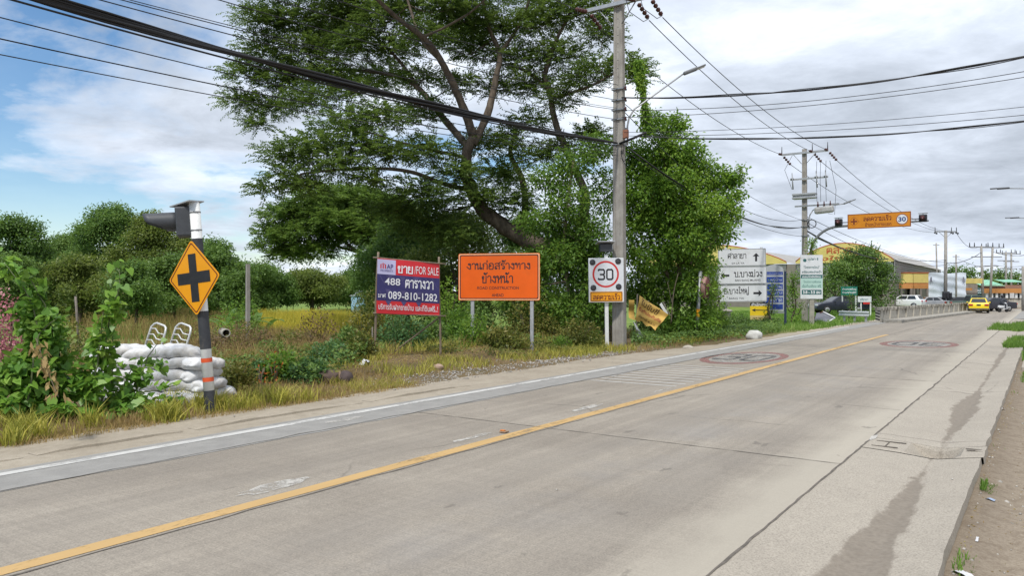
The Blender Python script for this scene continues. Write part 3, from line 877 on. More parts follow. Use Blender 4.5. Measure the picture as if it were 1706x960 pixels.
def rdiamond(R_, rr):
    out = []
    for i, (x, z) in enumerate(diamond(R_)):
        a0 = -90 + 90 * i - 45
        k = rr * math.sqrt(2)
        cx, cz = x * (1 - k / R_), zc_ + (z - zc_) * (1 - k / R_)
        for j in range(6):
            q = R(a0 + 90 * j / 5); out.append((cx + rr * math.cos(q), cz + rr * math.sin(q)))
    return out
S_ = 0.632
mb = MB(); mb.prism(rdiamond(S_, 0.05), -0.125, -0.118)
pan = mb.build('sign_panel', M_amber, cs)
mb = MB(); frame_faces(mb, rdiamond(S_ - 0.035, 0.04), rdiamond(S_ - 0.062, 0.035), -0.1275); mb.build('border', M_maroon, pan)
mb = MB()
ca, sa = math.cos(R(1)), math.sin(R(1))
for w, h in ((0.095, 0.40), (0.40, 0.095)):
    mb.add([(x * ca - z * sa, -0.1285 - (0.001 if w > h else 0), zc_ + x * sa + z * ca) for x, z in ((-w, -h), (w, -h), (w, h), (-w, h))], [(0, 1, 2, 3)])
mb.build('crossroads_symbol', M_black, pan)
for dz in (.3, -.3):
    mb = MB(); mb.box((0, -0.10, zc_ + dz), (0.5, 0.03, 0.04)); mb.build('bracket', M_galv, cs)
# flasher
zl = zz(364)
lrot = lambda mb: setattr(mb, 'v', [tuple(Matrix.Rotation(R(-41), 3, 'Z') @ (Vector(v) - Vector((-.22, -.02, 0))) + Vector((-.22, -.02, 0))) for v in mb.v])
mb = MB(); mb.bbox((-0.24, -0.02, zl), (0.40, 0.30, 0.50), 0.03); lrot(mb); lh = mb.build('lamp_housing', M_lamp, cs)
mb = MB()
n = 20; prof = []
vs, fs = [], []
for i in range(7):
    u = i / 6
    for k in range(n):
        q = 2 * math.pi * k / n
        rr = 0.165
        reach = 0.24 + 0.26 * min(1, max(0, 1.0 + 1.3 * math.sin(q))) + .05 * math.sin(q)
        vs.append((-0.27 + rr * math.cos(q) * (1 - 0.04 * u), -0.13 - reach * u, zl + 0.02 + rr * math.sin(q) * (1 - 0.04 * u)))
for i in range(6):
    for k in range(n):
        fs.append((i * n + k, i * n + (k + 1) % n, (i + 1) * n + (k + 1) % n, (i + 1) * n + k))
mb.add(vs, fs, True); lrot(mb); hd = mb.build('hood', M_lamp, lh)
sol = hd.modifiers.new('thick', 'SOLIDIFY'); sol.thickness = 0.006
mb = MB(); mb.lathe([(0.15, 0), (0.12, 0.03), (0.06, 0.045), (0.0, 0.05)], (-0.27, -0.135, zl + 0.02), 18, Matrix.Rotation(R(90), 3, 'X')); lrot(mb); mb.build('lens', M_amberlens, lh)
mb = MB(); mb.tube([(-0.12, -0.02, zl + 0.2), (-0.12, -0.02, zl + 0.31)], 0.015, 8)
mb.box((-0.16, -0.02, zl + 0.30), (0.50, 0.30, 0.02), Matrix.Rotation(R(-5), 3, 'Y')); mb.build('solar_panel', M_galv, cs)
for dz in (0.14, -0.16):
    mb = MB(); mb.tube([(0, 0, zl + dz - .012), (0, 0, zl + dz + .012)], r0 + 0.006, 16); mb.box((-0.09, -0.02, zl + dz), (0.1, 0.03, 0.024)); mb.build('clamp', M_steel, cs)

# ------------------------------------------------------------------ for-sale banner on bamboo poles
def bil(tl, tr, bl, br, bulge=0.0):
    def f(u, v, off=0.0):
        p = (bl * (1 - u) + br * u) * (1 - v) + (tl * (1 - u) + tr * u) * v
        w = bulge * math.sin(math.pi * u) * math.sin(math.pi * v) + 0.012 * math.sin(9 * u + 5 * v) * v * (1 - v) * 4
        return p + Vector((0.10, -0.99, 0)) * (w + off)
    return f
TL, TR, BL, BR = P(629, 430, 20.5), P(732, 439, 21.7), P(627, 522, 20.5), P(732, 527, 21.7)
bn = thing('for_sale_banner', 'red and navy for-sale banner stretched between two bamboo poles', 'banner', Vector((TL.x, TL.y, gz(TL.x, TL.y))))
ob = bn.location
bf = bil(TL, TR, BL, BR, 0.03)
M_bred = M_plain('banner_red', (0.66, 0.03, 0.04), 0.5, 0.1, 4)
M_bnavy = M_plain('banner_navy', (0.042, 0.038, 0.15), 0.45, 0.25, 3)
M_blil = M_plain('banner_lilac', (0.55, 0.53, 0.78), 0.5, 0.05, 4)
M_bwht = M_plain('banner_white', (0.80, 0.80, 0.84), 0.5, 0.04, 4)
M_bline = M_plain('banner_pattern', (0.085, 0.075, 0.20), 0.5, 0.1, 4)
def cloth(u0, u1, v0, v1, m, nm, par, off, nu=14, nv=8):
    mb = MB(); mb.grid(lambda a, c: bf(u0 + (u1 - u0) * a, v0 + (v1 - v0) * c, off), nu, nv)
    return mb.build(nm, m, par, ob)
clo = cloth(0, 1, 0, 1, M_bred, 'banner_cloth', bn, 0.0, 24, 20)
cloth(0.0, 1, 0.235, 0.715, M_bnavy, 'navy_band', clo, 0.004, 24, 12)
cloth(0.0, 0.285, 0.715, 0.985, M_blil, 'logo_field', clo, 0.006, 8, 6)
mb = MB()
bq = lambda off: (lambda u, v: bf(u, v, off))
for k in range(9):
    u = 0.03 + 0.105 * k
    for (v0, v1, w) in ((0.70, 0.52, 0.012), (0.42, 0.25, 0.012)):
        f2 = bq(0.008)
        mb.add([f2(u, v0), f2(u + w, v0), f2(u + 0.09 + w, v1), f2(u + 0.09, v1)], [(0, 1, 2, 3)])
for u, v in ((0.2, .70), (.4, .69), (.62, .70), (.17, .45), (.41, .44), (.66, .43), (.18, .235), (.42, .235), (.66, .235)):
    f2 = bq(0.009)
    mb.add([f2(u - .045, v), f2(u + .045, v), f2(u, v - .085)], [(0, 1, 2)])
mb.build('triangle_pattern', M_bline, clo, ob)
lf = bq(0.013)
mb = MB()
for tx, u0, u1, v0, v1, bo in (('ขาย', .315, .56, .755, .90, .018), ('/FOR SALE', .585, .985, .765, .91, .0), ('488', .12, .36, .525, .655, .012),
        ('ตารางวา', .44, .90, .49, .65, .014), ('มาศ', .02, .14, .29, .365, .012), ('089-810-1282', .175, .965, .27, .415, .012),
        ('บริการรับฝากขายบ้าน', .03, .575, .075, .195, .010), ('และที่ดินฟรี..!', .61, .975, .075, .2, .010)):
    text_into(mb, tx, lf, u0, u1, v0, v1, bo)
mb.build('lettering', M_bwht, clo, ob)
M_bink = M_plain('banner_ink', (0.07, 0.05, 0.22), 0.5, 0.1, 4)
mb = MB(); text_into(mb, 'AP', lf, .145, .245, .82, .905, .012); text_into(mb, 'PROPERTY', lf, .05, .245, .765, .80, .0)
mb.build('lettering', M_bink, clo, ob)
mb = MB()
for u in (.055, .09, .125):
    mb.add([lf(u - .008, .82), lf(u + .008, .82), lf(u + .008, .895), lf(u - .008, .895)], [(0, 1, 2, 3)])
mb.add([lf(.045, .885), lf(.09, .92), lf(.135, .885), lf(.09, .905)], [(0, 1, 2, 3)])
mb.build('house_logo', M_bred, clo, ob)
def bam(p0, p1, r, nm='bamboo_pole', m=M_bamboo):
    mb = MB(); k = 9; pts = []; rr = []
    for i in range(k + 1):
        u = i / k
        pts.append(p0.lerp(p1, u) + Vector((0.008 * math.sin(7 * u), 0, 0))); rr += [r * (1.0 - 0.15 * u) * (1.12 if i % 2 else 0.97)]
    mb.tube(pts, rr, 8); return mb.build(nm, m, bn, ob)
back = Vector((0, 0.05, 0))
gL = G(624, 612); gL.z = gz(gL.x, gL.y) - .2
bam(Vector((P(623, 480, 20.58).x, 20.58, gL.z)), P(630, 420, 20.58), 0.035)
gR = P(734, 580, 21.78); gR.z = gz(gR.x, gR.y) - 0.2
bam(gR, P(731, 428, 21.78), 0.032)
bam(P(621, 429, 20.45) + back, P(742, 440, 21.75) + back, 0.022, 'cross_bar')
bam(P(621, 522, 20.45) + back, P(742, 527, 21.75) + back, 0.022, 'cross_bar')
bam(P(730, 530, 21.7) + back, P(640, 600, 22.4), 0.022, 'brace')

# ------------------------------------------------------------------ orange road-works sign
d0, d1 = 25.6, 25.0
TL, TR = P(764, 424, d0), P(899.5, 421, d1)
wv = (TR - TL); wv.z = 0
W_ = wv.length; H_ = 78.5 * 25.3 / F
ro = Vector((TL.x, TL.y, gz(TL.x, TL.y)))
rw = thing('road_works_sign', 'large orange construction-ahead board on two grey steel posts', 'road sign', ro, (0, R(0), yaw_of(wv)))
zt = TL.z - ro.z + 0.02; zb = zt - H_
mb = MB(); mb.prism(rrect(0, zb, W_, zt, 0.05), -0.006, 0.0); bd = mb.build('sign_panel', M_orange, rw)
mb = MB(); frame_faces(mb, rrect(.012, zb + .012, W_ - .012, zt - .012, 0.05), rrect(.045, zb + .045, W_ - .045, zt - .045, 0.04), -0.0085); mb.build('border', M_plain('pale_edge', (0.83, 0.42, 0.22), 0.5, .1, 5), bd)
mb = MB(); frame_faces(mb, rrect(.05, zb + .05, W_ - .05, zt - .05, 0.05), rrect(.078, zb + .078, W_ - .078, zt - .078, 0.04), -0.0085); mb.build('border', M_black, bd)
fn = flat(-0.0095)
mb = MB()
for tx, u0, u1, v0, v1, bo in (('งานก่อสร้างทาง', .10, .885, .655, .86, .006), ('ข้างหน้า', .29, .675, .365, .60, .006), ('ROAD CONSTRUCTION', .235, .745, .235, .295, .01), ('AHEAD', .415, .56, .08, .145, .01)):
    text_into(mb, tx, fn, u0 * W_, u1 * W_, zb + v0 * H_, zb + v1 * H_, bo)
mb.build('lettering', M_black, bd)
for x in (0.17 * W_, 0.90 * W_):
    mb = MB(); mb.bbox((x, 0.062, (zt - 0.1 + -0.6) / 2), (0.115, 0.09, zt - 0.1 + 0.6), 0.012); mb.build('post', M_galv, rw)
for z in (zb + .25, zt - .25):
    mb = MB(); mb.box((W_ / 2, 0.009, z), (W_ * .95, 0.014, 0.06)); mb.build('rail', M_galv, rw)

# ------------------------------------------------------------------ speed-limit sign with lamps
dS = 27.2
b = at_depth(1012, dS)
k = dS / F
sp = thing('speed_sign', 'white 30 speed-limit board with four lamps and a yellow plate on a white post', 'road sign', b, (0, R(-0.6), R(4)))
zz = lambda py: EYE - b.z + (488 - py) * k
xx = lambda px: (px - 1011.5) * k
mb = MB(); mb.bbox(((xx(981) + xx(1040)) / 2, 0, (zz(430) + zz(504)) / 2), (xx(1040) - xx(981), 0.09, zz(430) - zz(504)), 0.015); pn = mb.build('sign_panel', M_signw, sp)
cx, cz = xx(1009.5), zz(457)
mb = MB(); frame_faces(mb, circ(cx, cz, 22.3 * k, n=44), circ(cx, cz, 19.2 * k, n=44), -0.0475); mb.build('red_ring', M_red, pn)
mb = MB(); strokes_into(mb, '30', flat(-0.0475), xx(996), xx(1022.5), zz(467), zz(448), 0.17); mb.build('figures', M_black, pn)
for px, py in ((987.5, 437), (1030.5, 435.5), (988.5, 479.5), (1031, 478)):
    mb = MB(); mb.lathe([(4.9 * k, 0), (4.9 * k, .018), (4.1 * k, .028), (0, .034)], (xx(px), -0.0445, zz(py)), 20, Matrix.Rotation(R(90), 3, 'X')); mb.build('lamp', M_lens, pn)
mb = MB(); mb.prism(rrect(xx(983), zz(502.5), xx(1037.5), zz(486), 0.03), -0.050, -0.046); yp = mb.build('plate', M_amber, sp)
mb = MB(); frame_faces(mb, rrect(xx(983.8), zz(501.7), xx(1036.7), zz(486.8), 0.03), rrect(xx(984.8), zz(500.7), xx(1035.7), zz(487.8), 0.025), -0.0515); mb.build('border', M_black, yp)
mb = MB(); text_into(mb, 'ลดความเร็ว', flat(-0.0522), xx(988), xx(1033), zz(499.5), zz(488.5), 0.012); mb.build('lettering', M_maroon, yp)
mb = MB(); mb.bbox((xx(1011.5), 0.09, (zz(425) - 0.4) / 2), (0.13, 0.09, zz(425) + 0.4), 0.01); mb.build('post', M_white, sp)
mb = MB(); mb.bbox((xx(1011), 0.1, zz(413)), (0.44, 0.3, 0.28), 0.02); mb.build('control_box', M_lamp, sp)
mb = MB(); mb.box((xx(1010), 0.05, zz(404.5)), (0.62, 0.5, 0.03), Matrix.Rotation(R(-9), 3, 'X')); mb.build('solar_panel', M_galv, sp)

# ------------------------------------------------------------------ utility poles
def ins_string(mb, p0, p1, r=0.085, n=4):
    p0, p1 = Vector(p0), Vector(p1)
    pts, rr = [], []
    for i in range(n):
        for a, q in ((0.0, .3), (.25, 1.0), (.6, .92), (.8, .3)):
            u = (i + a) / n
            pts.append(p0.lerp(p1, u)); rr.append(r * q)
    pts.append(p1); rr.append(r * .25)
    mb.tube(pts, rr, 10)
def hv_pole(label, loc, top, wid=0.34, dep=0.24, arm_z=None, arm=1.25, tp=0.72, yaw=None, pins=False, holes=True, armoff=0.0):
    r = thing('utility_pole', label, 'utility pole', loc, (0, 0, yaw if yaw is not None else yaw_of(-RL)), 'concrete power poles along the road')
    mb = MB()                                  # local x runs across the road, y along it
    w0, d0, w1, d1 = wid / 2, dep / 2, wid * tp / 2, dep * tp / 2
    c = 0.022
    def ring(w, d, z):
        return [(-w + c, -d, z), (-w * .42, -d, z), (-w * .36, -d + .022, z), (w * .36, -d + .022, z), (w * .42, -d, z), (w - c, -d, z), (w, -d + c, z), (w, d - c, z), (w - c, d, z), (-w + c, d, z), (-w, d - c, z), (-w, -d + c, z)]
    zs = [-0.5, 3, 6, 9, top]
    n = 12; vs = []
    for z in zs:
        u = max(0, z) / top
        vs += ring(w0 + (w1 - w0) * u, d0 + (d1 - d0) * u, z)
    fs = [(i * n + j, i * n + (j + 1) % n, (i + 1) * n + (j + 1) % n, (i + 1) * n + j) for i in range(len(zs) - 1) for j in range(n)]
    fs.append(tuple((len(zs) - 1) * n + j for j in range(n)))
    mb.add(vs, fs); mb.build('pole_shaft', M_conc, r)
    if holes:
        mb = MB()
        for i in range(14):
            z = top - 4.6 + i * 0.3
            u = z / top
            for sx in (0,):
                mb.box((0.0, -(d0 + (d1 - d0) * u) + .021, z), (0.028, 0.004, 0.028))
        mb.build('bolt_hole', M_black, r)
    if arm_z:
        mb = MB(); mb.box((armoff, -dep * tp / 2 - 0.065, arm_z), (2 * arm, 0.12, 0.13)); mb.build('crossarm', M_galv if not pins else M_steel, r)
        for sgn in (-1, 1):
            mb = MB(); mb.tube([(sgn * wid * .4, -dep * tp / 2 - 0.03, arm_z - 0.75), (armoff + sgn * 0.75, -dep * tp / 2 - 0.06, arm_z - 0.06)], 0.022, 6); mb.build('arm_brace', M_steel, r)
    return r
P1 = SD(24.85, 12.60); P1.z = gz(P1.x, P1.y)
POLE_YAW = yaw_of(-RL)
p1 = hv_pole('tall grey concrete pole right behind the 30 sign with red-brown insulators near its top', P1, 12.9, 0.46, 0.30, 12.42, 1.35, 0.74)
for x in (-1.22, 0.72, 1.25):
    mb = MB(); ins_string(mb, (x, -0.25, 12.38), (x - 0.05, -0.95, 12.26)); mb.build('insulator', M_insul, p1); mb = MB(); ins_string(mb, (x, 0.1, 12.36), (x + .05, 0.85, 12.02)); mb.build('insulator', M_insul, p1)
    mb = MB(); mb.tube([(x, -0.95, 12.26), (x + .03, -0.7, 11.82), (x + .1, 0.3, 11.75), (x + .05, 0.85, 12.02)], 0.012, 6); mb.build('jumper_wire', M_rubber, p1)
for z in (9.35, 8.95, 8.6, 8.25, 7.35):
    mb = MB(); mb.box((0, 0, z), (0.47, 0.33, 0.045)); mb.box((0.26, -0.05, z), (0.07, 0.07, 0.16)); mb.build('pole_clamp', M_steel, p1)
for z in (9.35, 8.95, 8.6, 8.25):
    mb = MB(); mb.lathe([(0.03, -.06), (.05, -.04), (.035, 0), (.05, .04), (.03, .06)], (0.29, -0.08, z), 10); mb.build('spool_insulator', M_insul, p1)
mb = MB()
for i in range(3):
    pts = [(0.24 + 0.10 * math.cos(q * .9 + i) * (0.5 + .4 * i), -0.2 + 0.04 * i, 7.15 - 0.25 * i + 0.2 * math.sin(q)) for q in np.linspace(0, 6.2, 18)]
    mb.tube(pts, 0.012, 5)
mb.tube([(0.1, -0.16, 7.35), (0.7, -0.22, 7.48), (1.15, -0.2, 7.62)], 0.045, 8)
mb.build('cable_coil', M_rubber, p1)
mb = MB(); mb.bbox((0.28, -0.03, 7.7), (0.18, 0.14, 0.3), 0.01); mb.build('junction_box', M_plain('rusty_box', (0.28, 0.12, 0.07), .7, .3, 9), p1)

P2 = SD(55.0, 13.6); P2.z = gz(P2.x, P2.y)
p2 = hv_pole('concrete transformer pole beyond the vine-covered tree with crossarms, fuses and a grey capacitor tank', P2, 12.0, 0.40, 0.28, 11.72, 1.55, 0.72, None, False, True, 0.05)
for x in (-1.5, 0.55, 1.55):
    mb = MB(); ins_string(mb, (x, -0.3, 11.74), (x - .02, -0.75, 11.70), .09, 3); mb.build('insulator', M_insul, p2); mb = MB(); ins_string(mb, (x + .1, -0.05, 11.6), (x + .55, 0.15, 11.0), 0.10, 4); mb.build('insulator', M_insul, p2)
    mb = MB(); mb.tube([(x + .02, -0.2, 11.8), (x + .02, -0.2, 12.28)], [0.035, 0.02], 8); mb.build('pin_insulator', M_black, p2)
mb = MB(); mb.box((0.35, -0.24, 9.9), (2.5, 0.10, 0.11)); mb.build('crossarm', M_galv, p2)
for x in (-0.75, 0.85, 1.45):
    mb = MB(); mb.tube([(x, -0.36, 10.35), (x + .08, -0.4, 9.2)], [.03, .05], 8); mb.tube([(x - .1, -0.33, 9.95), (x + .1, -0.33, 9.95)], .05, 8); mb.build('fuse_cutout', M_steel, p2)
mb = MB()
for x in (-0.4, 0.4): mb.bbox((x * .0, 0, 8.72 - x * .3), (1.55, 0.62, 0.12), 0.01)
mb.box((0, -0.2, 8.72), (1.5, .04, .4)); mb.build('platform', M_galv, p2)
mb = MB(); mb.box((0.85, -0.22, 8.02), (2.9, 0.09, 0.10)); mb.build('crossarm', M_steel, p2)
mb = MB(); mb.bbox((1.35, -0.30, 7.66), (1.25, 0.42, 0.46), 0.12, Matrix.Rotation(R(-4), 3, 'Y')); cp = mb.build('capacitor_tank', M_plain('tank_grey', (0.40, 0.40, 0.39), .6, .3, 4, dirt=((.22, .16, .12), .6)), p2)
for x in (0.95, 1.35, 1.75):
    mb = MB(); mb.tube([(x, -0.3, 7.85), (x, -0.3, 8.25)], [.07, .03], 8); mb.build('bushing', M_insul, cp)
for pts in ([(-0.72, -0.35, 11.6), (-1.25, -0.35, 10.6), (-0.75, -0.36, 9.2)], *[[(x, -0.38, 11.0), (x - .03, -.38, 9.6), (x, -.34, 8.2)] for x in (0.9, 1.15, 1.5)], [(1.7, -.2, 11), (2.1, -.2, 9), (2.0, -.2, 7.3), (1.6, -.25, 7.4)]):
    mb = MB(); mb.tube(pts, 0.014, 5); mb.build('drop_cable', M_rubber, p2)
mb = MB(); mb.tube([(0.55 + .28 * math.cos(q), -0.3, 6.75 + .28 * math.sin(q)) for q in np.linspace(-2.2, 4.1, 18)], 0.03, 6); mb.build('cable_coil', M_rubber, p2)
for z in (7.05, 6.6, 5.95):
    mb = MB(); mb.box((0, 0, z), (0.42, 0.33, 0.06)); mb.box((.26, -.05, z), (.1, .1, .2)); mb.build('pole_clamp', M_steel, p2)

def lamp_arm(label, pole_base, z0, reach, rise, yaw, r=0.03):
    s = thing('street_lamp', label, 'street lamp', (pole_base.x, pole_base.y, pole_base.z + z0), (0, 0, yaw), 'grey street lamps over the road')
    pts = [(0.3, 0, -.9), (0.3, 0, -.2), (0.36, 0, 0.1), (0.55, 0, 0.42), (0.85, 0, 0.62), (reach - .75, 0, rise - .28)]
    mb = MB(); mb.tube(pts, [r * 1.15] * 4 + [r] * 2, 10); mb.build('lamp_arm', M_galv, s)
    e = Vector((reach - .75, 0, rise - .28)); dr_ = Vector((.9, 0, .35)).normalized()
    m = Matrix.Rotation(-math.atan2(.35, .9), 3, 'Y')
    mb = MB()
    c = e + dr_ * 0.40
    mb.bbox(e + dr_ * 0.28, (0.52, 0.20, 0.12), 0.04, m); mb.bbox(e + dr_ * 0.66, (0.40, 0.24, 0.06), 0.025, m)
    hdm = mb.build('lamp_head', M_plain('lamp_grey', (0.16, 0.17, 0.18), .5, .2, 6), s)
    mb = MB(); mb.box(e + dr_ * .66 + Vector((.012, 0, -.036)), (.32, .18, .012), m); mb.build('lamp_glass', M_white, hdm)
    mb = MB(); mb.box((0.27, 0, -.3), (.10, .10, .06)); mb.box((.27, 0, -.75), (.10, .10, .06)); mb.build('bracket', M_steel, s)
    return s
lamp_arm('grey street lamp on a curved arm clamped to the tall pole behind the 30 sign', P1, 8.25 - P1.z, 3.05, 1.95, R(-2))
lamp_arm('small street lamp on a curved arm on the transformer pole above the orange gantry sign', P2, 7.3, 3.4, 1.15, R(-3), 0.035)

# other poles of the same line: behind the camera's left edge, and beyond the junction
P0 = SD(-5.2, 12.6); P0.z = gz(P0.x, P0.y)
def far_pole(label, px, py_top, d, wid, kind, lean=0.0, px_base=None):
    b = at_depth(px_base or px, d); b.z = 0
    top = EYE + (488 - py_top) * d / F
    r = thing('utility_pole', label, 'utility pole', b, (0, 0, 0), 'concrete power poles along the road')
    ln = (px - (px_base or px)) * d / F
    mb = MB(); mb.tube([(0, 0, -.3), (ln, 0, top)], [wid, wid * .78], 8, True); mb.build('pole_shaft', M_conc, r)
    mb = MB()
    at = lambda z: ln * z / top
    if kind == 'T':
        mb.box((at(top), 0, top - .15), (2.9, .12, .13)); mb.build('crossarm', M_steel, r)
        mb = MB()
        for x in (-1.4, 0.75, 1.4):
            mb.tube([(ln + x, 0, top - .1), (ln + x, 0, top + .42)], [.055, .04], 6); ins_string(mb, (ln + x - .12, 0, top - .25), (ln + x + .32, 0, top - .45), .13, 2)
        mb.build('insulator', M_black, r)
        mb = MB(); mb.tube([(at(top - 1), 0, top - 1), (ln - .9, 0, top - .2)], .03, 5); mb.tube([(at(top - 1), 0, top - 1), (ln + .9, 0, top - .2)], .03, 5); mb.build('arm_brace', M_steel, r)
    elif kind == 'H':
        for zz_, w in ((top - .15, 3.6), (top - 1.6, 3.0), (top - 3.0, 2.2)):
            mb.box((at(zz_), 0, zz_), (w, .12, .14))
        mb.build('crossarm', M_steel, r)
        mb = MB()
        for x in (-1.7, -1, 1, 1.7): mb.tube([(ln + x, 0, top - .1), (ln + x, 0, top + .5)], [.08, .05], 6)
        mb.build('insulator', M_black, r)
    else:
        mb.box((at(top - .3), 0, top - .3), (.9, .08, .09)); mb.build('crossarm', M_steel, r)
    return r, top, b
PF, TF, BF = far_pole('concrete pole with three dark insulators standing in front of the white tarpaulin hoarding', 1576, 384, 100, 0.24, 'T', px_base=1575)
far_pole('thin pole before the grey market roof, left of the pole with three insulators', 1560, 405, 112, 0.13, '-', px_base=1562)
far_pole('thin grey pole at the right end of the white tarpaulin', 1593, 424, 104, 0.13, '-')
far_pole('pale pole with a wide crossarm just behind the yellow taxi', 1635, 410, 112, 0.20, 'H', px_base=1638)
far_pole('dark pole leaning right next to the pale pole behind the taxi', 1654, 411, 118, 0.20, 'H', px_base=1649)
far_pole('distant pole with stacked crossarms, left of the farthest pair', 1676, 420, 140, 0.20, 'H')
far_pole('distant pole with stacked crossarms, right of the farthest pair', 1685, 422, 146, 0.19, 'H')
far_pole('dark pole cut by the right edge of the view beyond the junction', 1704.5, 444, 84, 0.17, '-')

# ------------------------------------------------------------------ gantry warning sign on its curved mast
gb_ = Vector((0, 0, 0)); gb_.x = (1351 - CX) / F * 50.5; gb_.y = 50.5; gb_.z = gz(gb_.x, gb_.y)
gs = thing('gantry_sign', 'orange slow-down board over the road on a curved mast, a flasher at each end', 'road sign', gb_, (0, 0, yaw_of(-RL)))
zs = EYE - gb_.z + (488 - 366) * 47.6 / F
mb = MB()
pts = [(0, 0, -.3), (0, 0, 3.2), (0, 0, zs - 2.0)] + [(1.75 - 1.75 * math.cos(q), 0, zs - 2.0 + 1.75 * math.sin(q)) for q in np.linspace(.2, math.pi / 2, 8)] + [(6.9, 0, zs - .16)]
mb.tube(pts, [.10] * 3 + [.09] * 8 + [.05], 12); mb.build('mast', M_plain('mast_grey', (.17, .18, .19), .5, .2, 6), gs)
gx0, gx1 = 2.3, 5.95
hh = 0.47
mb = MB(); mb.box(((gx0 + gx1) / 2, -0.11, zs), (gx1 - gx0, 0.05, hh * 2)); pn = mb.build('sign_panel', M_plain('gantry_orange', (.58, .215, .012), .45, .07, 3), gs)
mb = MB(); frame_faces(mb, rrect(gx0 + .01, zs - hh + .01, gx1 - .01, zs + hh - .01, .02), rrect(gx0 + .05, zs - hh + .05, gx1 - .05, zs + hh - .05, .02), -0.1375); mb.build('border', M_maroon, pn)
fn = flat(-0.1385); W_ = gx1 - gx0
mb = MB(); text_into(mb, 'ลดความเร็ว', fn, gx0 + .26 * W_, gx0 + .70 * W_, zs - .02, zs + .36, .014)
text_into(mb, 'ข้างหน้าทางแยก', fn, gx0 + .285 * W_, gx0 + .70 * W_, zs - .36, zs - .09, .010)
for w, h in ((.20, .045), (.045, .20)):
    c = gx0 + .105 * W_
    mb.add([(c - w, -.1385 - w * .01, zs - h), (c + w, -.1385 - w * .01, zs - h), (c + w, -.1385 - w * .01, zs + h), (c - w, -.1385 - w * .01, zs + h)], [(0, 1, 2, 3)])
mb.build('lettering', M_maroon, pn)
c = gx0 + .105 * W_
mb = MB(); frame_faces(mb, [(c - .33, zs), (c, zs - .33), (c + .33, zs), (c, zs + .33)], [(c - .29, zs), (c, zs - .29), (c + .29, zs), (c, zs + .29)], -.1378); mb.build('diamond_border', M_plain('diamond_brown', (.40, .12, .01), .5, .1, 5), pn)
c = gx0 + .865 * W_
mb = MB(); mb.add([(x, -.1385, z) for x, z in circ(c, zs, .29)], [tuple(range(32))]); mb.build('speed_disc', M_signw, pn)
mb = MB(); frame_faces(mb, circ(c, zs, .34), circ(c, zs, .285), -.1392); mb.build('disc_ring', M_plain('disc_ring', (.30, .12, .08), .5, .1, 5), pn)
mb = MB(); text_into(mb, '30', flat(-.1398), c - .22, c + .22, zs - .15, zs + .15, .035); mb.build('figures', M_plain('figure_blue', (.03, .07, .20), .5, .1, 5), pn)
for x in (1.75, 6.6):
    mb = MB(); mb.bbox((x, -.05, zs), (.44, .30, .44), .03); lh = mb.build('flasher', M_black, gs)
    mb = MB(); mb.lathe([(.17, 0), (.17, .22)], (x, -.2, zs), 16, Matrix.Rotation(R(90), 3, 'X')); mb.build('hood', M_black, lh)
    mb = MB(); mb.lathe([(.15, 0), (.0, .01)], (x, -.421, zs), 14, Matrix.Rotation(R(90), 3, 'X')); mb.build('lens', M_plain('dim_red_lens', (.08, .03, .03), .25, .2, 20), lh)
    mb = MB(); mb.box((x, -.05, zs + .30), (.5, .4, .02)); mb.tube([(x, -.05, zs + .2), (x, -.05, zs + .3)], .02, 6); mb.build('solar_panel', M_galv, lh)
mb = MB(); mb.tube([(1.6, 0, zs - .02), (6.5, 0, zs - .02)], .035, 8); mb.build('cross_tube', M_steel, gs)

# ------------------------------------------------------------------ direction sign (three boards)
dD = 44.5
k = dD / F
b = at_depth(1236, dD)
ds = thing('direction_sign', 'three stacked white direction boards with black arrows on a grey post among leaves', 'road sign', b, (0, 0, R(-5)))
zz = lambda py: EYE - b.z + (488 - py) * k
xx = lambda px: (px - 1236) * k / math.cos(R(5))
tiltf = lambda y: (lambda u, v: (u, y, v + u * 0.014))
for (y0, y1, x0, x1, txt, eng, tb, eb, arrow) in (
        (443.5, 414.5, 1197, 1275, 'ศาลายา', 'SA LA YA', (1213, 1243, 431, 421), (1219.5, 1240, 440, 437), ('u', 1259)),
        (473.5, 444.5, 1197, 1276, 'บ.บางม่วง', 'BAN BANG MUANG', (1223, 1269, 462, 449), (1225, 1266, 469, 465.5), ('l', 1208.5)),
        (503, 475, 1197, 1276.5, 'อ.บางใหญ่', 'BANG YAI', (1207, 1247, 492, 477.5), (1215, 1239, 499, 495.5), ('r', 1261.5))):
    mb = MB(); y = 0
    pts = rrect(xx(x0), zz(y0), xx(x1), zz(y1), .05)
    f = tiltf(0)
    mb.prism([(x, z + x * .014) for x, z in pts], -.02, .0); pn = mb.build('sign_board', M_signw, ds)
    mb = MB()
    A = [(x, z + x * .014) for x, z in rrect(xx(x0) + .015, zz(y0) + .015, xx(x1) - .015, zz(y1) - .015, .05)]
    Bq = [(x, z + x * .014) for x, z in rrect(xx(x0) + .035, zz(y0) + .035, xx(x1) - .035, zz(y1) - .035, .04)]
    frame_faces(mb, A, Bq, -.0225); mb.build('border', M_lamp, pn)
    mb = MB(); f = tiltf(-.023)
    text_into(mb, txt, f, xx(tb[0]), xx(tb[1]), zz(tb[2]), zz(tb[3]), .006)
    text_into(mb, eng, f, xx(eb[0]), xx(eb[1]), zz(eb[2]), zz(eb[3]), .006)
    c, zc_ = xx(arrow[1]), (zz(y0) + zz(y1)) / 2
    a = 7 * k
    shp = [(-a, -.06), (.05, -.06), (.05, -.19), (a, 0), (.05, .19), (.05, .06), (-a, .06)]
    if arrow[0] == 'l': shp = [(-x, z) for x, z in shp][::-1]
    if arrow[0] == 'u': shp = [(-z, x) for x, z in shp]
    mb.add([f(c + x, zc_ + z) for x, z in shp], [tuple(range(7))])
    mb.build('lettering', M_black, pn)
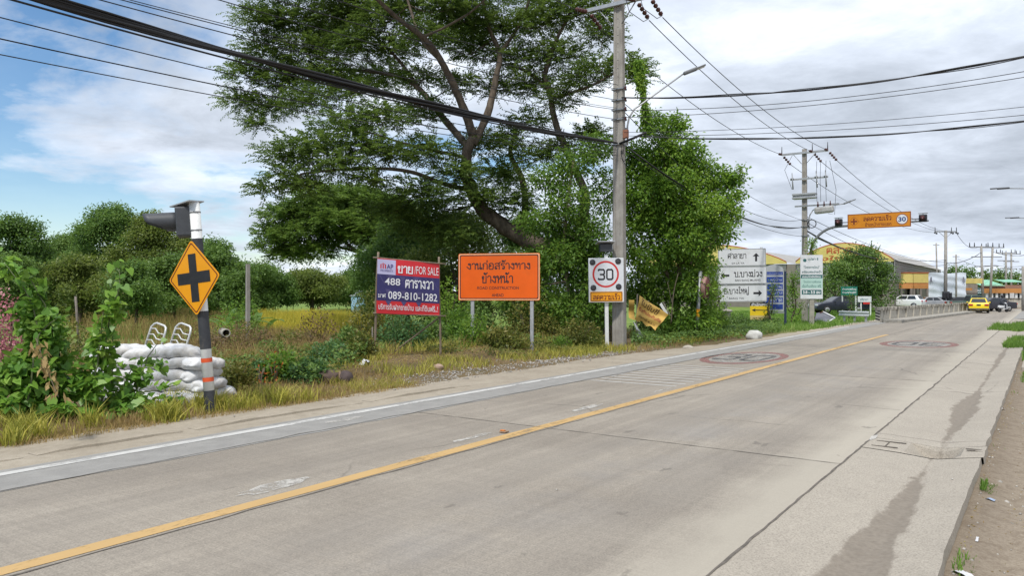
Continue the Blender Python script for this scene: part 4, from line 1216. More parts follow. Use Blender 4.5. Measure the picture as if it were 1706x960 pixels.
for px in (1210.5, 1268):
    mb = MB(); mb.tube([(xx(px), .07, -.4 if px < 1240 else zz(503)), (xx(px), .07, zz(412))], .075, 10); mb.build('post', M_galv, ds)
mb = MB(); mb.lathe([(.30, zz(535)), (.27, zz(521)), (.27, zz(520.5)), (.36, zz(520)), (.36, zz(517)), (.30, zz(516.5)), (0.12, zz(515))], (xx(1210.5), .07, 0), 18); mb.build('post_base', M_concold, ds)

# convex traffic mirror seen from its back
b = G(1160, 565); b.z = gz(b.x, b.y)
k = b.y / F
mr = thing('traffic_mirror', 'round traffic mirror showing its rusty back on a short leaning grey and yellow post', 'traffic mirror', b, (0, R(3.6), R(0)))
zz = lambda py: EYE - b.z + (488 - py) * k
mb = MB(); mb.tube([(0, 0, -.3), (0, 0, zz(452))], .075, 12); mb.build('post', M_steel, mr)
mb = MB(); mb.tube([(0, 0, zz(528)), (0, 0, zz(515))], .079, 12, False); mb.build('yellow_band', M_amber, mr)
m = Matrix.Rotation(R(62), 3, 'Z') @ Matrix.Rotation(R(90), 3, 'X')
mb = MB(); mb.lathe([(0.0, .10), (.18, .09), (.38, .04), (.47, -.02), (.49, -.05), (.45, -.06)], (.38, .12, zz(478)), 28, m); mb.build('mirror_back', M_plain('rusty_red_back', (.14, .05, .045), .7, .3, 5, dirt=((.26, .20, .18), .5)), mr)
mb = MB(); mb.tube([(0, 0, zz(470)), (.3, .1, zz(476))], .03, 8); mb.tube([(0, 0, zz(484)), (.3, .1, zz(479))], .03, 8); mb.bbox((.31, .1, zz(478)), (.12, .12, .4), .01, R(62)); mb.build('bracket', M_plain('old_orange', (.35, .17, .10), .7, .3, 9), mr)
mb = MB(); mb.lathe([(.48, 0), (.50, .03), (.50, .16), (.44, .20)], (.38, .12, zz(478)), 28, Matrix.Rotation(R(62), 3, 'Z') @ Matrix.Rotation(R(-90), 3, 'X')); mb.build('hood_rim', M_plain('pinkish_rim', (.34, .20, .17), .6, .25, 5), mr)

# small yellow arrow sign
b = G(1266, 542); b.z = gz(b.x, b.y); k = b.y / F
ya = thing('arrow_sign', 'small yellow board with a black arrow to the left on a short white post', 'road sign', b, (0, 0, R(-4)))
zz = lambda py: EYE - b.z + (488 - py) * k
xx = lambda px: (px - 1266) * k
mb = MB(); mb.box((xx(1266), 0, (zz(504.5) + zz(533)) / 2), (xx(1282) - xx(1250), .03, zz(504.5) - zz(533))); pn = mb.build('sign_board', M_plain('sign_yellow', (.78, .55, .02), .45, .1, 3), ya)
mb = MB(); mb.add([(xx(1250), -.0175, zz(510)), (xx(1282), -.0175, zz(510)), (xx(1282), -.0175, zz(504.5)), (xx(1250), -.0175, zz(504.5))], [(0, 1, 2, 3)]); mb.build('black_strip', M_black, pn)
mb = MB(); text_into(mb, 'สำนักสงฆ์', flat(-.019), xx(1252), xx(1280), zz(510), zz(505), .02); mb.build('lettering', M_bwht, pn)
mb = MB(); mb.add([(xx(1250), -.0175, zz(533)), (xx(1282), -.0175, zz(533)), (xx(1282), -.0175, zz(526)), (xx(1250), -.0175, zz(526))], [(0, 1, 2, 3)]); mb.build('beige_strip', M_plain('sign_beige', (.60, .47, .20), .5, .1, 3), pn)
mb = MB(); a = zz(517); mb.add([(xx(1252.5), -.0175, a), (xx(1259), -.0175, a - .11), (xx(1258), -.0175, a - .03), (xx(1278), -.0175, a - .02), (xx(1278), -.0175, a + .02), (xx(1258), -.0175, a + .03), (xx(1259), -.0175, a + .11)], [tuple(range(7))])
text_into(mb, '094-087-3113', flat(-.019), xx(1254), xx(1281), zz(531.5), zz(529), .015); mb.build('lettering', M_black, pn)
mb = MB(); mb.bbox((0, .06, zz(545) / 2 + .3), (.19, .09, zz(505) + .1), .01); mb.build('post', M_white, ya)

# blue notice board with rounded top
dB = 47.5; k = dB / F
b = at_depth(1291, dB)
bb = thing('notice_board', 'tall blue notice board with a rounded grey top behind the direction boards', 'notice board', b, (0, 0, R(-8)))
zz = lambda py: EYE - b.z + (488 - py) * k
xx = lambda px: (px - 1291) * k
pl = [(xx(1274), zz(519)), (xx(1305), zz(519)), (xx(1305), zz(452))] + [(xx(1289.5) + 15.5 * k * math.cos(q), zz(452) + 11 * k * math.sin(q)) for q in np.linspace(.15, math.pi - .15, 12)] + [(xx(1274), zz(452))]
mb = MB(); mb.prism(pl, -.05, .05); pn = mb.build('board', M_plain('board_grey', (.38, .40, .42), .5, .12, 4), bb)
M_blue = M_plain('board_blue', (.012, .045, .27), .45, .2, 4)
M_faint = M_plain('board_text', (.42, .46, .58), .5, .1, 5)
for i, (y0, y1, tx) in enumerate(((458.5, 453, 'เทศบาลตำบล'), (471, 461.5, 'หมู่บ้าน'), (482, 473.5, 'บ้านใหญ่'), (493, 484.5, 'ชุมชน'), (504.5, 495.5, 'ตลาด'), (515.5, 507, ''))):
    mb = MB(); mb.add([(xx(1275.5), -.053, zz(y0)), (xx(1303.5), -.053, zz(y0)), (xx(1303.5), -.053, zz(y1)), (xx(1275.5), -.053, zz(y1))], [(0, 1, 2, 3)]); row = mb.build('blue_row', M_blue, pn)
    if tx:
        mb = MB(); text_into(mb, tx, flat(-.055), xx(1284 if i else 1277), xx(1302), zz(y0 - 1), zz(y1 + 1.5), .0); mb.build('lettering', M_faint, row)
for px in (1273, 1307.5):
    mb = MB(); mb.box((xx(px), 0, (zz(452) - .4) / 2), (.13, .13, zz(452) + .4)); mb.build('post', M_plain('post_navy', (.02, .035, .07), .5, .2, 5), bb)
mb = MB(); mb.box((xx(1290), 0, zz(521)), (xx(1306) - xx(1274), .1, .1)); mb.build('rail', M_steel, bb)

# white and green information board
b = at_depth(1352, 49); k = b.y / F
ib = thing('information_board', 'tall white and green information board on one square post under a tuft of vine', 'sign', b, (0, 0, R(-4)))
zz = lambda py: EYE - b.z + (488 - py) * k
xx = lambda px: (px - 1352) * k
mb = MB(); mb.box((xx(1351), -.12, (zz(425) + zz(498)) / 2), (xx(1369) - xx(1333), .05, zz(425) - zz(498))); pn = mb.build('board', M_signw, ib)
M_teal = M_plain('teal_ink', (.035, .13, .13), .5, .15, 5)
M_mint = M_plain('mint_ink', (.42, .60, .55), .5, .08, 5)
mb = MB()
def rc(mb, x0, x1, y0, y1, y=-.148): mb.add([(xx(x0), y, zz(y0)), (xx(x1), y, zz(y0)), (xx(x1), y, zz(y1)), (xx(x0), y, zz(y1))], [(0, 1, 2, 3)])
rc(mb, 1333.5, 1368.5, 481, 463.5); mb.build('mint_band', M_mint, pn)
mb = MB(); rc(mb, 1333.5, 1368.5, 464, 458, -.150); rc(mb, 1335, 1367, 491, 483, -.150); mb.add([(x, -.15, z) for x, z in circ(xx(1340), zz(434), 2.8 * k, n=20)], [tuple(range(20))]); mb.build('teal_band', M_teal, pn)
mb = MB(); f = flat(-.1525)
text_into(mb, 'คอนโดมิเนียม', f, xx(1336), xx(1366), zz(463), zz(459), .02); text_into(mb, '3.8 - 3.5 ลบ', f, xx(1337), xx(1365), zz(489.5), zz(484.5), .03); mb.build('lettering', M_bwht, pn)
mb = MB()
text_into(mb, 'บุปผา 8', f, xx(1345), xx(1362), zz(435), zz(429.5), .015); text_into(mb, '"โครงการใหม่"', f, xx(1338), xx(1364), zz(447.5), zz(443), .01)
text_into(mb, 'พร้อมสระว่ายน้ำ', f, xx(1335.5), xx(1367), zz(455), zz(451), .02); text_into(mb, 'โครงการพิเศษ', f, xx(1338), xx(1366), zz(471.5), zz(467.5), .0)
text_into(mb, 'เริ่มต้นเพียง ฟรี', f, xx(1335.5), xx(1366), zz(479), zz(474), .0)
mb.build('lettering', M_teal, pn)
mb = MB(); mb.bbox((0, 0, (zz(428) - .4) / 2), (.30, .20, zz(428) + .4), .02); mb.build('post', M_concold, ib)

# small roadside boards in the grass
def small_board(name, label, px, py, x0, x1, y0, y1, m, posts, txt=None, tm=None, extra=None):
    b = G(px, py); b.z = gz(b.x, b.y); k = b.y / F
    zz = lambda q: EYE - b.z + (488 - q) * k
    xx = lambda q: (q - px) * k
    r = thing(name, label, 'sign', b, (0, 0, R(-3)))
    mb = MB(); mb.box(((xx(x0) + xx(x1)) / 2, 0, (zz(y0) + zz(y1)) / 2), (xx(x1) - xx(x0), .05, abs(zz(y1) - zz(y0)))); pn = mb.build('board', m, r)
    for q in posts:
        mb = MB(); mb.box((xx(q), .075, (zz((y0 + y1) / 2) - .3) / 2), (.10, .09, zz((y0 + y1) / 2) + .3)); mb.build('post', M_white, r)
    if txt:
        mb = MB()
        for tx, a, c, e, f_ in txt: text_into(mb, tx, flat(-.028), xx(a), xx(c), zz(e), zz(f_), .02)
        mb.build('lettering', tm, pn)
    if extra: extra(pn, xx, zz)
    return r
M_green = M_plain('sign_green', (.012, .17, .12), .5, .12, 4)
small_board('place_sign', 'small green place-name board with a pale frame beside a leafy post', 1414, 527, 1401.5, 1428, 492, 477.5, M_green, (1404, 1426),
            [('ตำบลบางใหญ่', 1403.5, 1426, 484, 480), ('บ้านบางใหญ่ซิตี้', 1403.5, 1426, 489.5, 485.5)], M_bwht)
def redfoot(pn, xx, zz):
    mb = MB(); mb.add([(xx(1438), -.03, zz(507)), (xx(1449), -.03, zz(507)), (xx(1449), -.03, zz(503.8)), (xx(1438), -.03, zz(503.8))], [(0, 1, 2, 3)]); mb.build('red_strip', M_red, pn)
small_board('small_sign', 'small white board with a red strip on thin white posts near the parapet', 1443, 527, 1429.5, 1451.5, 503.5, 494, M_signw, (1435, 1450.5), [('ศรีราชา', 1433, 1446, 501, 497)], M_teal, redfoot)
# ------------------------------------------------------------------ guard rail, fallen panel, parapet
k = 52.5 / F
g0 = at_depth(1398, 53); g1 = at_depth(1448, 51)
wv = g1 - g0; wv.z = 0
gr = thing('guard_rail', 'short galvanised guard rail standing in the grass before the weathered parapet', 'guard rail', g0, (0, 0, yaw_of(wv)))
Lr = wv.length
prof = [(0, .30), (-.06, .34), (-.06, .40), (0, .46), (0, .50), (-.06, .56), (-.06, .62), (0, .66)]
prof = [(y, z + .12) for y, z in prof] + [(y + .008, z + .12) for y, z in prof[::-1]]
mb = MB(); mb.prism_x(prof, 0, Lr); mb.build('beam', M_plain('rail_zinc', (.55, .58, .60), .4, .15, 5, .3), gr)
for x in (.35, Lr / 2, Lr - .3):
    mb = MB(); mb.box((x, .08, .2), (.12, .10, 1.2)); mb.build('post', M_galv, gr)
fp = thing('fallen_board', 'fallen dark grey board with a red and white edge lying tilted on the verge', 'board', G(1372, 536, 0), (0, 0, 0))
fp.location.z = gz(fp.location.x, fp.location.y)
q = [P(1357, 535, 53.2), P(1379, 536.5, 52.2), P(1390, 530, 53.5), P(1371, 520, 54.5), P(1360, 522, 54.5)]
o_ = fp.location
mb = MB(); vs = [p - o_ for p in q]; vs2 = [v + Vector((0, .06, -.05)) for v in vs]
n = 5; mb.add(vs + vs2, [tuple(range(n)), tuple(range(2 * n - 1, n - 1, -1))] + [(j, i, n + i, n + j) for i, j in ((i, (i + 1) % n) for i in range(n))])
mb.build('panel', M_plain('slate_panel', (.13, .135, .155), .6, .2, 2), fp)
mb = MB(); mb.tube([P(1379, 537, 52.1) - o_, P(1391, 530, 53.4) - o_], .05, 6); mb.tube([P(1371, 519.5, 54.4) - o_, P(1391, 529.5, 53.4) - o_], .05, 6); mb.build('white_edge', M_white, fp)
mb = MB(); mb.grid(lambda u, v: P(1354 + 17 * u, 530 - 12 * u + 4 * v * (1 - u) + 1.5 * v, 54.3 + .1 * v) - o_, 4, 2); mb.build('red_edge', M_plain('faded_red', (.50, .17, .12), .6, .2, 3), fp)

pa, pb = at_depth(1466, 51.3), at_depth(1611, 78.5)
pa.z = pb.z = 0
wv = pb - pa; Lp = wv.length
pr = thing('bridge_parapet', 'long mould-stained concrete bridge parapet with a coping and a raised kerb walk in front', 'parapet', pa, (0, 0, yaw_of(wv)))
t = NT('stained_parapet')
co = t.coord()
n1 = t.noise(t.n('ShaderNodeMapping', {0: co, 'Scale': (1.1, 1, 0.5)}).outputs[0], 1.6, 8, 0.7)
n2 = t.noise(co, 7, 7, .7)
zc = t.n('ShaderNodeSeparateXYZ', {0: co}).outputs[2]
ht = t.n('ShaderNodeMapRange', {0: zc, 1: .2, 2: 1.05}).outputs[0]
dk = t.ramp(t.math('ADD', t.math('MULTIPLY', n1, .9), t.math('MULTIPLY', ht, .22)), [(.56, 0.0), (.72, .9)])
M_par = t.out(t.bsdf(t.mix(dk, t.ramp(n2, [(.3, (.38, .35, .29)), (.7, (.60, .56, .48))]), t.mix(n2, (.045, .042, .036), (.12, .105, .08))), .93, t.bump(n2, .5, .02), 0, .2))
mb = MB(); mb.box((Lp / 2, 0.15, .40), (Lp, .28, .80)); mb.build('wall', M_par, pr)
mb = MB(); mb.bbox((Lp / 2, 0.14, .90), (Lp + .05, .40, .20), .03); mb.box((Lp / 2, .15, .815), (Lp, .34, .028)); mb.build('coping', M_par, pr)
for i in range(15):
    mb = MB(); mb.bbox((.25 + i * (Lp - .5) / 14, .0, .40), (.30, .14, .80), .015); mb.build('pilaster', M_par, pr)
mb = MB(); mb.bbox((Lp / 2 + .3, -.75, .02), (Lp + .6, 1.1, .36), .04); mb.build('kerb_walk', M_concold, pr)
mb = MB()
for i in range(4): mb.add([(-.006, .01, .12 + .2 * i), (-.006, .29, .2 + .2 * i), (-.006, .29, .3 + .2 * i), (-.006, .01, .22 + .2 * i)], [(3, 2, 1, 0)])
mb.build('hazard_stripe', M_black, pr)

# ------------------------------------------------------------------ market hall
C0 = SD(105, 15.3)
mk = thing('market_hall', 'market hall with two yellow arched gables, a grey curved roof and orange-edged canopies', 'market building', C0, (0, 0, yaw_of(-RL)))
# local x: across the road to the right, y: along the road; the gable plane is y = 0, the right flank x = 0
M_myel = M_plain('market_yellow', (.62, .51, .16), .6, .10, 1.2, dirt=((.40, .30, .10), .35))
M_mtrim = M_plain('market_red_trim', (.42, .10, .03), .6, .2, 2)
M_mor = M_plain('market_orange', (.52, .235, .07), .6, .12, 2)
M_mroof = M_plain('metal_roof', (.34, .325, .30), .55, .15, .6)
M_louv = M_plain('louvre_grey', (.34, .335, .34), .6, .15, 1)
M_dark = M_plain('interior_shade', (.02, .019, .018), .9, .3, 1)  # the shade inside openings is put into this near-black colour
M_mwall = M_plain('market_wall', (.22, .195, .17), .8, .2, 1)
def arch(x0, x1, zb, zs, rise, y0, y1, n=22):
    return [(x0, zb), (x1, zb)] + [(x1 + (x0 - x1) * i / n, zs + rise * math.sin(math.pi * i / n) ** .85) for i in range(n + 1)]
for x0, x1, rise, lab in ((-11.8, 0.0, 2.25, 'right'), (-34, -13.0, 2.6, 'left')):
    mb = MB(); mb.prism(arch(x0, x1, 5.9, 6.1, rise, 0, 0), -.15, .15); gb = mb.build('arched_gable', M_myel, mk)
    A = arch(x0, x1, 5.9, 6.1, rise, 0, 0); 
    mb = MB(); mb.tube([(x, -.1, z + .05) for x, z in A[2:]], .08, 6); mb.build('gable_trim', M_mtrim, gb)
    mb = MB()
    n = 20
    pts = [(x1 + (x0 - x1) * i / n, 6.05 + rise * math.sin(math.pi * i / n) ** .85) for i in range(n + 1)]
    mb.add([(x, .16, z) for x, z in pts] + [(x, 52, z) for x, z in pts], [(i, i + 1, n + 2 + i, n + 1 + i) for i in range(n)], True); mb.build('roof', M_mroof, mk)
    mb = MB()
    for i in range(9): mb.box(((x0 + x1) / 2, .05 + .03 * (i % 2), 3.6 + i * .26), (x1 - x0 - .2, .10, .2), Matrix.Rotation(R(22), 3, 'X'))
    mb.build('louvre', M_louv, mk)
mb = MB(); mb.box((-17, .45, 2.9), (33.9, .3, 5.9)); mb.build('front_wall', M_mwall, mk)
mb = MB()
for i in range(11): mb.box((.06 + .03 * (i % 2), 26, 3.5 + i * .25), (.10, 52, .19), Matrix.Rotation(R(20), 3, 'Y'))
mb.build('louvre', M_louv, mk)
mb = MB(); mb.box((-.25, 26, 3), (.3, 51, 6)); mb.build('flank_wall', M_mwall, mk)
mb = MB()   # eaves of the long curved roof
mb.add([(-1.4, 0.2, 6.9), (.55, 0.2, 5.95), (.55, 52, 5.95), (-1.4, 52, 6.9)], [(0, 1, 2, 3)]); mb.build('eaves', M_mroof, mk)
fn = flat(-.16)
mb = MB(); text_into(mb, 'ตลาด', fn, -7.9, -4.9, 7.05, 7.85, .02); text_into(mb, 'บางใหญ่ซิตี้', fn, -10.6, -1.6, 6.05, 6.85, .02); mb.build('lettering', M_mtrim, mk)
for (px0, px1, y0, y1, d, lab) in ((1482, 1520, 455.5, 480, 99, 0), (1521, 1546, 455.5, 480, 102, 1)):
    a = P(px0, 455, d) - C0; bq_ = P(px1, 455, d) - C0
    Ri = Matrix.Rotation(-yaw_of(-RL), 3, 'Z')
    a, bq_ = Ri @ a, Ri @ bq_
    kk = d / F
    z0, z1, z2, z3 = [EYE + (488 - q) * kk for q in (481, 473, 471.5, 455.5)]
    yw = math.atan2((bq_ - a).y, (bq_ - a).x)
    m = Matrix.Rotation(yw, 3, 'Z'); c = (a + bq_) / 2; w = (bq_ - a).length
    for za, zb_, mm, nm in ((z2, z3, M_myel, 'canopy_fascia'), (z0, z1, M_mor, 'canopy_band')):
        mb = MB(); mb.box((c.x, c.y, (za + zb_) / 2), (w, .25, zb_ - za), m); mb.build(nm, mm, mk)
    mb = MB(); mb.box((c.x, c.y, (z1 + z2) / 2), (w, .2, z2 - z1 - .01), m); mb.box((c.x, c.y, z3 + .07), (w + .1, .4, .12), m); mb.build('canopy_trim', M_mtrim, mk)
    dn = m @ Vector((0, 1, 0))
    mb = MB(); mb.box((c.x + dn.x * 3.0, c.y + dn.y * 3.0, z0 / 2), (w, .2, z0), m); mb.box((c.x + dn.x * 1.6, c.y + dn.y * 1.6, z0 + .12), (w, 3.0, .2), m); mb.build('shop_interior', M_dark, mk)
    for u in (.06, .5, .94):
        p = a.lerp(bq_, u)
        mb = MB(); mb.box((p.x, p.y, z0 / 2), (.28, .22, z0), m); mb.build('pillar', M_mwall, mk)

# row of shops across the junction
b = at_depth(1640, 122); b.z = 0
sh = thing('shop_row', 'low row of shops with an orange awning, green roof and pale pillars across the junction', 'shops', b, (0, 0, R(-4)))
k = 122 / F
zz = lambda py: EYE + (488 - py) * k
xx = lambda px: (px - 1640) * k
mb = MB(); mb.box(((xx(1638) + xx(1725)) / 2, .1, (zz(481) + zz(488.5)) / 2), (xx(1725) - xx(1638), .3, zz(481) - zz(488.5))); mb.build('awning', M_mor, sh)
mb = MB(); mb.box(((xx(1638) + xx(1725)) / 2, .8, (zz(475) + zz(481)) / 2), (xx(1725) - xx(1638), .3, zz(475) - zz(481))); mb.build('upper_wall', M_plain('brick_brown', (.30, .17, .12), .8, .2, 2), sh)
mb = MB(); mb.add([(xx(1637), .3, zz(476.5)), (xx(1676), .3, zz(476.5)), (xx(1674), 5, zz(465.5)), (xx(1640), 5, zz(465.5))], [(0, 1, 2, 3)])
mb.add([(xx(1683), 2, zz(470)), (xx(1720), 2, zz(470)), (xx(1720), 6, zz(465)), (xx(1688), 6, zz(465))], [(0, 1, 2, 3)]); mb.build('green_roof', M_plain('mint_roof', (.22, .50, .34), .5, .12, 2), sh)
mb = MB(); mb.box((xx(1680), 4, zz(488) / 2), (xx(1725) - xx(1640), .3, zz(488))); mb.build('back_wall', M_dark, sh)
for px in (1645, 1653, 1661, 1669, 1677, 1692, 1700):
    mb = MB(); mb.box((xx(px), .3, zz(488) / 2), (.35, .3, zz(488))); mb.build('pillar', M_white, sh)
for px in (1657, 1664, 1698):
    mb = MB(); mb.box((xx(px), 2.4, zz(495)), (.7, .1, 1.4)); mb.build('window', M_signw, sh)
b = at_depth(1623, 112); b.z = 0; k = 112 / F
zz = lambda py: EYE + (488 - py) * k; xx = lambda px: (px - 1623) * k
ys = thing('yellow_shop', 'small shop with a flat yellow fascia between the white tarpaulin and the pale pole', 'shop', b)
mb = MB(); mb.box((0, 0, (zz(464) + zz(472.5)) / 2), (xx(1638) - xx(1608), .3, zz(464) - zz(472.5))); mb.build('fascia', M_myel, ys)
mb = MB(); mb.box((0, 1.5, zz(473) / 2), (xx(1638) - xx(1608), .3, zz(473))); mb.build('wall', M_plain('shop_wall', (.30, .26, .23), .8, .2, 2), ys)
mb = MB(); mb.box((xx(1614), .2, zz(482)), (xx(1621) - xx(1608), .2, .35)); mb.build('awning', M_mor, ys)
ts = small_board('hanging_sign', 'dark teal sign with white letters above the yellow taxi', 1628, 509, 1620, 1637, 490, 480, M_teal, (1622, 1636), [('ตลาดนัด', 1621, 1636.5, 486, 481.5), ('บางใหญ่', 1625, 1636, 489.3, 487)], M_bwht)
# white tarpaulin hoarding
b = at_depth(1577, 104); b.z = 0; k = 104 / F
zz = lambda py: EYE + (488 - py) * k; xx = lambda px: (px - 1577) * k
hw = thing('hoarding', 'big pale tarpaulin hoarding stretched across scaffold poles beside the market canopy', 'hoarding', b, (0, 0, R(2)))
mb = MB(); mb.grid(lambda u, v: (xx(1543.5) + (xx(1610.5) - xx(1543.5)) * u, .10 * math.sin(u * 19 + 3 * v) * (1 - abs(2 * v - 1)) + .05 * math.sin(v * 23 + 5 * u), zz(504) + (zz(455) + .08 * math.sin(u * 9) - zz(504)) * v), 40, 24)
ta = mb.build('tarpaulin', M_plain('pale_tarpaulin', (.62, .68, .75), .6, .12, .5, dirt=((.36, .42, .50), .4)), hw)
mb = MB()
for px, s in ((1549.5, 1), (1605, -1)):     # small printed figures in the upper corners
    mb.add([(xx(px + s * a), -.16, zz(y)) for a, y in ((-2.2, 471), (-1.4, 465), (-.6, 461.5), (.8, 461.5), (1.6, 464), (1.2, 467), (3, 471), (1.3, 470), (.3, 467.5), (-1, 471))], [tuple(range(10))])
mb.build('printed_mark', M_plain('mark_grey', (.20, .20, .24), .6, .2, 3), ta)
for px in (1545, 1554, 1566, 1588, 1600, 1609.5):
    mb = MB(); mb.tube([(xx(px), .22, 0), (xx(px), .22, zz(455))], .06, 6); mb.build('pole', M_steel, hw)
# small cabinets at the foot of the pole before the hoarding
cb = thing('traffic_cabinet', 'small dark traffic signal cabinet at the foot of the pole before the hoarding', 'cabinet', at_depth(1576, 98.5))
k = 98.5 / F
mb = MB(); mb.bbox((0, 0, 1.75), (.75, .4, .95), .03); mb.build('housing', M_lamp, cb)
for dx in (-.45, 0, .45):
    mb = MB(); mb.bbox((dx, -.25, 1.7), (.30, .2, .7), .03); mb.build('signal_head', M_black, cb)
mb = MB(); mb.box((0, 0, .65), (.16, .16, 1.4)); mb.build('post', M_galv, cb)
bw = thing('boundary_wall', 'low grey stained wall along the far side of the junction', 'wall', at_depth(1690, 108), (0, 0, R(-2)))
bw.location.z = 0
mb = MB(); mb.box((1.5, 0, .55), (9, .3, 1.2)); mb.box((1.5, 0, 1.2), (9.1, .4, .1)); mb.build('wall_body', M_par, bw)
bs = thing('blue_shed', 'small pale blue shed glimpsed between the dark trees behind the for-sale banner', 'shed', at_depth(601, 78), (0, 0, R(8)))
k = 78 / F
mb = MB(); mb.box((0, 1.2, 1.0), (1.9, 2.4, 2.0)); mb.build('wall', M_plain('pale_blue', (.30, .48, .66), .6, .15, 2), bs)
mb = MB(); mb.prism([(-1.15, 1.95), (1.15, 1.95), (0, 2.6)], -.1, 2.6); mb.build('roof', M_plain('shed_roof', (.40, .44, .47), .6, .15, 2), bs)

# ------------------------------------------------------------------ vehicles
M_glass = M_plain('car_glass', (.03, .035, .04), .08, .2, 2, 0, 0, .6)
M_tyre = M_plain('tyre_rubber', (.02, .02, .02), .8, .3, 9)
M_rim = M_plain('alloy_rim', (.45, .46, .47), .35, .15, 9, .6)
M_tail = M_plain('tail_lamp_red', (.45, .02, .02), .25, .2, 9)
M_headl = M_plain('headlamp_clear', (.65, .68, .70), .15, .1, 9)
def car(name, label, cat, loc, heading, col, kind='sedan', glass=None):
    m = M_plain(name + '_paint', col, .28, .05, 2, 0.0, 0, .55)
    r = thing(name, label, cat, loc, (0, 0, heading))       # local +y is forward
    W = .88
    if kind == 'sedan':
        low = [(-2.25, .30), (-2.36, .42), (-2.36, .70), (-2.28, .98), (-1.6, 1.04), (.95, .99), (1.95, .86), (2.25, .70), (2.3, .42), (2.2, .28)]
        base, roof, rz = (-1.72, 1.05), (-.95, .22), 1.47
    elif kind == 'suv':
        low = [(-2.2, .36), (-2.3, .5), (-2.32, .85), (-2.22, 1.12), (1.0, 1.10), (2.0, 1.0), (2.28, .82), (2.32, .5), (2.2, .34)]
        base, roof, rz = (-2.12, 1.15), (-1.65, .30), 1.70
    else:
        low = [(-2.5, .42), (-2.6, .6), (-2.6, 1.05), (-.55, 1.08), (1.2, 1.12), (2.1, 1.05), (2.5, .9), (2.55, .55), (2.4, .4)]
        base, roof, rz = (-.75, 1.35), (-.45, .55), 1.75
    bm = bmesh.new()
    n = len(low)
    vs = [bm.verts.new((s * W * (1 if z > .45 else .95), y, z)) for s in (-1, 1) for y, z in low]
    bm.faces.new(vs[:n]); bm.faces.new(vs[n:][::-1])
    for i in range(n): bm.faces.new((vs[(i + 1) % n], vs[i], vs[n + i], vs[n + (i + 1) % n]))
    bmesh.ops.recalc_face_normals(bm, faces=bm.faces)
    bmesh.ops.bevel(bm, geom=bm.edges[:], offset=.07, segments=3, affect='EDGES', profile=.6)
    me = bpy.data.meshes.new('body'); bm.to_mesh(me); bm.free(); me.materials.append(m)
    for p in me.polygons: p.use_smooth = True
    bd = link(bpy.data.objects.new('body', me), r)
    zb = low[3][1] - .03
    bw_, rw = W - .07, W - .26
    A = [(-bw_, base[0], zb), (bw_, base[0], zb), (bw_, base[1], zb), (-bw_, base[1], zb)]
    Bt = [(-rw, roof[0], rz), (rw, roof[0], rz), (rw, roof[1], rz), (-rw, roof[1], rz)]
    bm = bmesh.new()
    v = [bm.verts.new(p) for p in A + Bt]
    for f in ((3, 2, 1, 0), (4, 5, 6, 7), (0, 1, 5, 4), (1, 2, 6, 5), (2, 3, 7, 6), (3, 0, 4, 7)): bm.faces.new([v[i] for i in f])
    bmesh.ops.bevel(bm, geom=bm.edges[:], offset=.07, segments=3, affect='EDGES', profile=.6)
    me = bpy.data.meshes.new('cabin'); bm.to_mesh(me); bm.free(); me.materials.append(m)
    for p in me.polygons: p.use_smooth = True
    link(bpy.data.objects.new('cabin', me), r)
    A = [Vector(p) for p in A]; Bt = [Vector(p) for p in Bt]
    def pane(i, j, u0, u1, v0, v1):
        f = lambda u, w: (A[i].lerp(A[j], u)).lerp(Bt[i].lerp(Bt[j], u), w)
        nn = (A[j] - A[i]).cross(Bt[i] - A[i]).normalized() * .008
        mb = MB(); mb.add([f(u0, v0) + nn, f(u1, v0) + nn, f(u1, v1) + nn, f(u0, v1) + nn], [(0, 1, 2, 3)]); return mb.build('window', glass or M_glass, r)
    pane(0, 1, .08, .92, .16, .88); pane(2, 3, .07, .93, .14, .88)
    for i, j in ((1, 2), (3, 0)):
        pane(i, j, .10, .49, .16, .86); pane(i, j, .53, .88, .16, .86)
    wr = .33 if kind == 'sedan' else .37
    for sx in (-1, 1):
        for y in (-1.4, 1.38):
            mb = MB(); mb.lathe([(wr * .6, -.1), (wr, -.09), (wr, .09), (wr * .6, .1)], (sx * (W - .08), y, wr), 20, Matrix.Rotation(R(90), 3, 'Y')); w = mb.build('wheel', M_tyre, r)
            mb = MB(); mb.lathe([(0, 0.02), (wr * .58, .012), (wr * .62, 0)], (sx * (W + .022), y, wr), 14, Matrix.Rotation(R(90 * sx), 3, 'Y')); mb.build('rim', M_rim, w)
        z = low[3][1] - .16
        mb = MB(); mb.bbox((sx * (W - .22), low[2][0] - .012, z), (.36, .08, .16), .02); mb.build('tail_lamp', M_tail, r)
        mb = MB(); mb.bbox((sx * (W - .22), 2.24, .72), (.34, .10, .14), .02); mb.build('headlamp', M_headl, r)
        mb = MB(); mb.bbox((sx * (W + .08), .72, zb + .08), (.18, .10, .12), .03); mb.build('wing_mirror', m, r)
    mb = MB(); mb.box((0, low[2][0] - .012, low[3][1] - .17), (.36, .02, .13)); mb.build('number_plate', M_black if kind == 'sedan' else M_white, r)
    mb = MB(); mb.bbox((0, low[1][0] + .04, .40), (W * 1.9, .12, .14), .03); mb.build('bumper', M_lamp, r)
    return r
HD = -TH
bt = at_depth(1630, 76.5); bt.z = 0
car('taxi', 'bright yellow taxi saloon seen from behind at the end of the parapet', 'car', bt, HD + R(4), (.80, .60, .01))
bt = at_depth(1621, 84); bt.z = 0
car('pickup_truck', 'dark green and black pickup turning just left of the yellow taxi', 'pickup', bt, R(-95), (.05, .09, .07), 'pickup')
bt = at_depth(1651, 82.5); bt.z = 0
car('parked_car', 'dark grey car crossing just right of the yellow taxi', 'car', bt, R(95), (.035, .035, .045), 'sedan')
bt = at_depth(1507, 97); bt.z = 0
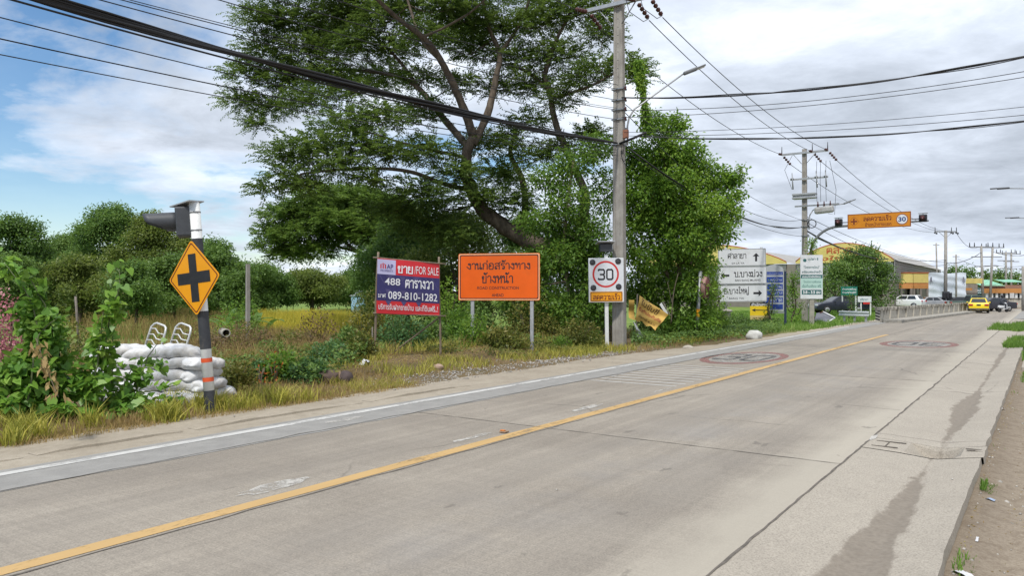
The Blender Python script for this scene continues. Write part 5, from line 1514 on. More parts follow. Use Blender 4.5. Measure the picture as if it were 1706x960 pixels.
car('suv', 'white car parked under the market canopy behind the parapet', 'car', bt, R(42), (.74, .75, .77), 'suv')
bt = at_depth(1546, 97); bt.z = 0
car('parked_car', 'silver grey car half hidden by the parapet before the left part of the hoarding', 'car', bt, R(80), (.30, .31, .33), 'sedan')
bt = at_depth(1570, 99.5); bt.z = 0
car('parked_car', 'black car behind the parapet at the left of the pole with three insulators', 'car', bt, R(92), (.02, .02, .024), 'sedan')
bt = at_depth(1592, 98); bt.z = 0
car('parked_car', 'black car behind the parapet at the right of the pole with three insulators', 'car', bt, R(88), (.024, .022, .022), 'sedan')
bt = at_depth(1396, 66); bt.z = .22
car('minibus', 'dark blue car passing behind the white and green information board', 'car', bt, R(94), (.02, .024, .04), 'sedan')
# motorcycle with its rider
bm_ = at_depth(1671, 78.5); bm_.z = 0
mc = thing('motorcycle', 'small white and black motor scooter right of the taxi', 'motorcycle', bm_, (0, 0, R(-62)))
for y in (-.62, .62):
    mb = MB(); mb.lathe([(.18, -.05), (.28, -.045), (.28, .045), (.18, .05)], (0, y, .28), 18, Matrix.Rotation(R(90), 3, 'Y')); w = mb.build('wheel', M_tyre, mc)
    mb = MB(); mb.lathe([(.0, -.02), (.17, -.02), (.17, .02), (0, .02)], (0, y, .28), 12, Matrix.Rotation(R(90), 3, 'Y')); mb.build('rim', M_rim, w)
mb = MB(); mb.bbox((0, -.35, .55), (.30, .85, .32), .10); mb.bbox((0, .1, .33), (.28, .55, .10), .03); mb.bbox((0, .42, .62), (.38, .10, .62), .04, Matrix.Rotation(R(14), 3, 'X')); mb.build('body', M_plain('scooter_white', (.66, .67, .68), .3, .08, 3), mc)
mb = MB(); mb.bbox((0, -.32, .76), (.27, .68, .10), .04); mb.build('seat', M_black, mc)
mb = MB(); mb.tube([(0, .62, .28), (0, .46, .95)], .03, 8); mb.build('fork', M_steel, mc)
mb = MB(); mb.tube([(-.34, .32, 1.02), (0, .45, .98), (.34, .32, 1.02)], .018, 8); mb.build('handlebar', M_steel, mc)
mb = MB(); mb.lathe([(.0, 0), (.08, -.02), (.10, -.10), (0, -.12)], (0, .52, .90), 12, Matrix.Rotation(R(-90), 3, 'X')); mb.build('headlamp', M_headl, mc)
mb = MB(); mb.bbox((0, .66, .58), (.12, .45, .04), .015); mb.build('mudguard', M_black, mc)
def skin_person(name, joints, edges, radii, mat, root):
    me = bpy.data.meshes.new(name)
    me.from_pydata(joints, edges, [])
    o = bpy.data.objects.new(name, me); COL.objects.link(o)
    sk = o.modifiers.new('skin', 'SKIN')
    sd_ = o.modifiers.new('sub', 'SUBSURF'); sd_.levels = 1; sd_.render_levels = 1
    for i, r_ in enumerate(radii):
        me.skin_vertices[0].data[i].radius = (r_, r_)
    me.skin_vertices[0].data[0].use_root = True
    dg = bpy.context.evaluated_depsgraph_get()
    m2 = bpy.data.meshes.new_from_object(o.evaluated_get(dg))
    bpy.data.objects.remove(o)
    m2.materials.clear(); m2.materials.append(mat)
    for p in m2.polygons: p.use_smooth = True
    return link(bpy.data.objects.new(name, m2), root)
pe = thing('person', 'rider in dark clothes and helmet sitting on the white motor scooter', 'person', bm_, (0, 0, R(-62)))
J = [(0, -.30, .84), (0, -.26, 1.05), (0, -.20, 1.30), (0, -.18, 1.42), (0, -.16, 1.50), (0, -.14, 1.62),
     (.20, -.20, 1.30), (.27, .0, 1.10), (.27, .26, 1.05), (-.20, -.20, 1.30), (-.27, .0, 1.10), (-.27, .26, 1.05),
     (.12, -.26, .86), (.17, .14, .84), (.15, .14, .44), (.15, .26, .41), (-.12, -.26, .86), (-.17, .14, .84), (-.15, .14, .44), (-.15, .26, .41)]
E_ = [(0, 1), (1, 2), (2, 3), (3, 4), (4, 5), (2, 6), (6, 7), (7, 8), (2, 9), (9, 10), (10, 11), (0, 12), (12, 13), (13, 14), (14, 15), (0, 16), (16, 17), (17, 18), (18, 19)]
RR = [.15, .14, .16, .06, .06, .10, .07, .05, .04, .07, .05, .04, .09, .07, .05, .045, .09, .07, .05, .045]
skin_person('body', J, E_, RR, M_plain('dark_clothes', (.05, .055, .07), .8, .3, 6), pe)
mb = MB(); mb.lathe([(.13, -.10), (.15, -.02), (.14, .08), (.09, .14), (0, .16)], (0, -.14, 1.62), 14); mb.build('helmet', M_black, pe)
M_skin = M_plain('skin_tone', (.35, .20, .13), .6, .1, 6)
for sx in (-.27, .27):
    mb = MB(); mb.lathe([(.02, -.03), (.05, -.02), (.055, .03), (.0, .05)], (sx, .29, 1.04), 8); mb.build('hand', M_skin, pe)

# ------------------------------------------------------------------ street lamps on the right side of the road
for Y, lab in ((41, 'street lamp head reaching in from the right edge, the upper of two'), (57.5, 'street lamp head reaching in from the right edge, the lower of two')):
    X = (0.6976 * Y - 0.35 / 0.82)
    s = thing('street_lamp', lab, 'street lamp', (X + .35, Y, gz(X, Y)), (0, 0, yaw_of(RL)), 'grey street lamps over the road')
    mb = MB(); mb.tube([(0, 0, -.3), (0, 0, 7.4)], [.09, .06], 12); mb.build('pole', M_galv, s)
    mb = MB(); mb.tube([(0, 0, 7.3), (.1, 0, 7.6), (.5, 0, 7.78), (1.5, 0, 7.86)], .03, 8); mb.build('lamp_arm', M_galv, s)
    mb = MB(); mb.bbox((1.75, 0, 7.88), (.6, .20, .09), .03); mb.bbox((2.2, 0, 7.90), (.35, .24, .05), .02); mb.build('lamp_head', M_lamp, s)

# ------------------------------------------------------------------ cables
def sag_pts(a, b, sag, n=36):
    return [a.lerp(b, i / n) - Vector((0, 0, sag * 4 * (i / n) * (1 - i / n))) for i in range(n + 1)]
def cable(label, a, b, sag, r=.012, strands=1, group='cables and wires strung between the poles', name='cable'):
    a, b = Vector(a), Vector(b)
    mb = MB()
    base = sag_pts(a, b, sag)
    t = (b - a).normalized(); s1 = t.cross(Vector((0, 0, 1))).normalized()
    for q in range(strands):
        if strands == 1: pts = base
        else:
            pts = []
            for i, p in enumerate(base):
                u = i / (len(base) - 1)
                ph = q * 2.4 + u * (9 + q)
                k = r * (1.9 if q else 0) * min(1, 8 * min(u, 1 - u) + .1) * (1 + .5 * math.sin(17 * u + q))
                pts.append(p + s1 * math.cos(ph) * k + Vector((0, 0, math.sin(ph) * k)))
        mb.tube(pts, r * (1 if q % 2 == 0 else .7), 6, True)
    o = mb.build(name, M_rubber, None, base[0])
    o.location = base[0]
    return tag(o, label, 'cable', group)
def at1(z, dx=0.0, dy=-0.2): return P1 + Vector((math.cos(POLE_YAW) * dx - math.sin(POLE_YAW) * dy, math.sin(POLE_YAW) * dx + math.cos(POLE_YAW) * dy, z - P1.z))
def at0(z, dx=0.0): return P0 + Vector((math.cos(POLE_YAW) * dx, math.sin(POLE_YAW) * dx, z - P0.z))
def at2(z, dx=0.0, dy=-.2): return P2 + Vector((math.cos(POLE_YAW) * dx - math.sin(POLE_YAW) * dy, math.sin(POLE_YAW) * dx + math.cos(POLE_YAW) * dy, z - P2.z))
def px_end(a, px, py, d_end, sag):     # second pole attachment so that the wire passes the photo pixel where it leaves the view
    # the wire runs from a to a point above P0; find the height there
    tx = (px - CX) / F
    e = P0
    t = (a.x - tx * a.y) / ((a.x - e.x) - tx * (a.y - e.y))
    Y = a.y + (e.y - a.y) * t
    z = EYE + (488 - py) * Y / F
    z += sag * 4 * t * (1 - t)
    ze = a.z + (z - a.z) / t
    return Vector((e.x, e.y, ze))
W = [('thick bundle of black telephone cables sweeping from the upper left to the tall pole', 7.40, 85, 0, .55, .028, 9),
     ('single black cable running just below the thick bundle', 7.30, 25, 0, .5, .019, 1),
     ('thin wire, second below the thick bundle, leaving the view near the top left corner', 7.15, 0, 28, .5, .010, 1),
     ('pair of thin wires low at the left, above the lowest wire', 7.05, 0, 64, .45, .008, 2),
     ('lowest thin wire crossing the sky at the left', 6.95, 0, 90, .42, .009, 1),
     ('thin wire hanging above the thick bundle, leaving the top edge left of the big tree', 8.25, 172, 0, .5, .011, 1),
     ('thin wire above the bundle, second from the left along the top edge', 8.6, 208, 0, .5, .010, 1),
     ('thin wire above the bundle, third from the left along the top edge', 8.66, 222, 0, .45, .008, 1),
     ('thin wire leaving the top edge at the left rim of the big crown', 8.95, 370, 0, .5, .011, 1),
     ('thin wire crossing the big crown from the top edge, left of centre', 9.35, 465, 0, .5, .012, 1),
     ('upper thin wire crossing the middle of the big crown', 9.5, 565, 0, .5, .011, 1)]
for lab, z1, px, py, sag, r_, ns in W:
    a = at1(z1, .02, -.2)
    cable(lab, a, px_end(a, px, py, 0, sag), sag, r_, ns)
zl = {}
for x, lab in ((-1.22, 'left'), (.72, 'middle'), (1.25, 'right')):
    x2 = {-1.22: -1.5, .72: .55, 1.25: 1.55}[x]
    cable('heavy power line from the near pole to the transformer pole, the %s one' % lab, at1(12.0, x + .05, .9), at2(11.7, x2, -.75), .55, .016)
    cable('heavy power line above the camera side of the near pole, the %s one' % lab, at1(12.26, x - .05, -.97), at0(12.4, x), .5, .016)
    cable('power line descending from the transformer pole towards the pole by the hoarding, the %s one' % lab, at2(11.0, x2 + .55, .2), BF + Vector((x, -.3, TF - .3)), 1.2, .018)
RP = Vector((15.6, 20.5, 0))
cable('thick twisted cable crossing the road to the upper right edge', at1(9.02, .2), RP + Vector((0, 0, 8.75)), .45, .019, 3)
cable('thin wire under the thick twisted cable at the upper right', at1(8.55, .2), RP + Vector((0, 0, 8.30)), .35, .010)
cable('second thin wire under the thick twisted cable at the upper right', at1(8.3, .2), RP + Vector((0, 0, 8.12)), .28, .010)
cable('dark cable bundle crossing the road lower down at the right', at1(7.55, .9), RP + Vector((0, 0, 6.86)), .35, .014, 3)
cable('thin wire just above the lower dark bundle at the right', at1(7.6, .5), RP + Vector((0, 0, 6.98)), .2, .009)
cable('upper faint wire over the lower dark bundle at the right', at1(7.75, .3), RP + Vector((0, 0, 7.22)), .2, .008)
cable('black telephone bundle from the vine-covered tree to the transformer pole', at1(7.4, .1, .2), at2(6.55, 0), 1.0, .022, 3)
cable('thin wire above the telephone bundle by the transformer pole', at1(8.6, .1, .2), at2(7.1, 0), 1.4, .014)
cable('second thin wire above the telephone bundle by the transformer pole', at1(8.9, .1, .2), at2(7.0, 0), .6, .012)
cable('lower thin wire reaching the transformer pole from the vine-covered tree', at1(7.2, .1, .2), at2(5.9, 0), .7, .014)
cable('thick cable falling from the transformer pole to the tree by the market', at2(6.3, .1, .2), P(1480, 432, 84), .5, .05, 2)
cable('sagging wire from the transformer pole behind the gantry board', at2(6.9, .1, .2), BF + Vector((0, -.3, TF - 4.5)), 1.2, .02)
cable('second sagging wire from the transformer pole behind the gantry board', at2(7.3, .1, .2), BF + Vector((0, -.3, TF - 4.2)), .8, .02)
cable('faint wire sagging from the market roof to the hoarding pole', P(1470, 428, 100), BF + Vector((0, -.2, TF - 3.9)), .3, .025)
cable('wire between the hoarding pole and the pale pole behind the taxi', BF + Vector((0, -.3, TF - 4.3)), P(1635, 420, 112), .5, .03, 2)
cable('upper wire between the hoarding pole and the pale pole behind the taxi', BF + Vector((1.4, 0, TF - .2)), P(1630, 411.5, 112), .9, .025)
cable('wire running on from the leaning dark pole to the right edge', P(1655, 420, 118), P(1712, 424, 140), .4, .03, 2)
cable('low wire between the distant poles at the right edge', P(1650, 440, 118), P(1712, 441, 140), .4, .025)
cable('far wire dipping between the leaning pole and the farthest pair', P(1596, 432, 104), P(1676, 452, 140), .4, .025)
# poles at the far ends of the wires, out of the photograph
q = copy_tree(p1); q.location = P0; q['label'] = 'tall concrete pole outside the left edge carrying the telephone bundle'
q = copy_tree(p1); q.location = RP; q['label'] = 'tall concrete pole on the right verge outside the right edge'
# ------------------------------------------------------------------ sandbags
t = NT('woven_sack')
co = t.coord()
n = t.noise(co, 6, 6, .65)
wv_ = t.n('ShaderNodeTexWave', {0: co, 'Scale': 40, 'Distortion': 1.0}, wave_type='BANDS').outputs[1]
M_sack = t.out(t.bsdf(t.mix(t.ramp(t.noise(co, 2.2, 7, .7), [(.42, 0.), (.72, .75)]), t.ramp(n, [(.3, (.60, .605, .62)), (.7, (.80, .805, .815))]), (.34, .29, .23)), .65, t.bump(t.math('ADD', n, t.math('MULTIPLY', wv_, .1)), .5, .03), 0, .3))
def bag_mesh(seed, L=.80, W=.46, H=.245):
    rr = random.Random(seed)
    nu, nv = 40, 26
    vs, fs = [], []
    ph = [rr.uniform(0, 6) for _ in range(6)]
    for i in range(nu + 1):
        u = -1 + 2 * i / nu
        prof = max(0.0, 1 - abs(u) ** 5) ** .5
        ex = .22 + .78 * prof if i in (0, nu) else .12 + .88 * prof
        for k in range(nv):
            q = 2 * math.pi * k / nv
            c, s = math.cos(q), math.sin(q)
            y = math.copysign(abs(c) ** .75, c) * W / 2 * (.35 + .65 * prof) * (1 + .10 * abs(u) ** 4)
            z = math.copysign(abs(s) ** .85, s) * H / 2 * (.06 + .94 * prof)
            x = u * L / 2 + .02 * math.sin(3 * q + ph[0])
            w = .016 * (math.sin(7 * u + ph[1] + 2 * q) + math.sin(11 * u + ph[2] - 3 * q) * .8 + math.sin(19 * u + ph[4] + 5 * q) * .5 + .9 * abs(math.sin(9 * u * abs(u) + ph[5])) * abs(u))
            vs.append((x, y * (1 + w * 2), z * (1 + w * 3) + H / 2 - .03 * abs(u) ** 3 + .02 * math.sin(2.2 * u + ph[3])))
    for i in range(nu):
        for k in range(nv):
            fs.append((i * nv + k, (i + 1) * nv + k, (i + 1) * nv + (k + 1) % nv, i * nv + (k + 1) % nv))
    fs.append(tuple(range(nv))); fs.append(tuple(nu * nv + k for k in range(nv - 1, -1, -1)))
    mb = MB(); mb.add(vs, fs, True); return mb
bags = [bag_mesh(i) for i in range(5)]
proto = []
ROW = ['bottom', 'second', 'third', 'fourth', 'top']
PLACE = ['left', 'middle', 'right']
k0 = 13.9 / F
bag_i = 0
def put_bag(x, y, z, rz, label, tilt=0.0):
    global bag_i
    if bag_i < 5:
        o = bags[bag_i].build('sandbag', M_sack); proto.append(o)
    else:
        o = proto[bag_i % 5].copy(); link(o)
    bag_i += 1
    o.location = (x, y, z); o.rotation_euler = (random.uniform(-.06, .06), random.uniform(-.06, .06) + tilt, rz + random.uniform(-.10, .10))
    tag(o, label, 'sandbag', 'white sandbags stacked by the striped post')
zg = gz(*SD(9, 13)[:2])
for row in range(5):
    for c in range(3):
        px = (196, 251, 306)[c] + (8 if row % 2 else -6)
        d = 14.15 + .04 * row
        x = (px - CX) / F * d
        put_bag(x, d, zg - .04 + row * .20, R(-4) + (math.pi if (row + c) % 2 else 0), 'white sandbag in the %s row of the stack, %s of the three facing the road' % (ROW[row], PLACE[c]))
for row in range(4):
    d = 14.35
    put_bag((343 - (4, 0, 10, 4)[row] - CX) / F * d, d, zg - .04 + row * .20, R(62), 'white sandbag end-on at the right side of the stack, %s row' % ROW[row])
for row in (3, 4):
    for c in (0, 1, 2):
        put_bag(((190, 238, 290)[c] - CX) / F * 14.75, 14.75, zg - .04 + row * .20, 0, 'white sandbag in the back layer of the %s row, %s one' % (ROW[row], PLACE[c]))
put_bag((357 - CX) / F * 14.6, 14.6, zg - .03, R(20), 'white sandbag lying alone on the ground at the right of the stack')
put_bag((302 - CX) / F * 13.55, 13.55, zg - .05, R(8), 'white sandbag slumped on the ground in front of the stack')
put_bag((232 - CX) / F * 13.6, 13.6, zg - .05, R(-10), 'white sandbag on the ground in front of the stack, behind the leafy vine')

# steel chairs standing behind the sacks
M_tube = M_plain('pale_tube', (.62, .62, .60), .35, .15, 9, .2)
def chair(label, px, d, rz):
    b = at_depth(px, d)
    r = thing('metal_chair', label, 'chair', (b.x, b.y, zg - .16), (0, R(13), rz), 'tube chairs behind the sandbags')
    W = .24; top = 1.55
    mb = MB()
    pts = [(-W, 0, .75), (-W + .02, .12, top - .10), (-W + .06, .15, top - .03), (-W + .12, .16, top), (W - .12, .16, top), (W - .06, .15, top - .03), (W - .02, .12, top - .10), (W, 0, .75)]
    mb.tube(pts, .022, 8); mb.build('back_frame', M_tube, r)
    for i in range(3):
        z = top - .14 - .12 * i
        mb = MB(); mb.tube([(-W + .02, .11 - .025 * i, z), (-.1, .13 - .025 * i, z + .03), (.02, .12 - .025 * i, z - .04), (W - .03, .11 - .025 * i, z - .02)], .014, 6); mb.build('back_rung', M_tube, r)
    mb = MB(); mb.bbox((0, -.22, .76), (.46, .44, .04), .01); mb.build('seat', M_steel, r)
    for x in (-W, W):
        for y in (0, -.42):
            mb = MB(); mb.tube([(x, y, .76), (x * 1.05, y, -.05)], .016, 6); mb.build('leg', M_tube, r)
    return r
chair('pale tube-steel chair back showing above the sandbags, the left one', 238, 15.7, R(-28))
chair('pale tube-steel chair back showing above the sandbags, the right one', 279, 15.6, R(-28))

# clay-brown bundles by the gravel, posts, pipe, stones, litter
def lump(name, label, cat, loc, dims, m, seed, rot=0.0, nse=.16, res=3, group=None):
    bm = bmesh.new(); bmesh.ops.create_icosphere(bm, subdivisions=res, radius=1)
    for v in bm.verts:
        c = v.co.copy()
        f = 1 + nse * ((vnoise(c.x * 2.2 + seed, c.y * 2.2 + c.z * 1.7, seed)) - .5) * 2
        v.co = Vector((c.x * dims[0], c.y * dims[1], c.z * dims[2])) * float(f)
    me = bpy.data.meshes.new(name); bm.to_mesh(me); bm.free(); me.materials.append(m)
    for p in me.polygons: p.use_smooth = True
    o = link(bpy.data.objects.new(name, me)); o.location = loc; o.rotation_euler = (0, 0, rot)
    return tag(o, label, cat, group)
M_brownsack = M_plain('brown_sack', (.105, .072, .06), .85, .35, 5, bump=.5)
b = base_at(553, 641)
ja = thing('clay_jar', 'brown clay jar lying on its side half buried at the edge of the gravel', 'jar', b + Vector((0, 0.05, .10)), (0, R(0), R(14)))
mb = MB(); mb.lathe([(.08, -.30), (.14, -.28), (.175, -.16), (.18, 0), (.165, .10), (.125, .14)], (0, 0, 0), 22, Matrix.Rotation(R(90), 3, 'Y')); mb.build('jar_body', M_brownsack, ja)
mb = MB(); mb.lathe([(.13, .125), (.155, .145), (.155, .18), (.125, .175)], (0, 0, 0), 22, Matrix.Rotation(R(90), 3, 'Y')); mb.build('rim', M_plain('tan_rim', (.22, .15, .10), .8, .3, 8), ja)
lump('clay_ball', 'rounded dark brown lump lying beside the clay jar', 'lump', b + Vector((.30, .03, .10)), (.17, .17, .16), M_plain('dark_brown_clay', (.085, .062, .06), .8, .3, 5), 4)
def post(label, px, py_top, d, w, m, name='fence_post', lean=0.0):
    b = at_depth(px, d); h = EYE - b.z + (488 - py_top) * d / F
    mb = MB(); mb.tube([(0, 0, -.3), (lean * .5, 0, h * .5), (lean, 0, h)], [w, w * .97, w * .92], 4 if m is M_conc else 7); o = mb.build(name, m); o.location = b
    o.rotation_euler = (0, 0, R(40))
    return tag(o, label, 'fence post', 'old fence posts in the field')
post('tall grey concrete fence post standing in the yellow grass left of the for-sale banner', 413, 440, 30, .10, M_conc)
post('short leaning wooden stake in the brown grass behind the sandbags', 133, 494, 30, .05, M_wood, lean=-.15)
post('thin grey wooden stake at the left foot of the for-sale banner', 620.5, 545, 20.8, .02, M_wood)
cv = thing('culvert_pipe', 'grey concrete culvert pipe lying in the weeds right of the crossroads sign', 'pipe', at_depth(374, 29) + Vector((0, 0, .86)), (0, 0, R(-62)))
mb = MB(); mb.lathe([(.12, -.8), (.12, .3), (.16, .3), (.16, -.8), (.12, -.8)], (.25, 0, 0), 24, Matrix.Rotation(R(90), 3, 'Y')); mb.build('pipe_shell', M_concold, cv)
mb = MB(); mb.lathe([(.115, -.3), (.115, -.28)], (0, 0, 0), 20, Matrix.Rotation(R(90), 3, 'Y')); mb.build('dark_plug', M_dark, cv)  # near-black disc gives the pipe its dark inside by colour
lump('spoil_heap', 'low heap of earth under the culvert pipe', 'heap', at_depth(380, 29.8) + Vector((0, 0, .1)), (1.1, .9, .6), M_plain('heap_earth', (.16, .115, .07), .95, .3, 6, bump=.6), 9)
lump('marker_stone', 'white painted boulder with dark smudges on the grassy verge below the arrow sign', 'stone', base_at(1257, 564) + Vector((0, 0, .16)), (.36, .28, .26), M_plain('whitewash', (.55, .55, .52), .8, .25, 3, dirt=((.12, .12, .11), .8)), 5)
lump('rock', 'small pinkish stone on the brown debris under the for-sale banner', 'stone', base_at(731, 619) + Vector((0, 0, .05)), (.13, .11, .09), M_plain('pink_stone', (.38, .27, .21), .9, .2, 9), 6)
lump('rock', 'pale stone on the verge edge right of the torn yellow banner', 'stone', base_at(1146, 580) + Vector((0, 0, .06)), (.20, .14, .10), M_plain('pale_stone', (.42, .38, .32), .9, .2, 9), 7)
def litter(label, px, py, sx, sy, m, seed, nm='plastic_bag', hz=.06):
    b = base_at(px, py); rr = random.Random(seed)
    mb = MB(); mb.grid(lambda u, v: ((u - .5) * sx, (v - .5) * sy, .01 + hz * float(vnoise(u * 4 + seed, v * 4, seed)) * math.sin(math.pi * min(1, max(0, u))) ), 8, 6)
    o = mb.build(nm, m); o.location = b + Vector((0, 0, .01)); o.rotation_euler = (0, 0, rr.uniform(0, 3)); return tag(o, label, 'litter')
M_pap = M_plain('dirty_plastic', (.62, .62, .64), .5, .2, 9)
litter('crumpled white plastic bag beside the left banner pole', 609, 621, .26, .22, M_pap, 3, hz=.20)
litter('torn white scrap on the dirt verge at the bottom right', 1604, 944, .17, .07, M_pap, 5, 'paper_scrap', .03)
litter('small blue wrapper on the dirt verge below the drain', 1648, 819, .10, .07, M_plain('wrapper_blue', (.30, .37, .50), .5, .2, 9), 6, 'wrapper', .02)
litter('white strip of paper on the dirt verge', 1628, 885, .14, .02, M_pap, 7, 'paper_scrap', .015)
litter('white scrap beside the gutter lip further up the dirt verge', 1668, 678, .16, .08, M_pap, 8, 'paper_scrap', .04)
litter('pale plastic scrap in the weeds right of the leaning striped post', 384, 640, .5, .2, M_pap, 9, 'plastic_bag', .15)

# torn yellow banner hanging in the vines
tb = thing('torn_banner', 'torn yellow banner with red and black lettering sagging in the vines behind the tall pole', 'banner', at_depth(1080, 31))
o_ = tb.location
A = [P(1066, 492, 30.6), P(1113, 525, 30.2), P(1058, 532, 30.5), P(1092, 549, 30.1)]
def tf(u, v, off=0.0):
    p = (A[2] * (1 - u) + A[3] * u) * (1 - v) + (A[0] * (1 - u) + A[1] * u) * v
    w = .07 * math.sin(6 * u + 3 * v) + .05 * math.sin(11 * v - 4 * u)
    p = p + Vector((0, -1, .1)) * (w + off)
    if v < .02: p.z -= .05 * math.sin(14 * u)
    return p
M_tyel = M_plain('faded_yellow_cloth', (.56, .36, .09), .75, .2, 2.5, dirt=((.28, .17, .06), .6))
mb = MB(); mb.grid(lambda u, v: tf(u, v), 26, 18); cl = mb.build('banner_cloth', M_tyel, tb, o_)
mb = MB()
text_into(mb, 'ใบขับขี่', lambda u, v: tf(u, v, .012), .10, .72, .66, .95, .01)
text_into(mb, 'ต่อภาษี พ.ร.บ.', lambda u, v: tf(u, v, .012), .10, .90, .14, .26, .01)
mb.build('lettering', M_plain('brown_ink', (.10, .05, .02), .7, .3, 5), cl, o_)
mb = MB(); text_into(mb, 'รับทำประกันภัย', lambda u, v: tf(u, v, .012), .06, .95, .40, .58, .02); mb.build('lettering', M_plain('red_ink', (.32, .05, .03), .7, .3, 5), cl, o_)
B_ = [P(1047, 500, 30.9), P(1056, 500, 30.9), P(1048, 530, 30.9), P(1058, 534, 30.9)]
mb = MB(); mb.grid(lambda u, v: (B_[2] * (1 - u) + B_[3] * u) * (1 - v) + (B_[0] * (1 - u) + B_[1] * u) * v + Vector((0, .1 * math.sin(5 * v), 0)), 5, 10); mb.build('torn_strip', M_tyel, tb, o_)
mb = MB()
for pts in ([(1099, 508), (1102, 504), (1114, 524), (1107, 521)], [(1061, 560), (1065, 549), (1073, 561), (1066, 571)], [(1055, 535), (1059, 540), (1066, 552), (1060, 549)]):
    mb.add([P(x, y, 30.4) - o_ for x, y in pts], [(0, 1, 2, 3)])
mb.build('white_scrap', M_white, tb)
mb = MB(); mb.tube([P(1104, 503, 30.45) - o_, P(1117, 526, 30.3) - o_], .02, 5); mb.tube([P(1062, 552, 30.35) - o_, P(1082, 566, 30.0) - o_], .02, 5); mb.tube([P(1060, 560, 30.6) - o_, P(1062, 490, 30.8) - o_], .03, 5); mb.build('frame_stick', M_wood, tb)

# ------------------------------------------------------------------ foliage materials
t = NT('bark')
co = t.coord()
n = t.noise(t.n('ShaderNodeMapping', {0: co, 'Scale': (1, 1, .35)}).outputs[0], 5, 8, .7)
M_bark = t.out(t.bsdf(t.ramp(n, [(.3, (.045, .036, .030)), (.55, (.125, .10, .078)), (.75, (.23, .185, .14))]), .9, t.bump(n, .9, .05), 0, .2))
t = NT('pale_bark')
co = t.coord()
n = t.noise(co, 4, 7, .7)
M_bark2 = t.out(t.bsdf(t.ramp(n, [(.3, (.13, .10, .075)), (.7, (.30, .245, .18))]), .85, t.bump(n, .5, .03), 0, .2))
M_rain = M_leaf('rain_tree_leaf', [(.03, .058, .018), (.062, .112, .028), (.125, .20, .045), (.23, .30, .075)], .42, .45)
M_mid = M_leaf('mid_tree_leaf', [(.05, .095, .022), (.085, .16, .034), (.15, .24, .05), (.22, .32, .07)], .42, .35)
M_vine = M_leaf('vine_leaf', [(.055, .125, .02), (.11, .225, .032), (.22, .37, .05), (.36, .50, .085)], .48, .5)
M_vine2 = M_leaf('dark_vine_leaf', [(.045, .105, .018), (.08, .17, .028), (.16, .28, .045), (.27, .40, .07)], .46, .6)
M_bgt = M_leaf('far_tree_leaf', [(.048, .095, .028), (.085, .165, .042), (.145, .25, .06), (.22, .33, .08)], .40, .3)
M_bgt2 = M_leaf('far_pale_tree_leaf', [(.065, .125, .03), (.105, .19, .045), (.16, .26, .065), (.21, .30, .08)], .34, .35)
M_front = M_leaf('front_vine_leaf', [(.06, .15, .022), (.12, .26, .038), (.21, .38, .055), (.34, .47, .09)], .38, 1.3, .42)
M_weed = M_leaf('weed_leaf', [(.05, .105, .026), (.085, .165, .038), (.145, .24, .05), (.23, .31, .07)], .3, .6)
M_weedg = M_leaf('cool_weed_leaf', [(.035, .09, .036), (.06, .145, .052), (.10, .205, .07), (.15, .26, .085)], .3, .6)
M_weedy = M_leaf('yellowing_weed_leaf', [(.06, .085, .02), (.12, .15, .03), (.22, .21, .05), (.30, .22, .07)], .3, .8)
M_dry = M_leaf('dry_grass_blade', [(.20, .13, .06), (.31, .21, .09), (.42, .30, .13), (.52, .42, .19)], .3, .5, .7)
M_brn = M_leaf('brown_reed_blade', [(.16, .095, .045), (.28, .175, .075), (.36, .27, .10), (.34, .34, .10)], .3, .4, .8)
M_ygr = M_leaf('yellow_grass_blade', [(.27, .27, .045), (.46, .39, .055), (.64, .51, .06), (.74, .58, .09)], .3, .4, .7)
M_grn = M_leaf('green_grass_blade', [(.06, .13, .02), (.10, .20, .03), (.15, .27, .04), (.21, .31, .06)], .3, .5, .6)
M_ygn = M_leaf('yellow_green_blade', [(.19, .21, .035), (.32, .32, .055), (.46, .42, .075), (.54, .46, .14)], .3, 2.0, .6)
M_orfl = M_leaf('orange_flower', [(.55, .10, .02), (.65, .16, .03), (.5, .06, .02)], .2, 1)
M_pink = M_leaf('pink_flower', [(.34, .09, .13), (.48, .16, .21), (.58, .27, .31), (.16, .17, .06)], .25, .8)

# ------------------------------------------------------------------ trees
def px_pads(lst, dflt=None):
    out = []
    for q in lst:
        px, py, rx, ry, d = q[:5]
        c = P(px, py, d); k = d / F
        out.append((np.array(c), np.array([rx * k, (q[5] if len(q) > 5 else 1.0) * rx * k, ry * k])))
    return out
def limb_tube(mb, pts, r0, r1, n=9, wob_=.06, sub=5):
    """a tapering limb through the given points, slightly crooked"""
    pts = [Vector(p) for p in pts]
    if r0 > .1: r0, r1 = r0 * .78, r1 * .74
    fine = []
    m = len(pts)
    for i in range(m - 1):
        p0, p1, p2, p3 = pts[max(i - 1, 0)], pts[i], pts[i + 1], pts[min(i + 2, m - 1)]
        for j in range(sub):
            u = j / sub
            fine.append(.5 * ((2 * p1) + (-p0 + p2) * u + (2 * p0 - 5 * p1 + 4 * p2 - p3) * u * u + (-p0 + 3 * p1 - 3 * p2 + p3) * u ** 3))
    fine.append(pts[-1])
    k = len(fine)
    r = [(r0 + (r1 - r0) * i / (k - 1)) for i in range(k)]
    fine = [p + Vector((random.gauss(0, 1), random.gauss(0, 1), random.gauss(0, .6))) * wob_ * r[i] * (1 if 0 < i < k - 1 else 0) for i, p in enumerate(fine)]
    mb.tube(fine, [q * random.uniform(.93, 1.07) for q in r], n)
    return list(zip(fine, r))
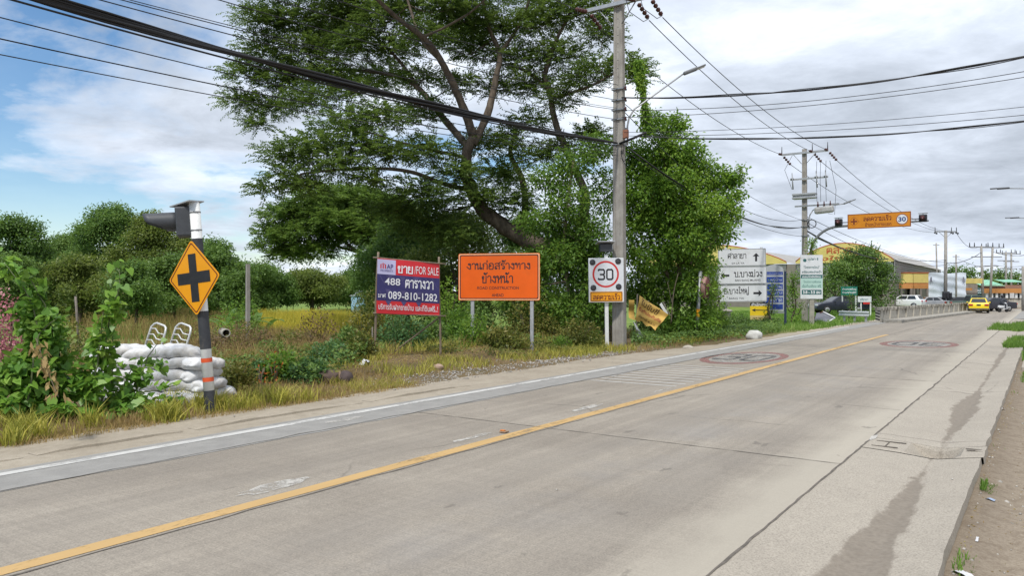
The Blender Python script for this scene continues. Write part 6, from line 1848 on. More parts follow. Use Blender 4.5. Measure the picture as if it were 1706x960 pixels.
def build_tree(name, label, group, base, limbs, pads, leafm, barkm, per=110, k=11, L=.6, lL=.14, lW=.06, flat_=.35, twig=True, mode='sprig', droop=.25, power=.42, up=.25):
    root = thing(name, label, 'tree', base, (0, 0, 0), group)
    off = Vector(base)
    mb = MB(); nodes = []
    for (pts, r0, r1) in limbs:
        nodes += limb_tube(mb, pts, r0, r1)
    Np = np.array([p for p, r in nodes]); Nr = np.array([r for p, r in nodes])
    Cs, Ds = [], []
    ordr = sorted(range(len(pads)), key=lambda i: np.min(np.linalg.norm(Np - pads[i][0], axis=1)))
    for i in ordr:
        c, rad = pads[i]
        cost = np.linalg.norm(Np - c, axis=1) + np.where(Nr < .02, 3, 0) + np.maximum(0, Np[:, 2] - c[2]) * .6
        j = int(np.argmin(cost))
        a = Vector(Np[j]); cc = Vector(c) - Vector((0, 0, rad[2] * .35))
        if twig:
            mid = a.lerp(cc, .5) + Vector((random.gauss(0, .12), random.gauss(0, .12), -.08 * (cc - a).length + random.gauss(0, .1)))
            seg = limb_tube(mb, [a, mid, cc], min(Nr[j] * .6, .028 + .014 * (cc - a).length), .016, 5, .2, 4)
            Np = np.concatenate([Np, np.array([p for p, r in seg])]); Nr = np.concatenate([Nr, np.array([r for p, r in seg])])
            for _ in range(6):
                e = Vector(c) + Vector(in_ball(1, .3)[0] * rad * .9)
                mb.tube([cc, cc.lerp(e, .5) + Vector((0, 0, random.uniform(-.1, .2))), e], [.014, .010, .004], 4, False)
        vol = rad[0] * rad[1] * rad[2]
        n = max(10, int(per * (vol / 1.0) ** .62))
        u = in_ball(n, power)
        Cs.append(c + u * rad)
        d = u * np.array([1, 1, flat_]) + rng.normal(0, .45, (n, 3)) * np.array([1, 1, .5]) + np.array([0, 0, up])
        Ds.append(d)
    C = np.concatenate(Cs); D = np.concatenate(Ds)
    trunk = mb.build('trunk', barkm, root, off)
    if mode == 'sprig':
        VV = sprigs(C, D, k, L, lL, lW, droop)
    else:
        m = len(C) * k
        cc = np.repeat(C, k, 0) + rng.normal(0, L, (len(C) * k, 3)) * np.array([1, 1, .8])
        ax = np.repeat(D, k, 0) + rng.normal(0, .7, (m, 3)) + np.array([0, 0, -.45])
        nr = rng.normal(0, .5, (m, 3)) + np.array([0, 0, 1.0])
        VV = leaf_verts(cc, ax, nr, lL * rng.uniform(.6, 1.35, m), lW * rng.uniform(.7, 1.3, m))
    build_leaves('crown', VV, leafm, root, loc=off)
    return root

# --- the big rain tree
def fat(p, f): return [(c, r * np.array([1, 1, f])) for c, r in p]
DT = 34.0
PT = lambda px, py, dd=0: P(px, py, DT + dd)
tb_ = at_depth(1012, 34)
limbs = [
    ([tb_ - Vector((0, 0, .4)), PT(1008, 500), PT(985, 440), PT(940, 422), PT(900, 408)], .62, .50),
    ([PT(905, 410), PT(868, 396), PT(835, 374), PT(805, 350), PT(788, 322)], .50, .40),
    ([PT(805, 352), PT(786, 318), PT(776, 285), PT(778, 255, -.2), PT(788, 226, -.4)], .40, .27),
    ([PT(788, 226, -.4), PT(772, 180, -.8), PT(752, 135, -1.3), PT(733, 98, -1.8), PT(705, 62, -2.4), PT(660, 28, -3), PT(620, -10, -3.6)], .26, .10),
    ([PT(735, 100, -1.8), PT(705, 70, -2), PT(690, 35, -1), PT(670, -30, 0)], .13, .06),
    ([PT(788, 240, -.3), PT(812, 190, .2), PT(826, 130, .6), PT(832, 90, 1), PT(815, 45, 1.6), PT(800, -20, 2), PT(790, -90, 2.4)], .24, .08),
    ([PT(830, 92, 1), PT(860, 50, 1.2), PT(880, 5, 1), PT(905, -60, .8)], .12, .05),
    ([PT(784, 250, -.2), PT(735, 192, .8), PT(690, 140, 2), PT(640, 122, 3), PT(560, 115, 4), PT(480, 110, 4.5)], .22, .06),
    ([PT(700, 150, 1.8), PT(660, 95, 2.6), PT(610, 50, 3.4), PT(540, 10, 4)], .12, .05),
    ([PT(785, 318), PT(735, 305, -1), PT(690, 288, -2), PT(640, 281, -2.8), PT(560, 283, -3.4), PT(500, 290, -3.8)], .15, .05),
    ([PT(865, 395), PT(875, 350, 1.2), PT(870, 300, 2), PT(850, 255, 2.6), PT(860, 220, 3)], .28, .10),
    ([PT(945, 425), PT(968, 380, 1), PT(975, 325, 1.4), PT(950, 262, 1.5), PT(926, 205, 1.4), PT(917, 160, 1.2), PT(905, 118, 1)], .30, .15),
    ([PT(907, 125, 1), PT(925, 70, .8), PT(950, 20, .6), PT(970, -50, .4)], .14, .05),
    ([PT(917, 165, 1.2), PT(950, 155, .2), PT(990, 140, -.8), PT(1040, 112, -1.4)], .10, .04),
    ([PT(915, 150, 1.2), PT(880, 120, 1.6), PT(850, 110, 2)], .10, .04),
    ([PT(775, 262), PT(720, 250, -1.5), PT(660, 235, -2.5), PT(600, 215, -3.2)], .12, .04),
]
pads = fat(px_pads([(430, 28, 42, 18, 37), (485, 42, 52, 22, 37.5), (555, 22, 55, 22, 37), (440, 82, 46, 20, 38), (520, 88, 58, 24, 37.5), (600, 72, 50, 22, 36),
    (412, 122, 40, 16, 38), (478, 132, 52, 20, 38), (556, 128, 50, 18, 37), (398, 166, 32, 14, 38), (450, 178, 42, 14, 38), (645, 28, 50, 24, 35), (700, 62, 44, 18, 33),
    (515, 168, 44, 16, 36), (428, 208, 24, 9, 37.5), (600, 20, 45, 20, 38), (660, 85, 36, 14, 37), (590, 150, 40, 14, 36),
    (522, 246, 54, 22, 31), (560, 276, 46, 20, 30.5), (482, 296, 40, 16, 30.5), (443, 316, 26, 9, 30.5), (510, 313, 32, 11, 30.5), (606, 240, 48, 22, 31), (638, 196, 50, 20, 32),
    (568, 206, 48, 18, 31.5), (700, 186, 40, 18, 34), (655, 256, 42, 16, 31.5), (716, 250, 40, 20, 32.5), (470, 258, 38, 16, 31),
    (770, 30, 52, 22, 36), (830, 46, 50, 20, 36), (900, 38, 52, 22, 35), (962, 18, 48, 20, 34.5), (1004, 58, 34, 14, 33.5), (788, 84, 36, 14, 36.5), (862, 98, 48, 18, 36),
    (932, 92, 48, 18, 35), (1000, 112, 38, 14, 33), (882, 142, 48, 15, 36), (960, 140, 44, 12, 34), (1052, 108, 28, 14, 32.5), (1060, 130, 22, 10, 32.5), (820, 146, 30, 12, 36), (932, 168, 32, 9, 35),
    (760, 140, 32, 12, 35), (705, 128, 36, 12, 36), (745, 10, 48, 20, 34), (690, 8, 46, 18, 36.5), (1010, 20, 30, 14, 33.5),
    (800, 240, 40, 18, 35, 1.0), (762, 288, 44, 20, 33), (840, 292, 44, 22, 35.5), (700, 322, 44, 20, 32), (800, 328, 34, 16, 33), (848, 232, 36, 14, 36.5), (880, 200, 34, 12, 36.5),
    (700, 376, 52, 26, 34), (752, 386, 44, 26, 33.2), (655, 350, 44, 18, 33), (858, 338, 40, 20, 34), (620, 300, 36, 12, 31), (735, 345, 40, 20, 35), (930, 245, 30, 14, 36), (985, 225, 32, 14, 36), (885, 260, 36, 14, 36.5),
    # the crown goes on above the picture
    (470, -25, 55, 22, 37), (560, -35, 60, 24, 36), (650, -45, 60, 24, 35), (740, -50, 60, 24, 34), (830, -45, 60, 24, 36), (920, -40, 56, 24, 35), (990, -30, 40, 20, 34),
    (600, -95, 60, 24, 37), (700, -110, 64, 24, 35), (800, -115, 64, 24, 36), (890, -100, 56, 24, 35.5), (680, -60, 56, 22, 40), (800, -20, 56, 22, 40.5), (900, 0, 50, 20, 40), (560, 60, 56, 22, 41.5), (640, 130, 50, 18, 41), (760, 60, 56, 22, 41),
    (640, -60, 56, 22, 30), (760, -70, 56, 22, 29.5), (860, -60, 50, 20, 30)]), 1.12)
build_tree('rain_tree', 'huge spreading rain tree with a leaning dark trunk over the orange sign', None, tb_, limbs, pads, M_rain, M_bark, per=262, k=15, L=.64, lL=.135, lW=.058, power=.55)

# --- flat-topped tree behind it
DM = 53.0
PM = lambda px, py, dd=0: P(px, py, DM + dd)
tm_ = at_depth(735, 53)
limbs = [([tm_ - Vector((0, 0, .3)), PM(722, 485), PM(690, 460), PM(650, 446)], .34, .26), ([PM(650, 446), PM(612, 428), PM(580, 408), PM(562, 385), PM(548, 350)], .22, .07),
    ([PM(600, 422), PM(560, 410, .6), PM(520, 405, 1), PM(480, 400, 1.5)], .10, .04), ([PM(690, 460), PM(680, 420, 1), PM(665, 380, 1.5), PM(640, 350, 2)], .18, .06), ([PM(630, 438), PM(610, 400, -1), PM(590, 370, -2)], .10, .04)]
pads = px_pads([(540, 330, 56, 20, 53.0), (472, 356, 36, 15, 53.0), (500, 388, 44, 16, 52.5), (560, 366, 52, 20, 52.0), (620, 338, 52, 22, 54.0), (458, 408, 34, 11, 53.0), (528, 418, 38, 11, 52.5), (630, 388, 52, 22, 52.0), (682, 418, 54, 24, 54.0),
    (590, 330, 46, 18, 55.0), (520, 352, 48, 18, 55.0), (660, 360, 48, 22, 54.5), (600, 362, 46, 18, 54.0), (480, 425, 30, 9, 53.0), (575, 395, 40, 14, 54.0), (452, 385, 26, 11, 53.5), (690, 390, 40, 22, 53.0), (640, 420, 40, 16, 51.5)])
build_tree('flat_topped_tree', 'lower flat-topped tree with a forked dark limb left of the big rain tree', None, tm_, limbs, pads, M_mid, M_bark, per=260, k=12, L=.72, lL=.20, lW=.09)

# --- trees drowned in vines, right and left of the pole
DV = 34.6
PV = lambda px, py, dd=0: P(px, py, DV + dd)
tv_ = at_depth(1130, 34.6)
limbs = [([tv_ - Vector((0, 0, .3)), PV(1128, 500), PV(1132, 440), PV(1118, 380), PV(1110, 300), PV(1100, 240)], .20, .08), ([PV(1130, 450), PV(1160, 400), PV(1175, 350), PV(1190, 320)], .12, .04), ([PV(1120, 470), PV(1090, 420), PV(1075, 360)], .10, .04),
         ([PV(1118, 540, -1.6), PV(1122, 490, -1.7), PV(1130, 455, -1.5)], .03, .015), ([PV(1121, 510, -1.65), PV(1112, 470, -1.7)], .02, .01), ([PV(1150, 440, -1.2), PV(1180, 410, -1.0), PV(1205, 385, -.6)], .06, .02)]
pads = px_pads([(1112, 212, 30, 20, 34.6), (1090, 256, 42, 24, 34.6), (1136, 250, 38, 22, 34.1), (1062, 286, 36, 24, 34.6), (1118, 306, 52, 28, 34.1), (1176, 296, 38, 22, 34.6), (1206, 300, 26, 12, 34.6), (1200, 338, 30, 20, 34.1), (1158, 346, 46, 24, 33.7), (1098, 368, 48, 30, 34.1),
    (1060, 348, 30, 32, 34.6), (1192, 386, 34, 22, 33.9), (1140, 404, 46, 28, 33.5), (1080, 428, 40, 30, 33.9), (1168, 440, 28, 24, 33.7), (1098, 486, 42, 26, 34.7), (1152, 484, 38, 28, 33.7), (1064, 480, 24, 30, 34.9), (1140, 536, 44, 20, 33.5), (1172, 500, 22, 28, 33.9), (1172, 540, 24, 18, 33.7),
    (1120, 350, 50, 40, 35.6), (1130, 440, 50, 40, 35.6), (1110, 280, 44, 30, 35.6), (1170, 380, 40, 40, 35.6), (1224, 300, 16, 9, 34.4), (1232, 284, 9, 6, 34.2), (1230, 322, 12, 7, 34), (1226, 360, 12, 8, 34), (1082, 200, 14, 16, 34.4), (1128, 206, 14, 12, 34.4), (1046, 262, 18, 26, 34.2), (1050, 402, 18, 34, 34), (1046, 330, 14, 24, 34), (1086, 322, 40, 26, 33.6), (1160, 268, 26, 16, 34.1)])
build_tree('vine_tree', 'bushy tree smothered in bright green vines right of the tall pole', None, tv_, limbs, pads, M_vine, M_bark2, per=300, k=6, L=.16, lL=.17, lW=.10, mode='leaf', flat_=1.0, power=.30, up=.0)
tv_ = at_depth(945, 31.5)
limbs = [([tv_ - Vector((0, 0, .3)), P(948, 500, 31.5), P(940, 420, 31.5), P(945, 340, 31.5), P(955, 270, 31.5)], .14, .05)]
pads = px_pads([(958, 270, 38, 24, 31.5), (918, 300, 34, 22, 32), (992, 244, 28, 22, 31.8), (950, 336, 42, 28, 31.2), (900, 372, 38, 22, 31.5), (980, 388, 36, 32, 31.4), (930, 428, 42, 26, 31), (868, 462, 40, 24, 31.6), (982, 470, 34, 32, 31.2), (906, 500, 44, 22, 31), (955, 520, 40, 20, 30.8),
    (1000, 520, 30, 26, 31), (1006, 320, 22, 40, 31.8), (960, 440, 46, 40, 32.4), (890, 430, 30, 16, 32.2), (945, 380, 40, 36, 32.4), (995, 430, 30, 36, 32), (860, 500, 36, 20, 32)])
build_tree('vine_tree', 'dark green vine-grown tree left of the tall pole, behind the 30 sign', None, tv_, limbs, pads, M_vine2, M_bark2, per=330, k=6, L=.16, lL=.15, lW=.085, mode='leaf', flat_=1.0, power=.30, up=.0)
# vine rope hanging beside the pole
vr = thing('hanging_vine', 'narrow column of vine hanging down beside the tall pole under the lamp arm', 'vine', at_depth(1070, 31))
o_ = vr.location
mb = MB(); mb.tube([P(1064, 112, 31) - o_, P(1066, 150, 31) - o_, P(1073, 190, 31) - o_, P(1082, 225, 31) - o_], .03, 6); mb.build('stem', M_bark2, vr)
m = 1500; u = rng.uniform(0, 1, m)
c = np.stack([np.array(P(1064 + 16 * a + rng.normal(0, 3.6 + 2 * math.sin(9 * a)), 100 + 125 * a, 31 + rng.normal(0, .12))) for a in u])
build_leaves('foliage', leaf_verts(c, rng.normal(0, .8, (m, 3)) + [0, 0, -.6], rng.normal(0, .6, (m, 3)) + [0, -.4, .8], .15 * rng.uniform(.6, 1.3, m), .10 * rng.uniform(.6, 1.3, m)), M_vine, vr, loc=o_)

# --- understorey, background woods
def blob_tree(name, label, group, px, d, py_top, py_bot, w_px, leafm, nblob=9, per=150, lL=.38, seed=0, trunk=True, squash=1.0, spread=1.0):
    rr = random.Random(seed)
    b = at_depth(px, d); k = d / F
    zt = EYE + (488 - py_top) * k; zb = EYE + (488 - py_bot) * k
    W = w_px * k / 2 * spread
    pads = []
    nblob = int(nblob * spread ** 1.9)
    for i in range(nblob):
        v = rr.random()
        z = zb + (zt - zb) * v
        wr = W * (math.sin(math.pi * (.30 + .68 * v)) ** .6)
        a = rr.uniform(0, 6.28); q = rr.random() ** .5
        rad = W * rr.uniform(.16, .36) / spread ** .5
        c = np.array([b.x + math.cos(a) * q * max(.1, wr - rad * .7), b.y + math.sin(a) * q * max(.1, wr - rad * .7) * .8, min(z, zt - rad * .7 * squash)])
        pads.append((c, np.array([rad, rad, rad * .72 * squash])))
    pads.append((np.array([b.x + rr.uniform(-.2, .2) * W, b.y, zt - W * .28 * squash]), np.array([W * .34, W * .34, W * .28 * squash])))
    lim = [([b - Vector((0, 0, .3)), b + Vector((rr.uniform(-.2, .2), 0, (zb - b.z) * .6 + .3)), Vector((b.x + rr.uniform(-.3, .3), b.y, zb + (zt - zb) * .35)), Vector((b.x, b.y, zb + (zt - zb) * .75))], max(.08, W * .07), .04)]
    for i in range(3):
        c = pads[i][0]; lim.append(([Vector((b.x, b.y, zb + (zt - zb) * .2)), Vector((b.x, b.y, zb)).lerp(Vector(c), .6), Vector(c)], W * .035, .03))
    return build_tree(name, label, group, b, lim, pads, leafm, M_bark, per=per, k=5, L=lL * 1.25, lL=lL, lW=lL * .55, mode='leaf', flat_=1.0, power=.42, up=.1, twig=False)
GB = 'trees beyond the field on the left'
MORE = (('tall yellow-green shrub right behind the left banner pole', 640, 575, 60, 74, 'Y', 1900, .12), ('leafy shrub filling the gap between banner and orange sign', 745, 570, 70, 78, 'V', 2100, .13), ('yellow-green shrub right behind the right post of the orange sign', 880, 572, 70, 70, 'Y', 1900, .12),
    ('rounded green shrub left of the orange sign post', 790, 588, 50, 40, 'V', 1300, .11), ('yellowing shrub left of the sandbag stack, behind the vines', 110, 600, 110, 60, 'Y', 1900, .12), ('tall green weed behind the culvert pipe', 400, 560, 70, 56, 'V', 1500, .12), ('yellow-green weed mound right of the clay jar', 600, 612, 50, 34, 'Y', 1200, .10),
    ('brown and green weed mound at the foot of the grey fence post', 415, 585, 70, 44, 'Y', 1500, .10), ('tall dry weed clump left of the dark bush', 530, 590, 70, 56, 'B', 1700, .11), ('bright leafy weed between the sandbags and the clay jar', 470, 640, 60, 34, 'V', 1300, .10), ('leafy shrub in front of the dark tree, right of the orange sign', 935, 560, 80, 74, 'V', 2200, .13),
    ('brown dead weed clump right of the striped post', 420, 600, 90, 44, 'B', 1700, .10), ('brown dead bush under the culvert pipe', 385, 575, 80, 40, 'B', 1600, .11), ('dry brown weed clump left of the orange flowers', 350, 610, 70, 44, 'B', 1500, .10), ('tall yellowing bush right of the yellow grass, beside the left banner pole', 605, 575, 60, 70, 'Y', 1800, .11),
    ('low green weed mat left of the yellow grass', 400, 556, 90, 18, 'W', 1300, .11), ('reddish brown bush behind the sandbags', 330, 570, 80, 36, 'B', 1500, .11), ('green weed patch beyond the clay jar', 545, 618, 60, 30, 'W', 1200, .09), ('yellow-green weed patch in front of the yellow grass', 500, 580, 90, 34, 'Y', 1700, .11))
BT = [('broad_tree', 'round green tree at the far left edge behind the vines', 30, 62, 362, 500, 110, M_bgt, 12, .30),
    ('tall_tree', 'tall loose-crowned tree, the highest left of the crossroads sign', 190, 70, 342, 500, 120, M_bgt, 14, .30),
    ('tall_tree', 'dark bushy tree just behind the hooded flasher', 258, 66, 358, 500, 110, M_bgt, 12, .30),
    ('broad_tree', 'low distant tree in the gap right of the far left tree', 100, 95, 392, 500, 90, M_bgt2, 8, .36),
    ('broad_tree', 'bushy tree right behind the yellow crossroads diamond', 350, 62, 400, 500, 110, M_bgt, 12, .30),
    ('broad_tree', 'pale green leafy tree between the tall tree and the diamond sign', 290, 55, 425, 505, 90, M_bgt2, 9, .26),
    ('broad_tree', 'dark low tree behind the left vine clump', 130, 50, 428, 512, 110, M_bgt, 10, .24),
    ('broad_tree', 'low tree at the left edge above the pink bush', 20, 48, 425, 515, 100, M_bgt2, 9, .24),
    ('broad_tree', 'dark round tree behind the middle vine', 225, 48, 438, 508, 90, M_bgt, 9, .24),
    ('broad_tree', 'distant low tree under the flat-topped tree, left part', 440, 85, 446, 492, 90, M_bgt, 9, .34),
    ('broad_tree', 'distant low tree under the flat-topped tree, right part', 520, 88, 452, 492, 100, M_bgt, 9, .34),
    ('broad_tree', 'pale distant tree beyond the bright field', 590, 95, 455, 492, 90, M_bgt2, 8, .36),
    ('broad_tree', 'dark bushy tree under the limb left of the for-sale banner', 615, 50, 458, 505, 60, M_bgt, 9, .22),
    ('broad_tree', 'dense dark tree right behind the for-sale banner', 675, 46, 372, 515, 150, M_bgt, 16, .22),
    ('broad_tree', 'dense dark tree behind the orange sign, left part', 765, 42, 352, 520, 150, M_bgt, 13, .20),
    ('broad_tree', 'dense dark tree behind the orange sign, right part', 855, 47, 365, 515, 130, M_bgt, 9, .22),
    ('broad_tree', 'dark tree in the shade behind the 30 sign', 945, 40, 380, 540, 140, M_bgt, 13, .20)]
BT += [('broad_tree', 'low hedge-like tree filling the far gap behind the left vines', 70, 82, 430, 500, 150, M_bgt2, 9, .30), ('broad_tree', 'low hedge-like tree in the far gap left of the crossroads sign', 245, 84, 425, 500, 150, M_bgt, 9, .30), ('broad_tree', 'low hedge-like tree in the far gap right of the crossroads sign', 395, 80, 436, 500, 130, M_bgt2, 9, .30), ('tall_tree', 'slim taller tree standing between the tall tree and the far left tree', 140, 78, 378, 500, 56, M_bgt2, 10, .30), ('broad_tree', 'small light green tree at the foot of the trees right of the diamond', 400, 52, 455, 508, 60, M_bgt2, 8, .24)]
M_bgt3 = M_leaf('olive_tree_leaf', [(.06, .09, .024), (.11, .155, .036), (.19, .235, .055), (.27, .30, .08)], .4, .4)
for i, (nm, lab, px, d, y0, y1, w, mm, nb, l) in enumerate(BT):
    if i in (2, 6, 10, 14): mm = M_bgt3
    blob_tree(nm, lab, GB, px, d, y0, y1 + 6, w, mm, int(nb * 1.25), 200 if d > 55 else 230, l * .8, 20 + i, spread=1.5)
for i, (px, y0, w, d, lab) in enumerate(((1590, 447, 40, 165, 'far dark tree above the hoarding'), (1612, 449, 40, 170, 'far dark tree right above the yellow shop'), (1640, 455, 36, 165, 'far dark tree behind the pale pole'), (1665, 453, 44, 172, 'far dark tree above the green roof'), (1693, 458, 40, 168, 'far dark tree at the right edge behind the distant poles'))):
    blob_tree('distant_tree', lab, 'far trees behind the shops', px, d, y0, 480, w, M_bgt, 7, 60, .55, 60 + i)
# flowering tree in front of the market, shrubs near the boards
blob_tree('roadside_tree', 'leafy tree with an open crown in front of the right market gable', None, 1432, 80, 410, 505, 95, M_weed, 18, 110, .26, 71, spread=1.35)
blob_tree('roadside_tree', 'small dark tree at the right foot of the market tree', None, 1470, 78, 440, 508, 50, M_bgt, 8, 140, .26, 72, spread=1.3)
blob_tree('roadside_tree', 'low bushy tree behind the information board', None, 1395, 72, 440, 508, 60, M_weed, 8, 140, .24, 73, spread=1.3)
blob_tree('vine_shrub', 'column of creeper climbing the base of the transformer pole', None, 1322, 51, 452, 540, 34, M_vine, 16, 260, .15, 74, True, 1.3)
blob_tree('vine_shrub', 'tuft of vine on the gantry mast above the information board', None, 1352, 50.3, 400, 432, 17, M_vine, 7, 240, .13, 75, True, 1.2)
blob_tree('shrub', 'small leafy shrub growing round the post beside the green place-name sign', None, 1417, 58.5, 492, 525, 15, M_weed, 5, 90, .12, 76)
blob_tree('shrub', 'leafy shrub growing over the lower left of the direction boards', None, 1200, 43.0, 482, 535, 36, M_weed, 9, 140, .13, 77)
blob_tree('shrub', 'leafy shrub between the direction boards and the blue notice board', None, 1286, 46.6, 470, 535, 16, M_weed, 6, 100, .13, 78)
blob_tree('shrub', 'bushy shrub between the mirror post and the direction boards', None, 1190, 38, 455, 545, 30, M_vine, 9, 150, .14, 79)

# bushes and weeds, one by one
def bush(label, px, py, w, h, m, n=900, l=.10, name='bush', d=None, asp=.5, group=None):
    b = base_at(px, py) if d is None else at_depth(px, d)
    k = b.y / F
    W, H = w * k / 2, h * k
    r = thing(name, label, 'bush', b, (0, 0, 0), group or 'bushes and weeds along the verge')
    mb = MB()
    for i in range(7):
        a = random.uniform(0, 6.28); e = Vector((math.cos(a) * W * .7, math.sin(a) * W * .5, H * random.uniform(.5, .9)))
        mb.tube([(0, 0, -.1), e * .5 + Vector((0, 0, H * .12)), e], [.012, .009, .004], 4, False)
    mb.build('stem', M_bark2, r)
    u = in_ball(n, .38); u[:, 2] = np.abs(u[:, 2])
    lump_ = .75 + .5 * vnoise(u[:, 0] * 2.5 + px, u[:, 1] * 2.5 + u[:, 2] * 2, px)
    c = u * np.array([W, W * .8, H]) * lump_[:, None]
    ax = u * .7 + rng.normal(0, .6, (n, 3)) + [0, 0, -.1]
    nr = rng.normal(0, .6, (n, 3)) + [0, -.2, .9]
    build_leaves('foliage', leaf_verts(c, ax, nr, l * rng.uniform(.6, 1.4, n), l * asp * rng.uniform(.7, 1.3, n)), m, r)
    return r
for a in (('cool green bushy weed left of the clay jar', 512, 640, 74, 40, M_weedg, 1500, .10), ('dark leafy bush left of the left banner pole', 580, 608, 90, 52, M_weed, 2000, .11), ('bluish green bush under the for-sale banner', 668, 590, 84, 62, M_weedg, 2200, .12),
    ('yellow-green bush at the right foot of the for-sale banner', 720, 585, 60, 56, M_weed, 1600, .11), ('tall leafy bush between the banner and the orange sign', 765, 576, 60, 66, M_vine, 1800, .12), ('yellowing bush under the middle of the orange sign', 838, 590, 84, 38, M_weedy, 1800, .12),
    ('brown-leaved bush behind the right post of the orange sign', 905, 572, 80, 44, M_weedy, 1700, .12), ('yellowing bush left of the 30 sign post', 965, 582, 70, 46, M_weedy, 1700, .11), ('small bright green weed at the left of the 30 sign', 935, 586, 36, 22, M_vine, 700, .08),
    ('green weed patch around the dark stems behind the orange flowers', 455, 610, 80, 40, M_weed, 1600, .10), ('dark green weed right of the sandbags', 395, 655, 66, 50, M_weedy, 1400, .09), ('low green weed in front of the dark bush', 430, 640, 50, 28, M_weedg, 900, .09),
    ('low leafy bush behind the left part of the orange sign', 800, 570, 80, 70, M_weed, 1900, .13), ('leafy bush right of the orange sign, in the shade', 900, 556, 90, 60, M_weed, 1900, .13), ('leafy mound behind the torn yellow banner', 1090, 560, 80, 52, M_weed, 2000, .12), ('leafy mound left of the mirror post', 1125, 562, 70, 44, M_vine, 1800, .12), ('leafy mound right of the mirror post', 1190, 556, 60, 44, M_vine, 1700, .12), ('low weed at the foot of the direction boards', 1225, 548, 60, 26, M_weed, 1300, .12)):
    bush(*a)
M_brnleaf = M_leaf('dead_weed_leaf', [(.10, .06, .035), (.18, .11, .06), (.27, .18, .09), (.22, .20, .07)], .3, .6, .8)
for a in MORE:
    bush(*a[:3], a[3] * 1.25, a[4] * 1.35, {'B': M_brnleaf, 'Y': M_weedy, 'W': M_weedg, 'V': M_vine}[a[5]], *a[6:], asp=.35 if a[5] == 'B' else .5)
b = bush('pink flowering bush at the left edge behind the vines', 14, 560, 70, 152, M_pink, 1700, .09, 'flowering_bush', d=17)
bush('orange flowering weed standing above the brown grass', 458, 600, 30, 46, M_orfl, 34, .09, 'flowering_weed', d=16.4)
bush('smaller orange flowering weed at the left of the taller one', 434, 608, 22, 36, M_orfl, 20, .085, 'flowering_weed', d=16.2)
# banana-like long leaves
bp = thing('banana_plant', 'clump of long arching green leaves right of the crossroads diamond', 'plant', at_depth(395, 42))
mb = MB()
for i in range(26):
    a = random.uniform(0, 6.28); l = random.uniform(1.8, 3.2); el = random.uniform(.5, 1.25)
    d0 = Vector((math.cos(a) * math.cos(el), math.sin(a) * math.cos(el), math.sin(el)))
    o0 = Vector((random.gauss(0, .7), random.gauss(0, .5), .2))
    s1 = d0.cross(Vector((0, 0, 1))).normalized(); pts = [o0 + d0 * l * u - Vector((0, 0, l * .55 * u * u)) for u in np.linspace(0, 1, 8)]
    ws = [.03, .14, .20, .22, .20, .16, .09, .01]
    mb.add([p + s1 * w + Vector((0, 0, w * .3)) for p, w in zip(pts, ws)] + pts + [p - s1 * w + Vector((0, 0, w * .3)) for p, w in zip(pts, ws)], [(j + 8 * q, j + 1 + 8 * q, j + 9 + 8 * q, j + 8 + 8 * q) for q in (0, 1) for j in range(7)])
mb.build('leaf_clump', M_bgt2, bp)

# ------------------------------------------------------------------ vines in the left foreground
def vine_stand(label, stems, blobs, nper, leaf=.135, dd=1.4):
    """stems: lists of (px, py, depth); blobs: (px, py, rx, ry, depth, count)"""
    stems = [[(x, y, d + dd) for x, y, d in st] for st in stems]; blobs = [(x, y, rx, ry, d + dd, n) for x, y, rx, ry, d, n in blobs]
    b = at_depth(stems[0][0][0], stems[0][0][2])
    r = thing('vine_shrub', label, 'vine', b, (0, 0, 0), 'leafy vines in the left foreground')
    mb = MB(); C, A = [], []
    for st in stems:
        pts = [P(*q) for q in st]
        if len(pts) < 3: pts = [pts[0], pts[0].lerp(pts[-1], .5), pts[-1]]
        seg = limb_tube(mb, pts, .018, .006, 6, .8, 6)
        for _ in range(nper):
            i = random.randrange(len(seg)); p = seg[i][0]
            C.append(np.array(p) + rng.normal(0, .085, 3)); A.append(rng.normal(0, .7, 3) + [0, -.15, -.25])
    for px, py, rx, ry, d, n in blobs:
        c = np.array(P(px, py, d)); k = d / F
        u = in_ball(n, .45) * np.array([rx * k, rx * k * .8, ry * k])
        C += list(c + u); A += list(u / (rx * k) * .5 + rng.normal(0, .6, (n, 3)) + [0, -.25, -.3])
    mb.build('stem', M_plain('green_stem', (.10, .12, .05), .7, .3, 9), r, b)
    C = np.array(C); A = np.array(A); n = len(C)
    nr = rng.normal(0, .38, (n, 3)) + [0, -.45, .9]
    l = leaf * rng.uniform(.55, 1.35, n)
    build_leaves('foliage', heart_verts(C, A, nr, l, l * rng.uniform(.75, .98, n)), M_front, r, loc=b)
    return r
vine_stand('tall heap of broad-leaved vines at the left edge of the foreground',
    [[(60, 690, 10.6), (70, 600, 10.6), (50, 500, 10.7), (8, 440, 10.8)], [(90, 690, 10.8), (92, 600, 10.8), (80, 520, 10.8), (40, 452, 10.8)], [(40, 700, 10.2), (50, 640, 10.2), (66, 560, 10.4), (95, 530, 10.6)], [(100, 690, 10.9), (110, 640, 11), (85, 540, 11), (62, 470, 10.9)]],
    [(40, 635, 56, 46, 10.5, 430), (72, 590, 40, 46, 10.8, 320), (14, 640, 24, 20, 10.9, 50), (98, 650, 30, 34, 10.7, 210), (52, 530, 28, 34, 10.8, 140), (20, 675, 40, 20, 10.2, 110), (84, 680, 44, 14, 10.4, 130), (14, 455, 18, 24, 11.0, 40), (60, 488, 18, 24, 10.9, 40), (92, 548, 18, 26, 10.8, 60)], 42)
